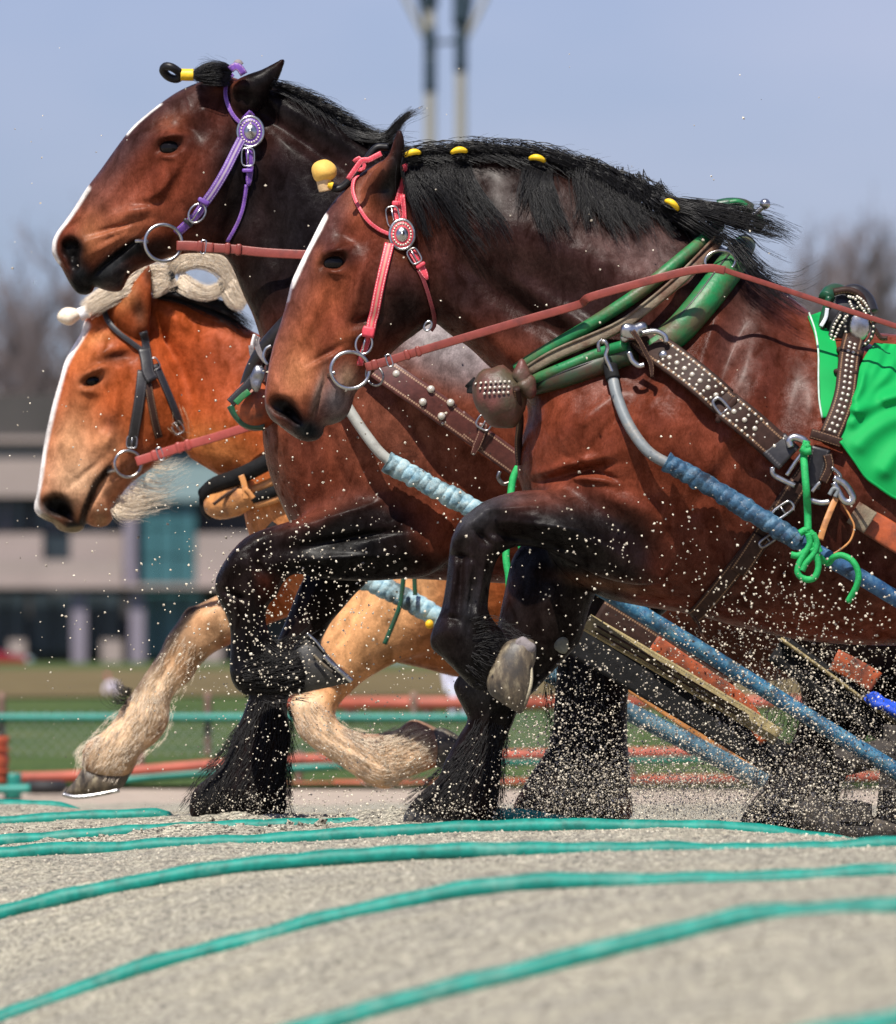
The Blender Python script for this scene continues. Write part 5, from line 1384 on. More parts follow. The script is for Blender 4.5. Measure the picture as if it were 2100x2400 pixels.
# hook fittings
rod('hame_hook', c3([(600, 1042), (660, 1032), (706, 1052), (716, 1084)]), sy(BV1, 1530, 790, .085, -.4), .0075, M_STEEL, k1, 10)
rod('hame_hook', c3([(540, 1130), (556, 1170), (586, 1194), (612, 1190)]), sy(BV1, 1490, 840, .075, -.4), .0075, M_STEEL, k1, 10)
lump('hame_clamp', P(*c3([(556, 1020)])[0], sy(BV1, 1482, 770, .075, -.4)), .026, M_STEEL, k1, 5, (1.35, .8, .9), amp=.5)
lump('hame_clamp', P(*c3([(515, 1060)])[0], sy(BV1, 1462, 790, .07, -.4)), .016, M_STEEL, k1, 6, (1, .8, 1.4), amp=.5)
band('hitch_strap', c3([(556, 1030), (590, 1080), (622, 1140), (644, 1190), (648, 1248)]), [sy(BV1, 1530, 850, .09, -.4)] * 5, 13, M_DKBR, k1, taper=([0, .85, 1], [1, .9, .5]))

# --- studded trace of the nearest horse
t1 = thing('trace_strap', 'dark brown trace strap with rows of pearl studs on the nearest horse', 'harness strap', tuple(P(1640, 920, Y1 - .35)), 'trace straps')
kt = dict(bvh=BV1, y0=Y1, parent=t1)
oA, pA, nA, wA = strap('strap', c3([(590, 1062), (700, 1155), (830, 1262), (960, 1366), (1090, 1470), (1200, 1562), (1290, 1630)]), 66, mat=M_DKBR, off=.034, th=.010, sm=24, **kt)
oP, pP, nP, wP = strap('upper_panel', c3([(640, 1105), (760, 1200), (880, 1298), (990, 1388)]), 72, mat=M_DKBR, off=.044, th=.008, sm=24, **kt)
oQ, pQ, nQ, wQ = strap('lower_panel', c3([(1000, 1400), (1100, 1480), (1190, 1556), (1262, 1612)]), 72, mat=M_DKBR, off=.045, th=.008, sm=24, **kt)
strap('trace_end', c3([(1215, 1575), (1262, 1612), (1300, 1640)]), 72, mat=M_BLKL, off=.050, th=.006, sm=6, **kt)
for (pp, nn, ww, par, s0, s1, n) in ((pP, nP, wP, oP, .22, .93, 11), (pQ, nQ, wQ, oQ, .10, .90, 9)):
    studs('small_stud', along(pp, nn, ww, .008, s0, s1, n, .70) + along(pp, nn, ww, .008, s0, s1, n, -.70), .0046, M_PEARL, par)
    studs('large_stud', along(pp, nn, ww, .008, s0 + .06, s1 - .03, n - 4, .04), .0074, M_PEARL, par)
    studs('small_stud', along(pp, nn, ww, .008, s0 + .02, s1 - .05, n - 3, .40) + along(pp, nn, ww, .008, s0 + .10, s1, n - 3, -.36), .0044, M_PEARL, par)
studs('concho', along(pP, nP, wP, .008, .20, .2, 1, .12), .013, M_STEEL, oP)
buckle('buckle', *c3([(990, 1408)])[0], BV1, Y1, 12, 36, -40, M_IRON, t1, .052, .005)
keeper('keeper', *c3([(1000, 1400)])[0], BV1, Y1, 76, 15, 40, M_DKBR, t1, .048, .016)

# --- brown trace of the middle horse
t2 = thing('trace_strap', 'wide brown trace strap with five large studs on the middle horse', 'harness strap', tuple(P(1050, 950, Y2 - .35)), 'trace straps')
kt = dict(bvh=BV2, y0=Y2, parent=t2)
oB, pB, nB, wB = strap('strap', c2([(600, 1165), (690, 1236), (850, 1340), (1000, 1440), (1150, 1540), (1290, 1635), (1460, 1750)]), 56, mat=M_BRNL, off=.042, th=.010, sm=24, **kt)
oC, pC, nC, wC = strap('panel', c2([(640, 1200), (720, 1256), (850, 1340), (985, 1428)]), 62, mat=M_BRNL, off=.052, th=.008, sm=24, **kt)
def at2(bv, y0, u, v, off): h = cast(bv, *c2([(u, v)])[0]); return (np.array(P(*c2([(u, v)])[0], h[0].y - off)), np.array([0, -.97, .25])) if h[0] is not None else None
studs('stud', [s for s in (at2(BV2, Y2, u, v, .058) for u, v in ((738, 1232), (900, 1304), (862, 1364), (992, 1367), (950, 1430))) if s], .0115, M_PEARL, oC)
strap('buckle_strap', c2([(1020, 1440), (1100, 1500), (1170, 1548)]), 50, mat=M_BRNL, off=.052, th=.008, sm=8, **kt)
strap('buckle_tongue', c2([(1150, 1460), (1140, 1510), (1118, 1560), (1098, 1600)]), 20, mat=M_BRNL, off=.062, th=.007, taper=([0, .7, 1], [1, 1, .5]), **kt)
buckle('buckle', *c2([(1150, 1462)])[0], BV2, Y2, 15, 17, -60, M_STEEL, t2, .066, .003)
rod('trace_hook', c5([(1382, 210), (1376, 240), (1400, 268), (1428, 262)]), Y2 - .42, .006, M_IRON, t2)

# --- collar of the middle horse
k2 = thing('horse_collar', 'black and tan collar of the middle horse, behind the nearest muzzle', 'horse collar', tuple(P(600, 880, Y2 - .25)), 'horse collars')
kb = dict(bvh=BV2, y0=Y2, parent=k2)
cushion('rim_roll', [(575, 930), (600, 860), (640, 800), (720, 720), (860, 620), (1000, 520), (1080, 450)], 20, mat=M_BLKL, off=.015, **kb)
strap('rim_edge', c2([(58, 1100), (66, 1150), (92, 1190), (128, 1210)]), 13, mat=M_FELT, off=.03, th=.01, **kb)
strap('rim_edge', c2([(74, 1050), (62, 1110), (88, 1170), (132, 1208)]), 7, mat=plain('white_edge', (.75, .74, .72), .6), off=.036, th=.01, **kb)
for q in range(3):
    rod('rim_tube', c2([(80 + q * 9, 1050 + q * 6), (74 + q * 9, 1090), (92 + q * 8, 1140), (118 + q * 5, 1178)]), Y2 - .24, .0035, M_FELT, k2, 6)
rod('collar_ring', c2([(150, 1100), (124, 1120), (116, 1160), (134, 1190)]), Y2 - .26, .005, M_STEEL, k2)
band('collar_strap', c1([(1240, 1530), (1200, 1560), (1160, 1610), (1110, 1660), (1080, 1690)]), [Y2 - .25] * 5, 24, M_BLKL, k2, .01)
lump('collar_buckle', P(*c1([(1210, 1570)])[0], Y2 - .27), .024, M_IRON, k2, 8, (1, .6, 1.3), amp=.5)
band('green_flap', c1([(1168, 1634), (1135, 1660), (1104, 1690)]), [Y2 - .27] * 3, 15, M_GRN, k2, .006)
c = np.array(P(*c1([(1195, 1700)])[0], Y2 - .16)); mb = MB(); ball(mb, c, .070, .070, .075, 20, 14)
mb.build('collar_boot', M_ORNL, k2)
rod('boot_edge', c1([(1080, 1700), (1110, 1750), (1160, 1790), (1240, 1800)]), Y2 - .19, .012, M_DGRN, k2)

# --- collar of the chestnut
k3 = thing('horse_collar', 'tan collar foot with black straps under the chestnut\'s neck', 'horse collar', tuple(P(540, 1160, Y3 - .25)), 'horse collars')
kb = dict(bvh=BV3, y0=Y3, parent=k3)
rod('collar_boot', c4([(985, 370), (1060, 360), (1140, 330), (1200, 305)]), [Y3 - .06, Y3 - .10, Y3 - .14, Y3 - .16], .046, M_TANL, k3, 16, rr=([0, .15, .5, 1], [.7, 1, 1.08, .8]))
rod('boot_plate', c4([(975, 300), (962, 340), (972, 390), (1000, 415)]), Y3 - .05, .020, M_RUBB, k3, 8)
rod('collar_roll', c4([(960, 320), (1010, 275), (1090, 245), (1180, 205), (1280, 150), (1420, 60)]), [Y3 - .06, Y3 - .1, Y3 - .15, Y3 - .2, Y3 - .24, Y3 - .28], .026, M_RUBB, k3, 12)
rod('collar_roll', c4([(1180, 300), (1250, 272), (1330, 235), (1450, 170)]), [Y3 - .17, Y3 - .2, Y3 - .23, Y3 - .27], .015, M_TANL, k3, 10)
rod('collar_roll', c4([(1190, 335), (1260, 312), (1340, 280), (1460, 220)]), [Y3 - .17, Y3 - .2, Y3 - .23, Y3 - .27], .020, M_RUBB, k3, 10)
rod('collar_roll', c4([(1200, 365), (1270, 348), (1350, 320), (1460, 270)]), [Y3 - .17, Y3 - .2, Y3 - .23, Y3 - .27], .012, M_TANL, k3, 10)
band('tie_strap', c4([(1130, 228), (1142, 260), (1150, 300), (1152, 340)]), [Y3 - .22] * 4, 14, M_TANL, k3)
band('tie_strap', c4([(1150, 290), (1170, 310), (1190, 335)]), [Y3 - .225] * 3, 10, M_TANL, k3)
band('boot_strap', c4([(1000, 365), (1060, 320), (1120, 285)]), [Y3 - .17] * 3, 8, M_DKBR, k3)

def hug(bv, pts, offs, y0):
    ys = [cast(bv, *p)[0] for p in pts]; ys = np.array([np.nan if h is None else h.y for h in ys])
    ok = ~np.isnan(ys); ys = np.interp(np.arange(len(ys)), np.nonzero(ok)[0], ys[ok]) if ok.any() else np.full(len(ys), y0 - .4)
    return list(np.minimum(smooth1(ys, 1), ys + .02) - np.array(offs))
# --- shafts: hose from the collar hook, taped grip, blue pole down to the sled
def shaft(label, y0, hose, yh, grip, yg, pole, yp, rg, rp, rh, mh, mt, mpole, bands, fit=True):
    s = thing('sled_shaft', label, 'sled shaft', tuple(P(grip[0][0], grip[0][1], yg[0])), 'sled shafts')
    rod('hose', hose, yh, rh, mh, s, 14)
    if fit:
        rod('hose_sleeve', hose[:2], yh[:2], rh * 1.3, M_RUBB, s, 12)
    a = spline(np.column_stack([np.asarray(grip, float), np.asarray(yg, float)]), 60)
    p = np.array([P(*q) for q in a]); L = np.concatenate([[0], np.cumsum(np.linalg.norm(np.diff(p, axis=0), axis=1))])
    u = L / L[-1] * bands
    r = rg * (1.0 + .08 * vnoise(u * .9, u * 0 + 1.3, 4))
    mb = MB(); tube(mb, p, r, 22)
    V = mb.v[0]; ia = np.repeat(np.arange(len(p)), 22); ka = np.tile(np.arange(22), len(p)) / 22.0; hx = u[ia] - ka
    fac = .93 + .10 * np.abs(np.sin(math.pi * hx)) ** .7 + .10 * vnoise(hx * 1.7, ka * 3, 14); V[:len(ia)] = p[ia] + (V[:len(ia)] - p[ia]) * fac[:, None]; mb.v[0] = V + np.stack([vnoise(V[:, 0] * 60, V[:, 2] * 60, 31), 0 * V[:, 0], vnoise(V[:, 0] * 60, V[:, 2] * 60 + 9, 32)], -1) * .006
    mb.build('taped_grip', mt, s)
    po = rod('pole', pole, yp, rp, mpole, s, 16)
    return s
g1 = c6([(712, 162), (800, 212), (940, 292), (1100, 392), (1250, 486), (1340, 545)])
sh1 = shaft('blue sled shaft with taped grip along the nearest horse\'s shoulder', Y1,
    c3([(452, 1195), (466, 1260), (482, 1330), (528, 1450), (590, 1550), (650, 1612), (735, 1660)]), hug(BV1, c3([(452, 1195), (466, 1260), (482, 1330), (528, 1450), (590, 1550), (650, 1612), (735, 1660)]), [.045, .04, .034, .036, .042, .046, .05], Y1),
    g1, hug(BV1, g1, [.05, .05, .055, .06, .065, .07], Y1),
    c6([(1310, 526), (1450, 604), (1620, 702), (1792, 806), (2100, 992), (2600, 1290)]), hug(BV1, c6([(1310, 526), (1450, 604), (1620, 702), (1792, 806), (2100, 992), (2600, 1290)]), [.068, .07, .075, .08, .09, .1], Y1), .0262, .0215, .0150, M_HOSE, M_TAPE1, M_POLE1, 15)
rod('shaft_hook', c3([(408, 1085), (428, 1082), (440, 1110), (432, 1150), (450, 1195), (462, 1225)]), sy(BV1, 1425, 840, .07, -.42), .0062, M_STEEL, sh1, 10)
rod('shaft_hook', c3([(400, 1130), (398, 1090), (416, 1072)]), sy(BV1, 1425, 830, .075, -.42), .005, M_STEEL, sh1, 10)
g2 = c5([(852, 165), (960, 222), (1080, 290), (1200, 352), (1330, 425)])
sh2 = shaft('pale taped sled shaft of the middle horse, between the two front chests', Y2,
    c2([(430, 1230), (470, 1310), (520, 1405), (600, 1525), (670, 1610), (760, 1680)]), hug(BV2, c2([(430, 1230), (470, 1310), (520, 1405), (600, 1525), (670, 1610), (760, 1680)]), [.05, .05, .045, .045, .05, .055], Y2),
    g2, hug(BV2, g2, [.055, .06, .065, .07, .08], Y2),
    c6([(-150, 415), (200, 628), (520, 828), (900, 1060), (1300, 1310), (1792, 1612), (2300, 1920)]), [Y2 - .52, Y2 - .53, Y2 - .54, Y2 - .55, Y2 - .55, Y2 - .56, Y2 - .57], .030, .0235, .0155, M_HOSE2, M_TAPE2, M_POLE2, 13)
g3 = c5([(700, 700), (800, 738), (920, 795), (1020, 850), (1120, 908)])
sh3 = shaft('pale taped sled shaft of the chestnut, lowest of the shafts', Y3,
    c5([(300, 470), (420, 560), (540, 630), (640, 672), (740, 716)]), [Y3 - .44, Y3 - .46, Y3 - .47, Y3 - .48, Y3 - .48],
    g3, [Y3 - .48, Y3 - .49, Y3 - .5, Y3 - .51, Y3 - .51],
    c6([(-380, 880), (-100, 1020), (180, 1162), (500, 1318), (800, 1470), (1200, 1680), (1700, 1940)]), [Y3 - .51, Y3 - .52, Y3 - .53, Y3 - .54, Y3 - .55, Y3 - .55, Y3 - .56], .032, .029, .0165, M_HOSE2, M_TAPE2, M_POLE3, 11)

# --- saddle pad and girth of the nearest horse
sd = thing('harness_saddle', 'ornate studded harness saddle with girth on the nearest horse\'s back', 'harness saddle', tuple(P(1980, 760, Y1 - .3)))
ks = dict(bvh=BV1, y0=Y1, parent=sd)
oS, pS, nS, wS = strap('side_strap', c3([(1590, 1050), (1566, 1150), (1556, 1250), (1546, 1340), (1520, 1430), (1478, 1530)]), 50, mat=M_DKBR, off=.022, th=.012, sm=10, **ks)
studs('stud', along(pS, nS, wS, .012, .22, .97, 17, .22) + along(pS, nS, wS, .012, .22, .97, 17, -.28), .0052, M_PEARL, oS)
keeper('keeper', *c3([(1556, 1225)])[0], BV1, Y1, 56, 13, 95, M_DKBR, sd, .026, .02)
keeper('keeper', *c3([(1575, 1130)])[0], BV1, Y1, 62, 16, 100, M_DKBR, sd, .026, .02)
lp = c3([(1392, 1512), (1460, 1532), (1535, 1556)])
band('strap_plate', lp, [sy(BV1, 1930, 1025, .035, -.4)] * 3, 24, M_DKBR, sd, .012)
hh = sy(BV1, 1990, 790, .03, -.33)
# the saddle's ornate side flap
lump('saddle_flap', P(*c3([(1560, 985)])[0], hh + .01), .062, M_BLKL, sd, 12, (1.15, .45, 1.25), amp=.12)
rod('flap_edge', c3([(1480, 870), (1452, 960), (1440, 1040), (1452, 1110), (1490, 1140)]), hh - .012, .009, M_DGRN, sd)
rod('flap_edge', c3([(1500, 850), (1560, 840), (1620, 862), (1655, 930), (1690, 1000)]), hh - .02, .010, M_DKBR, sd)
rod('flap_edge', c3([(1540, 935), (1500, 1000), (1480, 1080)]), hh - .03, .007, M_BLKL, sd)
n0 = np.array([-.1, -.97, .22]); n0 /= np.linalg.norm(n0)
mc = np.array(P(*c3([(1620, 1010)])[0], hh - .028)); mb = MB(); ball(mb, mc, .028, .012, .040, 18, 10)
md = mb.build('saddle_medallion', M_STEEL, sd)
mb = MB(); tt = np.linspace(0, 2 * math.pi, 30, endpoint=False)
tube(mb, np.stack([mc[0] + .038 * np.cos(tt), np.full(30, mc[1] + .004), mc[2] + .052 * np.sin(tt)], -1), .006, 7, closed=True); mb.build('medallion_rim', M_BLKL, md)
studs('stud', [(np.array([mc[0] + .038 * math.cos(t), mc[1] - .003, mc[2] + .052 * math.sin(t)]), n0) for t in np.linspace(0, 2 * math.pi, 22, endpoint=False)], .0036, M_PEARL, md)
sp_ = []
for path, n in ((c3([(1530, 960), (1500, 1010), (1486, 1070)]), 8), (c3([(1556, 965), (1524, 1020), (1500, 1076)]), 8), (c3([(1570, 870), (1600, 880), (1630, 920), (1650, 950)]), 9), (c3([(1575, 895), (1590, 930)]), 4), (c3([(1610, 870), (1640, 892), (1664, 930)]), 7)):
    q = spline(path, 10); ii_ = np.linspace(0, len(q) - 1, n).astype(int)
    sp_ += [(np.array(P(q[i][0], q[i][1], hh - .040)), n0) for i in ii_]
studs('stud', sp_, .0042, M_PEARL, sd)
rod('saddle_roll', c3([(1465, 880), (1480, 856), (1510, 846), (1540, 858)]), [hh, hh + .02, hh + .04, hh + .05], .022, M_DGRN, sd, 12)
rod('saddle_roll', c3([(1560, 870), (1600, 856), (1645, 890), (1668, 950)]), [hh + .02, hh + .02, hh + .02, hh + .01], .026, M_BLKL, sd, 12)
rod('saddle_hook', c3([(1690, 1020), (1720, 1062), (1752, 1066)]), hh - .02, .006, M_DKBR, sd)
band('saddle_trim', c3([(1470, 925), (1462, 970), (1440, 1010)]), [hh - .03] * 3, 9, plain('white_tape', (.72, .74, .8), .6), sd)
# girth
strap('girth', c6([(1410, 150), (1340, 250), (1270, 350), (1200, 450), (1120, 560), (1040, 660), (950, 770), (840, 890)]), 40, mat=M_DKBR, off=.010, th=.010, sm=10, **ks)
strap('girth_patch', c6([(1340, 262), (1300, 325), (1255, 392)]), 46, mat=M_DKBR, off=.020, th=.008, sm=6, **ks)
strap('girth_patch', c6([(1165, 505), (1110, 590), (1055, 668)]), 46, mat=M_DKBR, off=.018, th=.008, sm=6, **ks)
buckle('buckle', *c6([(1262, 392)])[0], BV1, Y1, 12, 27, 55, M_STEEL, sd, .032, .004)
buckle('buckle', *c6([(1195, 530)])[0], BV1, Y1, 8, 24, 55, M_IRON, sd, .028, .004)
strap('girth_tie', c6([(850, 890), (868, 930), (884, 980), (905, 1010)]), 6, mat=M_DKBR, off=.004, th=.004, **ks)
# coupling hardware below the trace
yh_ = sy(BV1, 1900, 1080, .05, -.42)
hw = thing('coupling_hardware', 'steel hooks and links where the studded trace meets the girth', 'harness fittings', tuple(P(1910, 1090, yh_)))
rod('hook', c6([(1300, 95), (1292, 66), (1316, 50), (1356, 62), (1376, 84)]), yh_, .0105, M_STEEL, hw, 12)
rod('link', c6([(1212, 190), (1218, 224), (1262, 250), (1318, 276)]), yh_ + .01, .0075, M_STEEL, hw, 10)
rod('link', c6([(1280, 228), (1318, 170), (1352, 124)]), yh_, .0055, M_STEEL, hw, 10)
rod('link', c6([(1390, 345), (1440, 356), (1480, 352)]), yh_ - .01, .008, M_STEEL, hw, 10)
rod('link', c6([(1398, 305), (1424, 272), (1436, 262)]), yh_ - .01, .0055, M_STEEL, hw, 10)
rod('link', c6([(1490, 190), (1530, 230), (1520, 275)]), yh_ - .01, .005, M_IRON, hw, 10)
rod('carabiner', c6([(1500, 240), (1552, 270), (1588, 326), (1582, 352), (1548, 346), (1520, 300), (1500, 262)]), yh_ - .015, .0095, M_STEEL, hw, 10)
rod('cable_loop', c6([(1480, 320), (1500, 290), (1520, 300), (1506, 330)]), yh_ - .02, .006, M_HOSE, hw, 8)
band('leather_pad', c6([(1440, 100), (1412, 200), (1390, 285)]), [yh_ + .01] * 3, 46, M_BLKL, hw, .012)
band('leather_pad', c6([(1470, 130), (1480, 190), (1450, 260)]), [yh_ - .002] * 3, 22, M_DKBR, hw, .01)
band('hanging_strap', c6([(1512, 330), (1486, 390), (1458, 460), (1436, 530)]), [yh_ - .01, yh_ - .02, yh_ - .03, yh_ - .03], 15, M_TANL, hw, .008)
rod('cord', c6([(1536, 350), (1576, 420), (1596, 470), (1580, 530), (1540, 570), (1500, 596)]), yh_ - .01, .0028, M_TANL, hw, 6)

# --- green cord lashing the shaft
GY = sy(BV1, 1893, 1255, .07, Y1 - .45)
gc = thing('lashing_cord', 'bright green cord knotted round the nearest blue shaft', 'cord', tuple(P(1893, 1200, Y1 - .55)))
rod('cord', c6([(1374, 66), (1360, 130), (1364, 200), (1372, 300), (1378, 400), (1380, 490)]), [yh_ - .02, yh_ - .02, yh_ - .04, yh_ - .05, GY - .03, GY - .035], .0100, M_GROPE, gc, 10)
rod('cord_wrap', c6([(1346, 100), (1370, 116), (1394, 112)]), yh_ - .035, .010, M_GROPE, gc, 10)
rod('cord_wrap', c6([(1352, 84), (1372, 96), (1388, 84)]), yh_ - .03, .009, M_GROPE, gc, 10)
rod('knot', c6([(1340, 500), (1372, 486), (1410, 520), (1424, 580), (1396, 610), (1356, 590)]), GY - .035, .0095, M_GROPE, gc, 10)
rod('knot', c6([(1300, 600), (1336, 604), (1372, 580), (1400, 556), (1420, 560), (1436, 590)]), GY - .042, .0088, M_GROPE, gc, 10)
rod('knot', c6([(1380, 500), (1388, 550), (1360, 600), (1336, 650), (1334, 690), (1372, 716), (1410, 706), (1428, 660), (1420, 610), (1396, 570)]), GY - .046, .0088, M_GROPE, gc, 10)
rod('knot', c6([(1404, 500), (1420, 540), (1410, 590), (1370, 640), (1352, 676)]), GY - .05, .0080, M_GROPE, gc, 10)
rod('cord_tail', c6([(1424, 600), (1470, 640), (1500, 612), (1540, 604), (1590, 632), (1616, 690), (1606, 750), (1566, 822)]), [GY - .03, GY, GY - .03, GY - .04, GY - .05, GY - .05, GY - .045, GY - .03], .0085, M_GROPE, gc, 10)
gd = thing('lashing_cord', 'green cord ends hanging behind the nearest raised foreleg', 'cord', tuple(P(1190, 1350, Y2 - .5)))
rod('cord', c5([(1468, 190), (1446, 240), (1436, 300), (1428, 420), (1412, 600), (1424, 700), (1428, 790)]), [Y2 - .44, Y2 - .45, Y2 - .46, Y2 - .5, Y2 - .54, Y2 - .55, Y2 - .55], .0105, M_GROPE, gd, 10)
rod('cord', c5([(1470, 420), (1484, 560), (1496, 640), (1508, 720), (1508, 812)]), Y2 - .545, .0105, M_GROPE, gd, 10)
lump('knot', P(*c5([(1548, 604)])[0], Y2 - .54), .030, M_TAPE2, gd, 4, (1.2, 1, .9), amp=.6)

# --- green blanket over the nearest horse's back
def drape(name, L, Rr, bvh, off, ydef, nu, nv, mat, parent, wr):
    A = spline(L, 12); B = spline(Rr, 12)
    rs = lambda Q: np.stack([np.interp(np.linspace(0, 1, nv), np.linspace(0, 1, len(Q)), Q[:, k]) for k in (0, 1)], -1)
    A, B = rs(A), rs(B); u = np.linspace(0, 1, nu)
    Q = A[:, None] * (1 - u[None, :, None]) + B[:, None] * u[None, :, None]
    Y = np.full((nv, nu), np.nan)
    for i in range(nv):
        for j in range(nu):
            h = cast(bvh, *Q[i, j])
            if h[0] is not None: Y[i, j] = h[0].y
    if np.isnan(Y).all(): Y[:] = ydef
    for j in range(nu):          # above the back line the cloth lies over the spine; below the belly it hangs
        ok = np.nonzero(~np.isnan(Y[:, j]))[0]
        if len(ok):
            Y[:ok[0], j] = Y[ok[0], j] + .05 * np.arange(ok[0], 0, -1) / 4; Y[ok[-1] + 1:, j] = Y[ok[-1], j]
    Y = np.where(np.isnan(Y), ydef, Y)
    for _ in range(6): Y = np.minimum(blur1(Y), Y + .004)
    Y = Y - off - wr(Q[..., 0], Q[..., 1])
    v = Pa(Q, Y).reshape(-1, 3); back = v + np.array([0, .004, 0])
    n = nu * nv; i = np.arange(nv - 1)[:, None] * nu + np.arange(nu - 1)[None]
    f = np.stack([i, i + nu, i + nu + 1, i + 1], -1).reshape(-1, 4)
    e = np.concatenate([np.arange(nu), np.arange(1, nv) * nu + nu - 1, (nv - 1) * nu + np.arange(nu - 2, -1, -1), np.arange(nv - 2, 0, -1) * nu])
    e2 = np.roll(e, -1); rim = np.stack([e, e2, e2 + n, e + n], -1)
    return link(name, mesh(name, np.concatenate([v, back]), [f, f[:, ::-1] + n, rim]), mat, parent)
def cloth_mat(name, rgb):
    t = NT(name); v = t.coord(); a = t.noise(v, 7, 4)
    t.color(t.ramp(a, [(.3, tuple(x * .88 for x in rgb)), (.7, tuple(min(1, x * 1.1) for x in rgb))])); t.set(Roughness=.7)
    t.b.inputs['Specular IOR Level'].default_value = .25
    t.bump(t.noise(v, 900, 2), .08, .001)
    return t.m
M_CLOTH = cloth_mat('green_cloth', lin(0, 150, 72))
bk = thing('saddle_cloth', 'bright green cloth draped over the nearest horse\'s back at right edge', 'saddle cloth', tuple(P(2060, 950, Y1 - .3)))
FOLDS = [(c3([(1700, 1110), (1655, 1200), (1600, 1330), (1585, 1390)]), 9, .012), (c3([(1730, 1110), (1700, 1200), (1640, 1310), (1600, 1400)]), 9, .014), (c3([(1790, 1150), (1750, 1230), (1690, 1300), (1620, 1400)]), 10, .014), (c3([(1850, 1330), (1760, 1350), (1680, 1380), (1590, 1450)]), 13, .018),
         (c3([(1900, 1180), (1850, 1280), (1800, 1320), (1740, 1340)]), 10, .012), (c3([(1900, 1420), (1780, 1440), (1680, 1500), (1620, 1560)]), 16, .012), (c3([(1880, 1560), (1800, 1600), (1740, 1680)]), 16, .012), (c3([(1640, 1240), (1625, 1300), (1600, 1350)]), 6, .010), (c3([(1980, 1250), (1930, 1400), (1900, 1600)]), 16, .02), (c3([(2120, 1200), (2100, 1400), (2080, 1700)]), 18, .02)]
def wr1(x, y):
    r = .004 * vnoise(x * .012, y * .012, 8)
    for pts, w, a in FOLDS:
        q = spline(pts, 8); best = np.full(x.shape, 1e9)
        for (ax, ay), (bx, by) in zip(q[:-1], q[1:]):
            ex, ey = bx - ax, by - ay; t = np.clip(((x - ax) * ex + (y - ay) * ey) / (ex * ex + ey * ey), 0, 1)
            best = np.minimum(best, (x - ax - ex * t) ** 2 + (y - ay - ey * t) ** 2)
        r = r + 1.7 * a * np.exp(-best / (2 * w * w)) - a * .6 * np.exp(-best / (2 * (2.4 * w) ** 2))
    return r
drape('cloth', c3([(1690, 1086), (1640, 1160), (1600, 1260), (1580, 1340), (1560, 1430), (1532, 1545), (1600, 1640), (1650, 1712), (1700, 1752), (1792, 1812)]),
      c3([(2300, 1130), (2320, 1260), (2340, 1360), (2350, 1460), (2350, 1560), (2340, 1640), (2330, 1720), (2300, 1800), (2280, 1860), (2200, 1940)]), BV1, .030, Y1 - .38, 90, 90, M_CLOTH, bk, wr1)
wr2 = lambda x, y: .004 * np.sin(y * .06)
drape('front_flap', c3([(1378, 962), (1410, 1050), (1426, 1150), (1428, 1260), (1432, 1360), (1446, 1440)]), c3([(1470, 930), (1500, 1040), (1520, 1150), (1520, 1260), (1510, 1360), (1484, 1440)]), BV1, .008, Y1 - .34, 14, 40, M_CLOTH, bk, wr2)
cushion('hem', c3([(1376, 962), (1408, 1050), (1424, 1150), (1426, 1260), (1430, 1360), (1444, 1445)]), 2.2, bvh=BV1, y0=Y1, mat=plain('pale_hem', (.40, .56, .46), .7), parent=bk, off=.012)
rod('hem', c3([(1532, 1548), (1600, 1642), (1650, 1714), (1700, 1754), (1800, 1818), (2000, 1880)]), [Y1 - .445, Y1 - .45, Y1 - .455, Y1 - .455, Y1 - .45, Y1 - .44], .004, M_CLOTH, bk, 6)

# --- far-side traces and boards seen under the bellies
def ftrace(label, parts, name='trace_strap', cat='harness strap', group='trace straps'):
    t = thing(name, label, cat, tuple(P(*parts[0][1][0], parts[0][2])), group)
    for nm, pts, y, w, mat, th in parts: band(nm, pts, [y] * len(pts), w, mat, t, th)
    return t
ftrace('beige ribbed webbing trace running down under the nearest belly', [
    ('webbing', c6([(340, 915), (400, 950), (700, 1125), (1050, 1335), (1240, 1455)]), Y2 - .44, 42, M_WEB, .010),
    ('backing', c6([(250, 965), (600, 1172), (900, 1352), (1260, 1570)]), Y2 - .33, 84, M_RUBB, .012),
    ('rib', c6([(390, 935), (700, 1115), (1100, 1355)]), Y2 - .452, 5, M_DKBR, .012), ('rib', c6([(380, 958), (690, 1138), (1060, 1360)]), Y2 - .452, 4, M_DKBR, .012)])
ftrace('brown leather trace just above the lowest blue shaft', [
    ('strap', [(1330, 1512), (1400, 1556), (1484, 1606), (1636, 1705), (1810, 1812)], Y3 - .45, 42, M_TANL, .012), ('strap_edge', [(1330, 1494), (1400, 1538), (1484, 1588), (1636, 1687), (1810, 1794)], Y3 - .46, 5, M_DKBR, .014)])
ftrace('orange leather trace tucked below the middle blue shaft', [
    ('strap', c6([(655, 1012), (760, 1082), (900, 1178), (1060, 1290), (1190, 1470)]), Y2 - .38, 40, M_ORNL, .010),
    ('strap_back', c6([(400, 860), (560, 960), (760, 1090), (1000, 1250)]), Y2 - .36, 60, M_DKBR, .010)])
ftrace('orange leather trace at the right edge below the green cloth', [
    ('strap', c6([(1640, 430), (1720, 480), (1850, 560), (2050, 680)]), sy(BV1, 2080, 1270, .02, Y1 - .42), 62, M_ORNL, .012), ('strap_tip', c6([(1590, 400), (1630, 425), (1672, 452)]), sy(BV1, 2020, 1215, .024, Y1 - .42), 58, M_HAME, .012)])
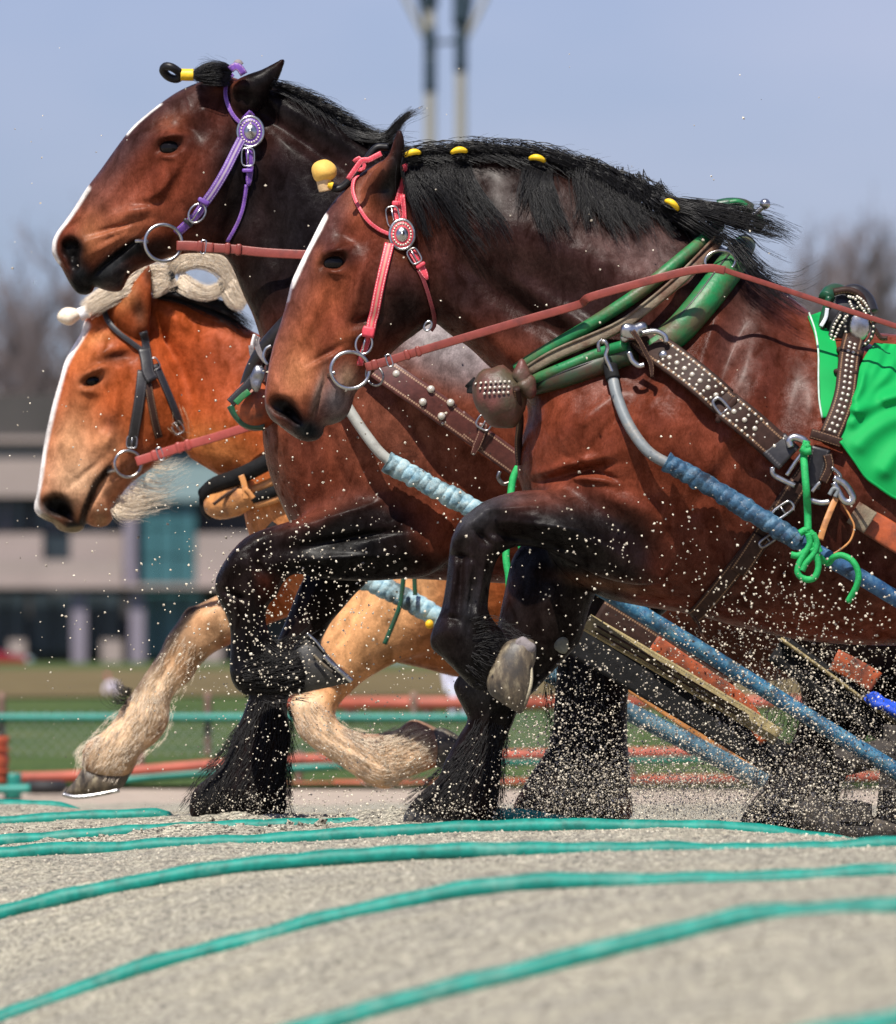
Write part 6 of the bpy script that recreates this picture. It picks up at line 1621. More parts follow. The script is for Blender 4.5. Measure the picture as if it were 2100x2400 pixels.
ftrace('dark board with a beige upper edge behind the lower right shafts', [
    ('board', c6([(1230, 1035), (1500, 1230), (1800, 1450), (2200, 1740)]), Y2 - .30, 74, M_RUBB, .04),
    ('edge', c6([(1250, 994), (1500, 1176), (1800, 1398), (2200, 1690)]), Y2 - .33, 8, M_WEB, .05),
    ('patch', c6([(1500, 1090), (1600, 1140), (1700, 1200)]), Y2 - .34, 52, M_ORNL, .012)], 'sled_board', 'sled board', None)
bl = thing('cord_bundle', 'blue cord bundle at the right edge above the dust', 'cord', tuple(P(2070, 1640, Y2 - .36)))
M_BLUE = plain('blue_cord', lin(28, 76, 196), .6, 0, .25, 60, .4)
for q in range(4): rod('cord', c6([(1650 + q * 6, 1290 - q * 14), (1690, 1262 + q * 12), (1730, 1290 + q * 6), (1800, 1318 + q * 9), (1900, 1380)]), Y2 - .36 - .01 * q, .013, M_BLUE, bl, 8)
tc_ = thing('thin_cord', 'thin dark cord hanging across the chestnut\'s bent foreleg', 'cord', tuple(P(940, 1400, Y3 - .6)))
rod('cord', c5([(932, 690), (926, 760), (914, 840), (880, 930), (842, 1020)]), Y3 - .58, .0075, M_DGRN, tc_, 8)
rod('cord', c5([(982, 690), (984, 740), (986, 790)]), Y3 - .57, .007, M_DGRN, tc_, 8)
lump('toggle', P(*c5([(1050, 926)])[0], Y3 - .55), .012, plain('yellow_plastic', lin(240, 180, 20), .5), tc_, 3)

# --- sled of the middle horse, half lost in the dust
M_OLDW = plain('dark_timber', (.030, .024, .020), .85, 0, .4, 20, .5, dirt=(.10, .08, .06), dirt_amt=.35)
sl = thing('racing_sled', 'dark timber and iron sled behind the shafts at the lower right edge', 'sled', tuple(P(2300, 1930, Y2)))
for yy in (-.45, .45):
    rod('runner', [(1880, 1880), (1920, 1925), (1990, 1946), (2200, 1950), (2700, 1950)], Y2 + yy, .045, M_OLDW, sl, 10)
    rod('upright', [(2080, 1945), (2090, 1820), (2100, 1700)], Y2 + yy, .035, M_OLDW, sl, 8)
    rod('upright', [(2420, 1945), (2420, 1820), (2420, 1700)], Y2 + yy, .035, M_OLDW, sl, 8)
    rod('side_rail', [(1960, 1790), (2100, 1760), (2400, 1740), (2700, 1735)], Y2 + yy, .040, M_OLDW, sl, 8)
for x_, z_ in ((1990, 1900), (2100, 1780), (2250, 1740), (2420, 1740), (2600, 1740)):
    mb = MB(); a, b = np.array(P(x_, z_, Y2 - .5)), np.array(P(x_, z_, Y2 + .5)); box(mb, (a + b) / 2, .09, 1.0, .05); mb.build('crossbar', M_OLDW, sl, False)
for i_ in range(5):
    mb = MB(); a = np.array(P(2260 + i_ * 62, 1712, Y2)); box(mb, a, .07, .92, .035); mb.build('plank', M_OLDW, sl, False)
# ------------------------------------------------------------------ hair, eyes, hooves
def hair_mat(name, c0, c1_, rough=.42, spec=.5):
    t = NT(name); a = t.noise(t.coord('Object', (30, 30, 30)), 6, 3)
    t.color(t.ramp(a, [(.3, c0), (.7, c1_)])); t.set(Roughness=rough); t.b.inputs['Specular IOR Level'].default_value = spec
    return t.m
M_HBLK = hair_mat('black_hair', (.006, .006, .006), (.016, .015, .016), .42, .28)
M_HCRM = hair_mat('cream_hair', (.66, .52, .36), (.86, .76, .62), .5, .3)
M_HTAN = hair_mat('tan_hair', (.42, .27, .15), (.66, .50, .33), .55, .2)
M_HSMK = hair_mat('dusty_black_hair', (.010, .010, .010), (.035, .032, .031), .6, .25)

def strands(mb, pts, r0, r1):
    """pts (n,k,3): three-sided tapering hairs"""
    n, k, _ = pts.shape
    t = np.gradient(pts, axis=1); t /= np.linalg.norm(t, axis=2)[..., None] + 1e-9
    a = np.cross(t, np.array([.13, -1.0, .21])); a /= np.linalg.norm(a, axis=2)[..., None] + 1e-9
    b = np.cross(a, t)
    r = (np.linspace(0, 1, k)[None, :] * (r1 - r0) + r0) * np.linspace(.7, 1.3, n)[:, None]
    v = np.stack([pts + (a * math.cos(w) + b * math.sin(w)) * r[..., None] for w in (0, 2.0944, 4.18879)], 2).reshape(-1, 3)
    i = (np.arange(n)[:, None, None] * k + np.arange(k - 1)[None, :, None]) * 3; j = np.arange(3)[None, None]; j2 = (j + 1) % 3
    mb.add(v, np.stack([i + j, i + j2, i + 3 + j2, i + 3 + j], -1).reshape(-1, 4))

HAIR_N, HAIR_R = 1.7, .62
def lock(mb, path, w0, w1, n, bvh, y0, off=.008, dflt=-.04, r=.0016, k=8, lift=0.0, jit=1.0, tmin=.65, spread_y=.02, seed=0, wob=2.0, clump=0):
    """n hairs following path (picture px), spread sideways from w0 px at the root to w1 px at the tip"""
    n = int(n * HAIR_N); r = r * HAIR_R
    g = np.random.default_rng(seed + n)
    q = spline(path, 8); L = np.concatenate([[0], np.cumsum(np.linalg.norm(np.diff(q, axis=0), axis=1))])
    nrm = np.gradient(q, axis=0); nrm = np.stack([-nrm[:, 1], nrm[:, 0]], -1); nrm /= np.linalg.norm(nrm, axis=1)[:, None] + 1e-9
    lat = g.normal(0, .5, n).clip(-1.1, 1.1); lat2 = lat * .7 + g.normal(0, .35, n)
    if clump:
        cc = g.uniform(-1, 1, clump); lat2 = cc[g.integers(0, clump, n)] + g.normal(0, .06, n)
    end = g.uniform(tmin, 1.0, n); st = g.uniform(0, .16, n)
    ph = g.uniform(0, 6.28, n)
    pts = np.zeros((n, k, 3))
    yo = g.uniform(0, 1, n)
    for i in range(n):
        s = np.linspace(st[i], end[i], k); d = s * L[-1]
        c = np.stack([np.interp(d, L, q[:, 0]), np.interp(d, L, q[:, 1])], -1)
        nn = np.stack([np.interp(d, L, nrm[:, 0]), np.interp(d, L, nrm[:, 1])], -1)
        off_ = lat[i] * w0 * (1 - s) + lat2[i] * w1 * s + wob * np.sin(s * 7 + ph[i]) * s
        c = c + nn * off_[:, None] * jit
        ys = np.full(k, np.nan)
        if bvh is not None:
            for m in range(k):
                h = cast(bvh, *c[m])
                if h[0] is not None: ys[m] = h[0].y
        ok = ~np.isnan(ys)
        if ok.any():
            ys = np.interp(np.arange(k), np.nonzero(ok)[0], ys[ok])
            ys = np.where(ok, ys, np.maximum(ys, y0 + dflt - .0))
        else: ys = np.full(k, y0 + dflt)
        ys = smooth1(ys, 2)
        ys = ys - off - yo[i] * spread_y * np.minimum(1, s * 4) - lift * s
        pts[i] = Pa(c, ys)
    strands(mb, pts, r, r * .35)

def fur(mb, axis, w, n, ln, bvh, y0, dflt, r=.0010, seed=0, flare=.15, off=.003, k=5, droop=0.0):
    """short coat hair over a limb: axis and half widths in the picture, hairs run along the axis"""
    g = np.random.default_rng(seed); q = spline(axis, 10); L = np.concatenate([[0], np.cumsum(np.linalg.norm(np.diff(q, axis=0), axis=1))])
    nrm = np.gradient(q, axis=0); nrm = np.stack([-nrm[:, 1], nrm[:, 0]], -1); nrm /= np.linalg.norm(nrm, axis=1)[:, None] + 1e-9
    pts = np.zeros((n, k, 3))
    for i in range(n):
        d0 = g.uniform(0, L[-1]); lt = g.uniform(-1, 1); l = ln * g.uniform(.5, 1.3); d = d0 + np.linspace(0, l, k)
        dc = np.minimum(d, L[-1]); ww = np.interp(dc / L[-1], np.linspace(0, 1, len(w)), w)
        c = np.stack([np.interp(dc, L, q[:, 0]), np.interp(dc, L, q[:, 1])], -1); nn = np.stack([np.interp(dc, L, nrm[:, 0]), np.interp(dc, L, nrm[:, 1])], -1)
        t_ = (q[-1] - q[-2]); t_ = t_ / np.linalg.norm(t_); c = c + np.maximum(d - L[-1], 0)[:, None] * t_
        u = np.linspace(0, 1, k); c = c + nn * (lt * ww + np.sign(lt) * abs(lt) * l * flare * u ** 1.5 + g.normal(0, .12) * l * u)[:, None]; c[:, 1] += droop * l * u ** 2
        ys = np.full(k, np.nan)
        for m in range(k):
            h = cast(bvh, *c[m])
            if h[0] is not None and abs(h[0].y - (y0 + dflt)) < .3: ys[m] = h[0].y
        ok = ~np.isnan(ys)
        ys = np.interp(np.arange(k), np.nonzero(ok)[0], ys[ok]) if ok.any() else np.full(k, y0 + dflt)
        pts[i] = Pa(c, smooth1(ys, 1) - off - .012 * u * g.uniform(0, 1))
    strands(mb, pts, r, r * .3)

def eye(root, bvh, y0, px, py, r=.030, name='eye'):
    h = cast(bvh, px, py)
    mb = MB(); ball(mb, np.array(h[0]) + np.array([0, r * .52, 0]), r * 1.15, r, r * .92, 20, 14)
    return mb.build(name, M_EYE, root)
M_EYE = plain('eye_black', (.006, .005, .005), .12, 0, .2, 30, 0, .18)

def shape(name, poly, y0, yc, m, mat, parent, h=.0045, rel=(), ctrl=None):
    p = Part(poly, y0, ctrl or [(poly[0][0], poly[0][1], m, yc)], rel, 3.0, .01)
    v, f = skin([p], (-9, 9, -9, 9), h)
    return link(name, mesh(name, v, f), mat, parent)
def hoof_mat():
    t = NT('hoof_horn'); v = t.coord('Object', (40, 40, 14)); a = t.noise(v, 1.2, 5, .7); b = t.noise(t.coord(), 16, 5, .6)
    c = t.ramp(a, [(.3, lin(52, 46, 40)), (.5, lin(96, 84, 68)), (.7, lin(150, 138, 112))])
    c = t.mix(t.ramp(b, [(.45, (0, 0, 0)), (.62, (.85,) * 3)]), c, lin(58, 54, 50))
    t.color(c); t.set(Roughness=.5); t.bump(a, .3, .004); return t.m
M_HOOF = hoof_mat()
M_HOOFD = plain('dark_hoof', (.035, .033, .03), .5, 0, .4, 24, .3, dirt=lin(120, 108, 92), dirt_amt=.35)

eye(H1, BV1, Y1, *c2([(452, 712)])[0]); eye(H2, BV2, Y2, *c1([(800, 494)])[0]); eye(H3, BV3, Y3, *c1([(440, 1586)])[0], .025)
hf1 = shape('hoof', c5([(1430, 1000), (1540, 1000), (1552, 1080), (1540, 1130), (1538, 1200), (1515, 1290), (1482, 1345), (1440, 1325), (1385, 1290), (1335, 1250), (1320, 1180), (1360, 1080)]), Y1, -.25, .9, M_HOOF, H1)
M_SOLE = plain('pale_horn', lin(188, 178, 150), .55, 0, .2, 50, .3, dirt=lin(110, 98, 80), dirt_amt=.5)
rod('sole_edge', c5([(1522, 1110), (1528, 1150), (1526, 1205), (1506, 1275), (1476, 1328)]), [Y1 - .262, Y1 - .268, Y1 - .27, Y1 - .268, Y1 - .256], .006, M_SOLE, hf1, 8)
lump('heel_bulb', P(*c5([(1492, 1040)])[0], Y1 - .262), .028, M_FELT, hf1, 17, (1.05, .8, .95), amp=.25)
shape('hoof', c5([(930, 1845), (960, 1790), (1060, 1770), (1180, 1800), (1240, 1880), (1080, 1900), (940, 1890)]), Y1, .16, .9, M_HOOFD, H1)
hf = shape('hoof', c5([(400, 1075), (440, 1012), (480, 968), (520, 1000), (570, 1060), (630, 1125), (690, 1192), (620, 1212), (540, 1230), (460, 1238), (412, 1180)]), Y2, -.235, .7, M_HOOFD, H2)
rod('horseshoe', c5([(478, 968), (520, 1006), (560, 1056)]), Y2 - .26, .0045, M_STEEL, hf, 6)
rod('horseshoe', c5([(556, 1074), (600, 1116), (650, 1160), (690, 1194)]), Y2 - .27, .0075, M_STEEL, hf, 8)
rod('horseshoe', c5([(510, 1070), (550, 1110), (600, 1150)]), Y2 - .285, .004, M_HOOF, hf, 6)
hf3 = shape('hoof', c4([(395, 1600), (350, 1660), (298, 1722), (350, 1730), (440, 1722), (560, 1700), (600, 1650), (628, 1590), (560, 1590), (480, 1610)]), Y3, .19, .85, M_HOOF, H3)
rod('horseshoe', c4([(294, 1724), (350, 1736), (440, 1728), (560, 1704)]), Y3 + .10, .007, M_STEEL, hf3, 8)
shape('hoof', c5([(1060, 1440), (1110, 1410), (1190, 1450), (1250, 1520), (1230, 1580), (1150, 1590), (1085, 1590)]), Y3, -.22, .8, M_HOOFD, H3)
M_CHEST = plain('callus', (.16, .16, .12), .9, 0, .3, 40, .4)
lump('leg_callus', P(*c5([(1672, 1026)])[0], Y1 + .02), .022, M_CHEST, H1, 3, (.9, .4, 1.15))

# --- nearest horse: black mane tied up with yellow bands
mb = MB()
crest = c2([(795, 232), (880, 216), (1000, 206), (1100, 196), (1200, 206), (1330, 214), (1470, 234), (1600, 280)]) + c3([(400, 308), (560, 366), (680, 426), (780, 494), (860, 566)])
q = spline(crest, 12); p = np.array([P(a, b, Y1 - .03) for a, b in q]); u = np.arange(len(p))
tube(mb, p, .022 + .006 * np.abs(np.sin(u * .33)) + .003 * np.sin(u * 1.1), 12)
mb.build('mane_roll', M_HBLK, H1)
mb = MB()
for k_ in range(len(crest) - 1):
    a, b = crest[k_], crest[k_ + 1]
    for t_ in (0, .5):
        x, y = a[0] + (b[0] - a[0]) * t_, a[1] + (b[1] - a[1]) * t_
        dx, dy = b[0] - a[0], b[1] - a[1]; l = math.hypot(dx, dy); dx, dy = dx / l, dy / l
        lock(mb, [(x - 14 * dx, y - 8), (x + 22 * dx, y - 14 + 22 * dy), (x + 60 * dx, y + 2 + 60 * dy), (x + 90 * dx, y + 14 + 90 * dy)], 26, 22, 46, BV1, Y1, .02, -.04, .0016, 7, 0, 1, .6, .03, k_)
        lock(mb, [(x, y - 4), (x + 12 + 16 * dx, y - 20), (x + 36 + 20 * dx, y - 22)], 20, 20, 9, None, Y1, .0, -.02, .0009, 5, 0, 1, .4, .06, k_ + 50)
locks1 = [
    (c2([(815, 200), (796, 270), (822, 390), (870, 490), (910, 600)]), 16, 30, 70, .010), (c2([(860, 205), (900, 290), (990, 400), (1080, 520), (1200, 650)]), 20, 36, 60, .010),
    (c2([(840, 205), (850, 300), (920, 430), (960, 560)]), 30, 40, 44, .010), (c2([(1030, 190), (990, 250), (1010, 330), (1050, 400)]), 26, 18, 90, .012),
    (c2([(1040, 195), (1060, 290), (1110, 400), (1190, 520), (1240, 640)]), 14, 26, 60, .010), (c2([(1010, 215), (1040, 310), (1090, 450), (1130, 560)]), 26, 30, 46, .010),
    (c2([(1400, 226), (1370, 310), (1340, 390), (1330, 470)]), 22, 18, 70, .012), (c2([(1410, 230), (1420, 330), (1460, 440), (1530, 600)]), 24, 30, 110, .012),
    (c2([(1395, 235), (1400, 340), (1440, 470), (1480, 560)]), 34, 26, 90, .012),
    (c3([(345, 215), (340, 320), (380, 440), (420, 540)]), 26, 40, 170, .016), (c3([(420, 260), (430, 350), (480, 470), (560, 580)]), 40, 44, 190, .016),
    (c3([(520, 310), (560, 400), (600, 490), (660, 560)]), 40, 36, 150, .016), (c3([(620, 360), (680, 450), (720, 530), (770, 600)]), 34, 26, 110, .016),
    (c3([(300, 240), (330, 330), (340, 430), (330, 520)]), 20, 22, 60, .012)]
for n_, (pa, a, b, n, of) in enumerate(locks1):
    lock(mb, pa, a * 1.1, b * 1.25, int(n * 1.4), BV1, Y1, of, -.05, .0016, 9, 0, 1, .35, .025, n_ * 7, 5, 6)
    lock(mb, pa, a * 1.3, b * 1.9, int(n * .22), BV1, Y1, of, -.05, .0010, 9, .02, 1, .5, .03, n_ * 7 + 3, 9)
for n_, (pa, a, b, n, dy) in enumerate([
    (c3([(690, 405), (770, 438), (860, 466), (980, 500), (1120, 545), (1290, 592)]), 13, 24, 260, -.10), (c3([(760, 420), (900, 446), (1040, 476), (1180, 520), (1340, 606)]), 11, 28, 90, -.09),
    (c3([(760, 450), (860, 520), (960, 590), (1050, 640), (1130, 720)]), 26, 20, 70, -.11), (c3([(880, 520), (1000, 560), (1080, 610), (1150, 690), (1290, 770)]), 16, 34, 18, -.10),
    (c3([(1000, 600), (1100, 690), (1200, 780), (1330, 800), (1460, 735)]), 14, 36, 22, -.12), (c3([(1040, 640), (1140, 760), (1260, 860), (1400, 940)]), 14, 40, 26, -.17),
    (c3([(1000, 600), (1110, 740), (1240, 870), (1380, 960)]), 14, 26, 16, -.18), (c3([(900, 470), (1050, 470), (1160, 470), (1280, 500)]), 16, 34, 16, -.08)]):
    lock(mb, pa, a, b, n, None, Y1, 0, dy, .0014, 9, 0, 1, .5, .05, 200 + n_, 5)
mb.build('mane', M_HBLK, H1)
M_YEL = plain('yellow_band', lin(240, 196, 36), .45, 0, .12, 60, .2)
for (u, v, an) in ((814, 194, -12), (1032, 183, -5), (1398, 219, 10), (1632 / 1, 0, 0)):
    if v == 0: (x, y), an = c3([(742, 432)])[0], 35
    else: x, y = c2([(u, v)])[0]
    c = np.array(P(x, y, Y1 - (.13 if v == 0 else .085))); ca, sa = math.cos(R_(an)), math.sin(R_(an))
    a = np.stack([c + np.array([ca * t, -.016 + (t / .02) ** 2 * .012, -sa * t - (t / .02) ** 2 * .006]) for t in np.linspace(-.020, .020, 9)])
    mb = MB(); tube(mb, a, .0085 * (1 - .35 * np.abs(np.linspace(-1, 1, 9)) ** 2), 10); mb.build('mane_band', M_YEL, H1)
# forelock wrapped in a yellow ball
mb = MB(); a = spline([(910, 345), (880, 348), (840, 400), (800, 440), (768, 440)], 8)
tube(mb, np.array([P(x, y, Y1 - .02) for x, y in a]), .010, 10); mb.build('forelock_braid', M_HBLK, H1)
M_YBALL = plain('yellow_wrap', lin(226, 178, 84), .7, 0, .12, 30, .3, dirt=lin(170, 118, 70), dirt_amt=.2)
bl_ = lump('forelock_ball', P(*c2([(398, 282)])[0], Y1 - .03), .034, M_YBALL, H1, 4, (1, 1, .92), amp=.10)
rod('wrap_stem', c2([(398, 320), (400, 350), (404, 376)]), Y1 - .03, .021, plain('pale_wrap', lin(206, 174, 130), .7), bl_, 12, rr=([0, 1], [1, .8]))
rod('wrap_end', c2([(418, 344), (440, 350)]), Y1 - .04, .010, M_YEL, bl_, 8)
# feathers
mb = MB()
fur(mb, c5([(1340, 1380), (1300, 1500), (1220, 1640), (1110, 1790), (1060, 1850)]), [34, 44, 58, 66, 60], 1000, 26, BV1, Y1, .1, .0009, 301, .12, .002)
fur(mb, c5([(1400, 1400), (1385, 1560), (1372, 1700), (1360, 1830)]), [10, 14, 16, 18], 420, 28, BV1, Y1, .1, .0009, 302, .22, .002)
fur(mb, c5([(1240, 1560), (1120, 1690), (1000, 1800)]), [30, 40, 40], 500, 28, BV1, Y1, .1, .0009, 303, .12, .002)
fur(mb, c5([(1250, 980), (1340, 960), (1430, 980), (1500, 1000)]), [40, 40, 26, 10], 220, 22, BV1, Y1, -.25, .0008, 304, .15, .003)
fur(mb, c5([(1250, 1060), (1330, 1100), (1400, 1140)]), [60, 70, 60], 240, 18, BV1, Y1, -.25, .0009, 305, .2, .002)
mb.build('leg_feather', M_HSMK, H1)

# --- middle horse
mb = MB()
for n_, (pa, a, b, n) in enumerate([(c1([(1080, 150), (1030, 118), (960, 122), (912, 152)]), 16, 10, 160), (c1([(1085, 165), (1020, 150), (950, 150), (905, 152)]), 16, 9, 160), (c1([(1080, 175), (1010, 180), (950, 172), (905, 156)]), 14, 8, 140)]):
    lock(mb, pa, a, b, n, None, Y2, 0, -.05, .0016, 8, 0, 1, .9, .09, 400 + n_, 2)
lock(mb, c1([(1060, 125), (980, 95), (920, 82)]), 20, 30, 14, None, Y2, 0, -.02, .0008, 6, 0, 1, .5, .06, 410, 4)
mb.build('forelock', M_HBLK, H2)
rod('forelock_wrap', c1([(848, 150), (876, 151), (908, 151)]), Y2 - .02, .0175, M_YEL, H2, 14)
fl = rod('forelock_loop', c1([(848, 150), (810, 118), (776, 112), (766, 132), (790, 160), (828, 170)]), [Y2 - .02, Y2 - .035, Y2 - .03, Y2 - .02, Y2 - .01, Y2 - .01], .0125, M_HBLK, H2, 12, closed=True)
mb = MB()
for k_ in range(14):
    x, y = np.interp(k_, range(14), np.linspace(1290, 1850, 14)), np.interp(np.linspace(1290, 1850, 14)[k_], [1290, 1380, 1460, 1540, 1600, 1700, 1850], [200, 236, 276, 326, 376, 426, 500])
    lock(mb, c1([(x - 20, y - 8), (x + 60, y + 20), (x + 130, y + 70), (x + 180, y + 140)]), 14, 20, 36, BV2, Y2, .012, -.03, .0016, 7, 0, 1, .5, .02, 420 + k_, 2)
    lock(mb, c1([(x - 20, y - 4), (x + 60, y - 6), (x + 150, y + 40)]), 9, 16, 16, None, Y2, 0, -.03, .0010, 6, 0, 1, .5, .05, 440 + k_, 4)
lock(mb, c2([(470, 90), (600, 128), (690, 120), (745, 60), (822, -10)]), 12, 8, 150, None, Y2, 0, -.06, .0017, 9, 0, 1, .7, .04, 461, 3)
lock(mb, c2([(560, 130), (680, 150), (740, 110), (770, 40), (880, -14)]), 10, 14, 40, None, Y2, 0, -.05, .0012, 9, 0, 1, .6, .05, 462, 4)
lock(mb, c2([(520, 110), (660, 100), (760, 110), (850, 128)]), 18, 22, 14, None, Y2, 0, -.05, .0009, 7, 0, 1, .6, .05, 463, 4)
mb.build('mane', M_HBLK, H2)
mb = MB()
fur(mb, c5([(300, 1280), (270, 1420), (220, 1560), (150, 1700), (110, 1820)]), [40, 56, 70, 84, 84], 1100, 28, BV2, Y2, .1, .0009, 501, .12, .002)
fur(mb, c5([(380, 1300), (392, 1430), (380, 1580), (372, 1780)]), [8, 12, 14, 14], 520, 34, BV2, Y2, .1, .0009, 502, .3, .002)
fur(mb, c5([(180, 1400), (110, 1540), (20, 1660), (-40, 1780)]), [14, 20, 30, 34], 600, 30, BV2, Y2, .1, .0009, 503, .18, .002)
fur(mb, c5([(280, 1010), (370, 1050), (460, 1010)]), [20, 30, 16], 260, 40, BV2, Y2, -.25, .0010, 504, .3, .003)
fur(mb, c5([(170, 1190), (300, 1180), (430, 1160)]), [40, 60, 60], 600, 28, BV2, Y2, -.25, .0010, 505, .2, .002)
fur(mb, c6([(270, 1050), (290, 1300), (300, 1560), (260, 1830)]), [70, 70, 80, 120], 1500, 34, BV2, Y2, .1, .0011, 506, .12, .003)
fur(mb, c6([(1500, 1250), (1400, 1500), (1290, 1830)]), [150, 120, 110], 1300, 36, BV2, Y2, -.2, .0011, 507, .12, .003)
mb.build('leg_feather', M_HSMK, H2)

# --- chestnut: cream forelock, braided mane loops, beard and feathers
mb = MB()
for n_, (pa, a, b, n, dy) in enumerate([(c1([(700, 1075), (640, 1110), (560, 1160), (470, 1205), (395, 1262)]), 30, 20, 260, -.05), (c1([(660, 1100), (600, 1150), (520, 1190), (420, 1250)]), 26, 16, 160, -.06)]):
    lock(mb, pa, a, b, int(n * 1.9), None, Y3, 0, dy, .0011, 8, 0, 1, .8, .05, 600 + n_, 2)
mb.build('forelock', M_HCRM, H3)
rod('forelock_wrap', c1([(412, 1258), (390, 1268), (372, 1276)]), Y3 - .06, .021, plain('white_wrap', (.78, .77, .76), .6), H3, 12)
bl3 = lump('forelock_ball', P(*c1([(322, 1282)])[0], Y3 - .06), .033, M_HCRM, H3, 8, (1.15, 1, .88), amp=.15)
mb = MB()
for n_, (pa, a, b, n, dy) in enumerate([
    (c1([(705, 1120), (740, 1100), (790, 1105), (815, 1090)]), 34, 24, 260, -.05), (c1([(705, 1150), (750, 1140), (790, 1120)]), 24, 16, 140, -.06),
    (c1([(806, 1090), (830, 1040), (890, 1012), (960, 1012), (1030, 1040), (1080, 1090), (1110, 1150), (1140, 1225)]), 22, 22, 280, -.05),
    (c1([(806, 1060), (850, 1000), (950, 990), (1050, 1030)]), 22, 22, 140, -.04),
    (c1([(830, 1110), (890, 1150), (960, 1175), (1020, 1160), (1045, 1130), (1020, 1108)]), 22, 14, 220, -.06),
    (c1([(1040, 1130), (1060, 1170), (1090, 1215), (1150, 1240)]), 14, 12, 130, -.06), (c1([(1050, 1100), (1090, 1140), (1120, 1190), (1150, 1236)]), 16, 12, 130, -.055)]):
    lock(mb, pa, a, b, int(n * 1.9), None, Y3, 0, dy, .0011, 10, 0, 1, .8, .05, 620 + n_, 2)
mb.build('mane', M_HCRM, H3)
rod('mane_tie', c1([(792, 1076), (806, 1096), (800, 1120)]), Y3 - .09, .010, M_RUBB, H3, 8)
rod('mane_tie', c1([(1034, 1128), (1042, 1150), (1036, 1172)]), Y3 - .10, .008, M_RUBB, H3, 8)
mb = MB()
lock(mb, c1([(720, 1160), (840, 1180), (960, 1220), (1080, 1270)]), 16, 22, 260, BV3, Y3, .01, -.05, .0016, 7, 0, 1, .5, .02, 640, 3)
lock(mb, c1([(840, 1165), (960, 1215), (1080, 1275), (1180, 1350)]), 16, 22, 260, BV3, Y3, .01, -.05, .0016, 7, 0, 1, .5, .02, 641, 3)
mb.build('mane_roots', M_HBLK, H3)
mb = MB()
for n_, (pa, a, b, n) in enumerate([
    (c4([(530, 390), (580, 400), (640, 410), (700, 396)]), 10, 16, 70), (c4([(540, 350), (600, 370), (690, 360), (790, 325)]), 16, 24, 130), (c4([(570, 320), (640, 335), (720, 330), (830, 320)]), 14, 26, 60),
    (c4([(600, 290), (680, 300), (760, 300), (860, 250)]), 16, 34, 46), (c4([(660, 230), (740, 260), (800, 240), (880, 180)]), 20, 34, 36), (c4([(700, 190), (790, 190), (850, 170), (900, 140)]), 14, 24, 30), (c4([(530, 370), (570, 420), (620, 425), (660, 405)]), 10, 12, 50)]):
    lock(mb, pa, a * 1.3, b * 1.5, int(n * .8), None, Y3, 0, -.03, .0009, 8, 0, 1, .35, .07, 660 + n_, 6)
mb.build('beard', M_HCRM, H3)
mb = MB()
lock(mb, c1([(830, 1690), (850, 1760), (860, 1830), (830, 1880)]), 16, 26, 7, BV3, Y3, .003, -.1, .0007, 7, 0, 1, .5, .03, 680, 5)
lock(mb, c1([(800, 1780), (850, 1820), (900, 1850)]), 16, 26, 6, BV3, Y3, .003, -.1, .0007, 7, 0, 1, .5, .03, 681, 5)
mb.build('jaw_hair', M_HTAN, H3)
mb = MB()
fur(mb, c4([(690, 1250), (650, 1350), (560, 1460), (480, 1560), (440, 1610)]), [34, 42, 52, 56, 60], 800, 14, BV3, Y3, .1, .0007, 701, .06, .002)
fur(mb, c4([(480, 1440), (420, 1490), (380, 1540), (376, 1590)]), [10, 14, 14, 12], 160, 20, BV3, Y3, .14, .0008, 702, .25, .004)
fur(mb, c4([(740, 1240), (780, 1330), (760, 1420), (680, 1490), (600, 1550)]), [18, 20, 20, 24, 28], 240, 14, BV3, Y3, .1, .0007, 703, .1, .003)
fur(mb, c4([(900, 1000), (830, 1120), (740, 1260)]), [50, 50, 50], 200, 16, BV3, Y3, .1, .0007, 704, .04, .0015)
fur(mb, c5([(460, 1330), (560, 1440), (700, 1540), (830, 1610), (930, 1570)]), [36, 50, 50, 50, 50], 700, 16, BV3, Y3, -.2, .0007, 741, .06, .0015)
fur(mb, c5([(820, 1580), (920, 1560), (1040, 1500)]), [60, 70, 60], 420, 22, BV3, Y3, -.2, .0008, 742, .1, .003)
fur(mb, c5([(680, 1440), (800, 1480), (900, 1450)]), [16, 24, 20], 200, 22, BV3, Y3, -.2, .0009, 743, .2, .002)
mb.build('leg_feather', M_HCRM, H3)
mb = MB()
lock(mb, c4([(620, 1250), (580, 1240), (555, 1220), (548, 1180)]), 16, 20, 26, None, Y3, 0, .15, .0014, 6, 0, 1, .6, .04, 770, 4)
lock(mb, c4([(600, 1290), (560, 1290), (530, 1270), (520, 1240)]), 14, 22, 26, None, Y3, 0, .15, .0014, 6, 0, 1, .6, .04, 771, 4)
mb.build('leg_tuft', M_HSMK, H3)
# ------------------------------------------------------------------ beyond the track
def Pd(px, py, d): return P(px, py, d + CAM_Y)
def pbox(mb, x0, y0, x1, y1, d, dep):
    """box whose near face the picture shows as the rectangle (x0,y0)-(x1,y1)"""
    a, b = np.array(Pd(x0, y0, d)), np.array(Pd(x1, y1, d))
    c = (a + b) / 2; c[1] = d + CAM_Y + dep / 2
    return box(mb, c, abs(b[0] - a[0]), dep, abs(a[2] - b[2]))
def prod(name, pts, d, r, mat, parent, seg=8): return rod(name, pts, d + CAM_Y, r, mat, parent, seg, 6)
M_TEALP = plain('teal_paint', lin(34, 130, 116), .5, 0, .15, 8, .05)
M_REDP_ = plain('red_brown_paint', lin(168, 82, 62), .6, 0, .2, 6, .05, dirt=lin(120, 60, 46), dirt_amt=.4)
M_POSTB = plain('brown_post', lin(118, 92, 78), .8, 0, .25, 8, .1)
M_GALV = plain('galvanised_wire', (.42, .44, .42), .5, .6, .1, 8, 0)
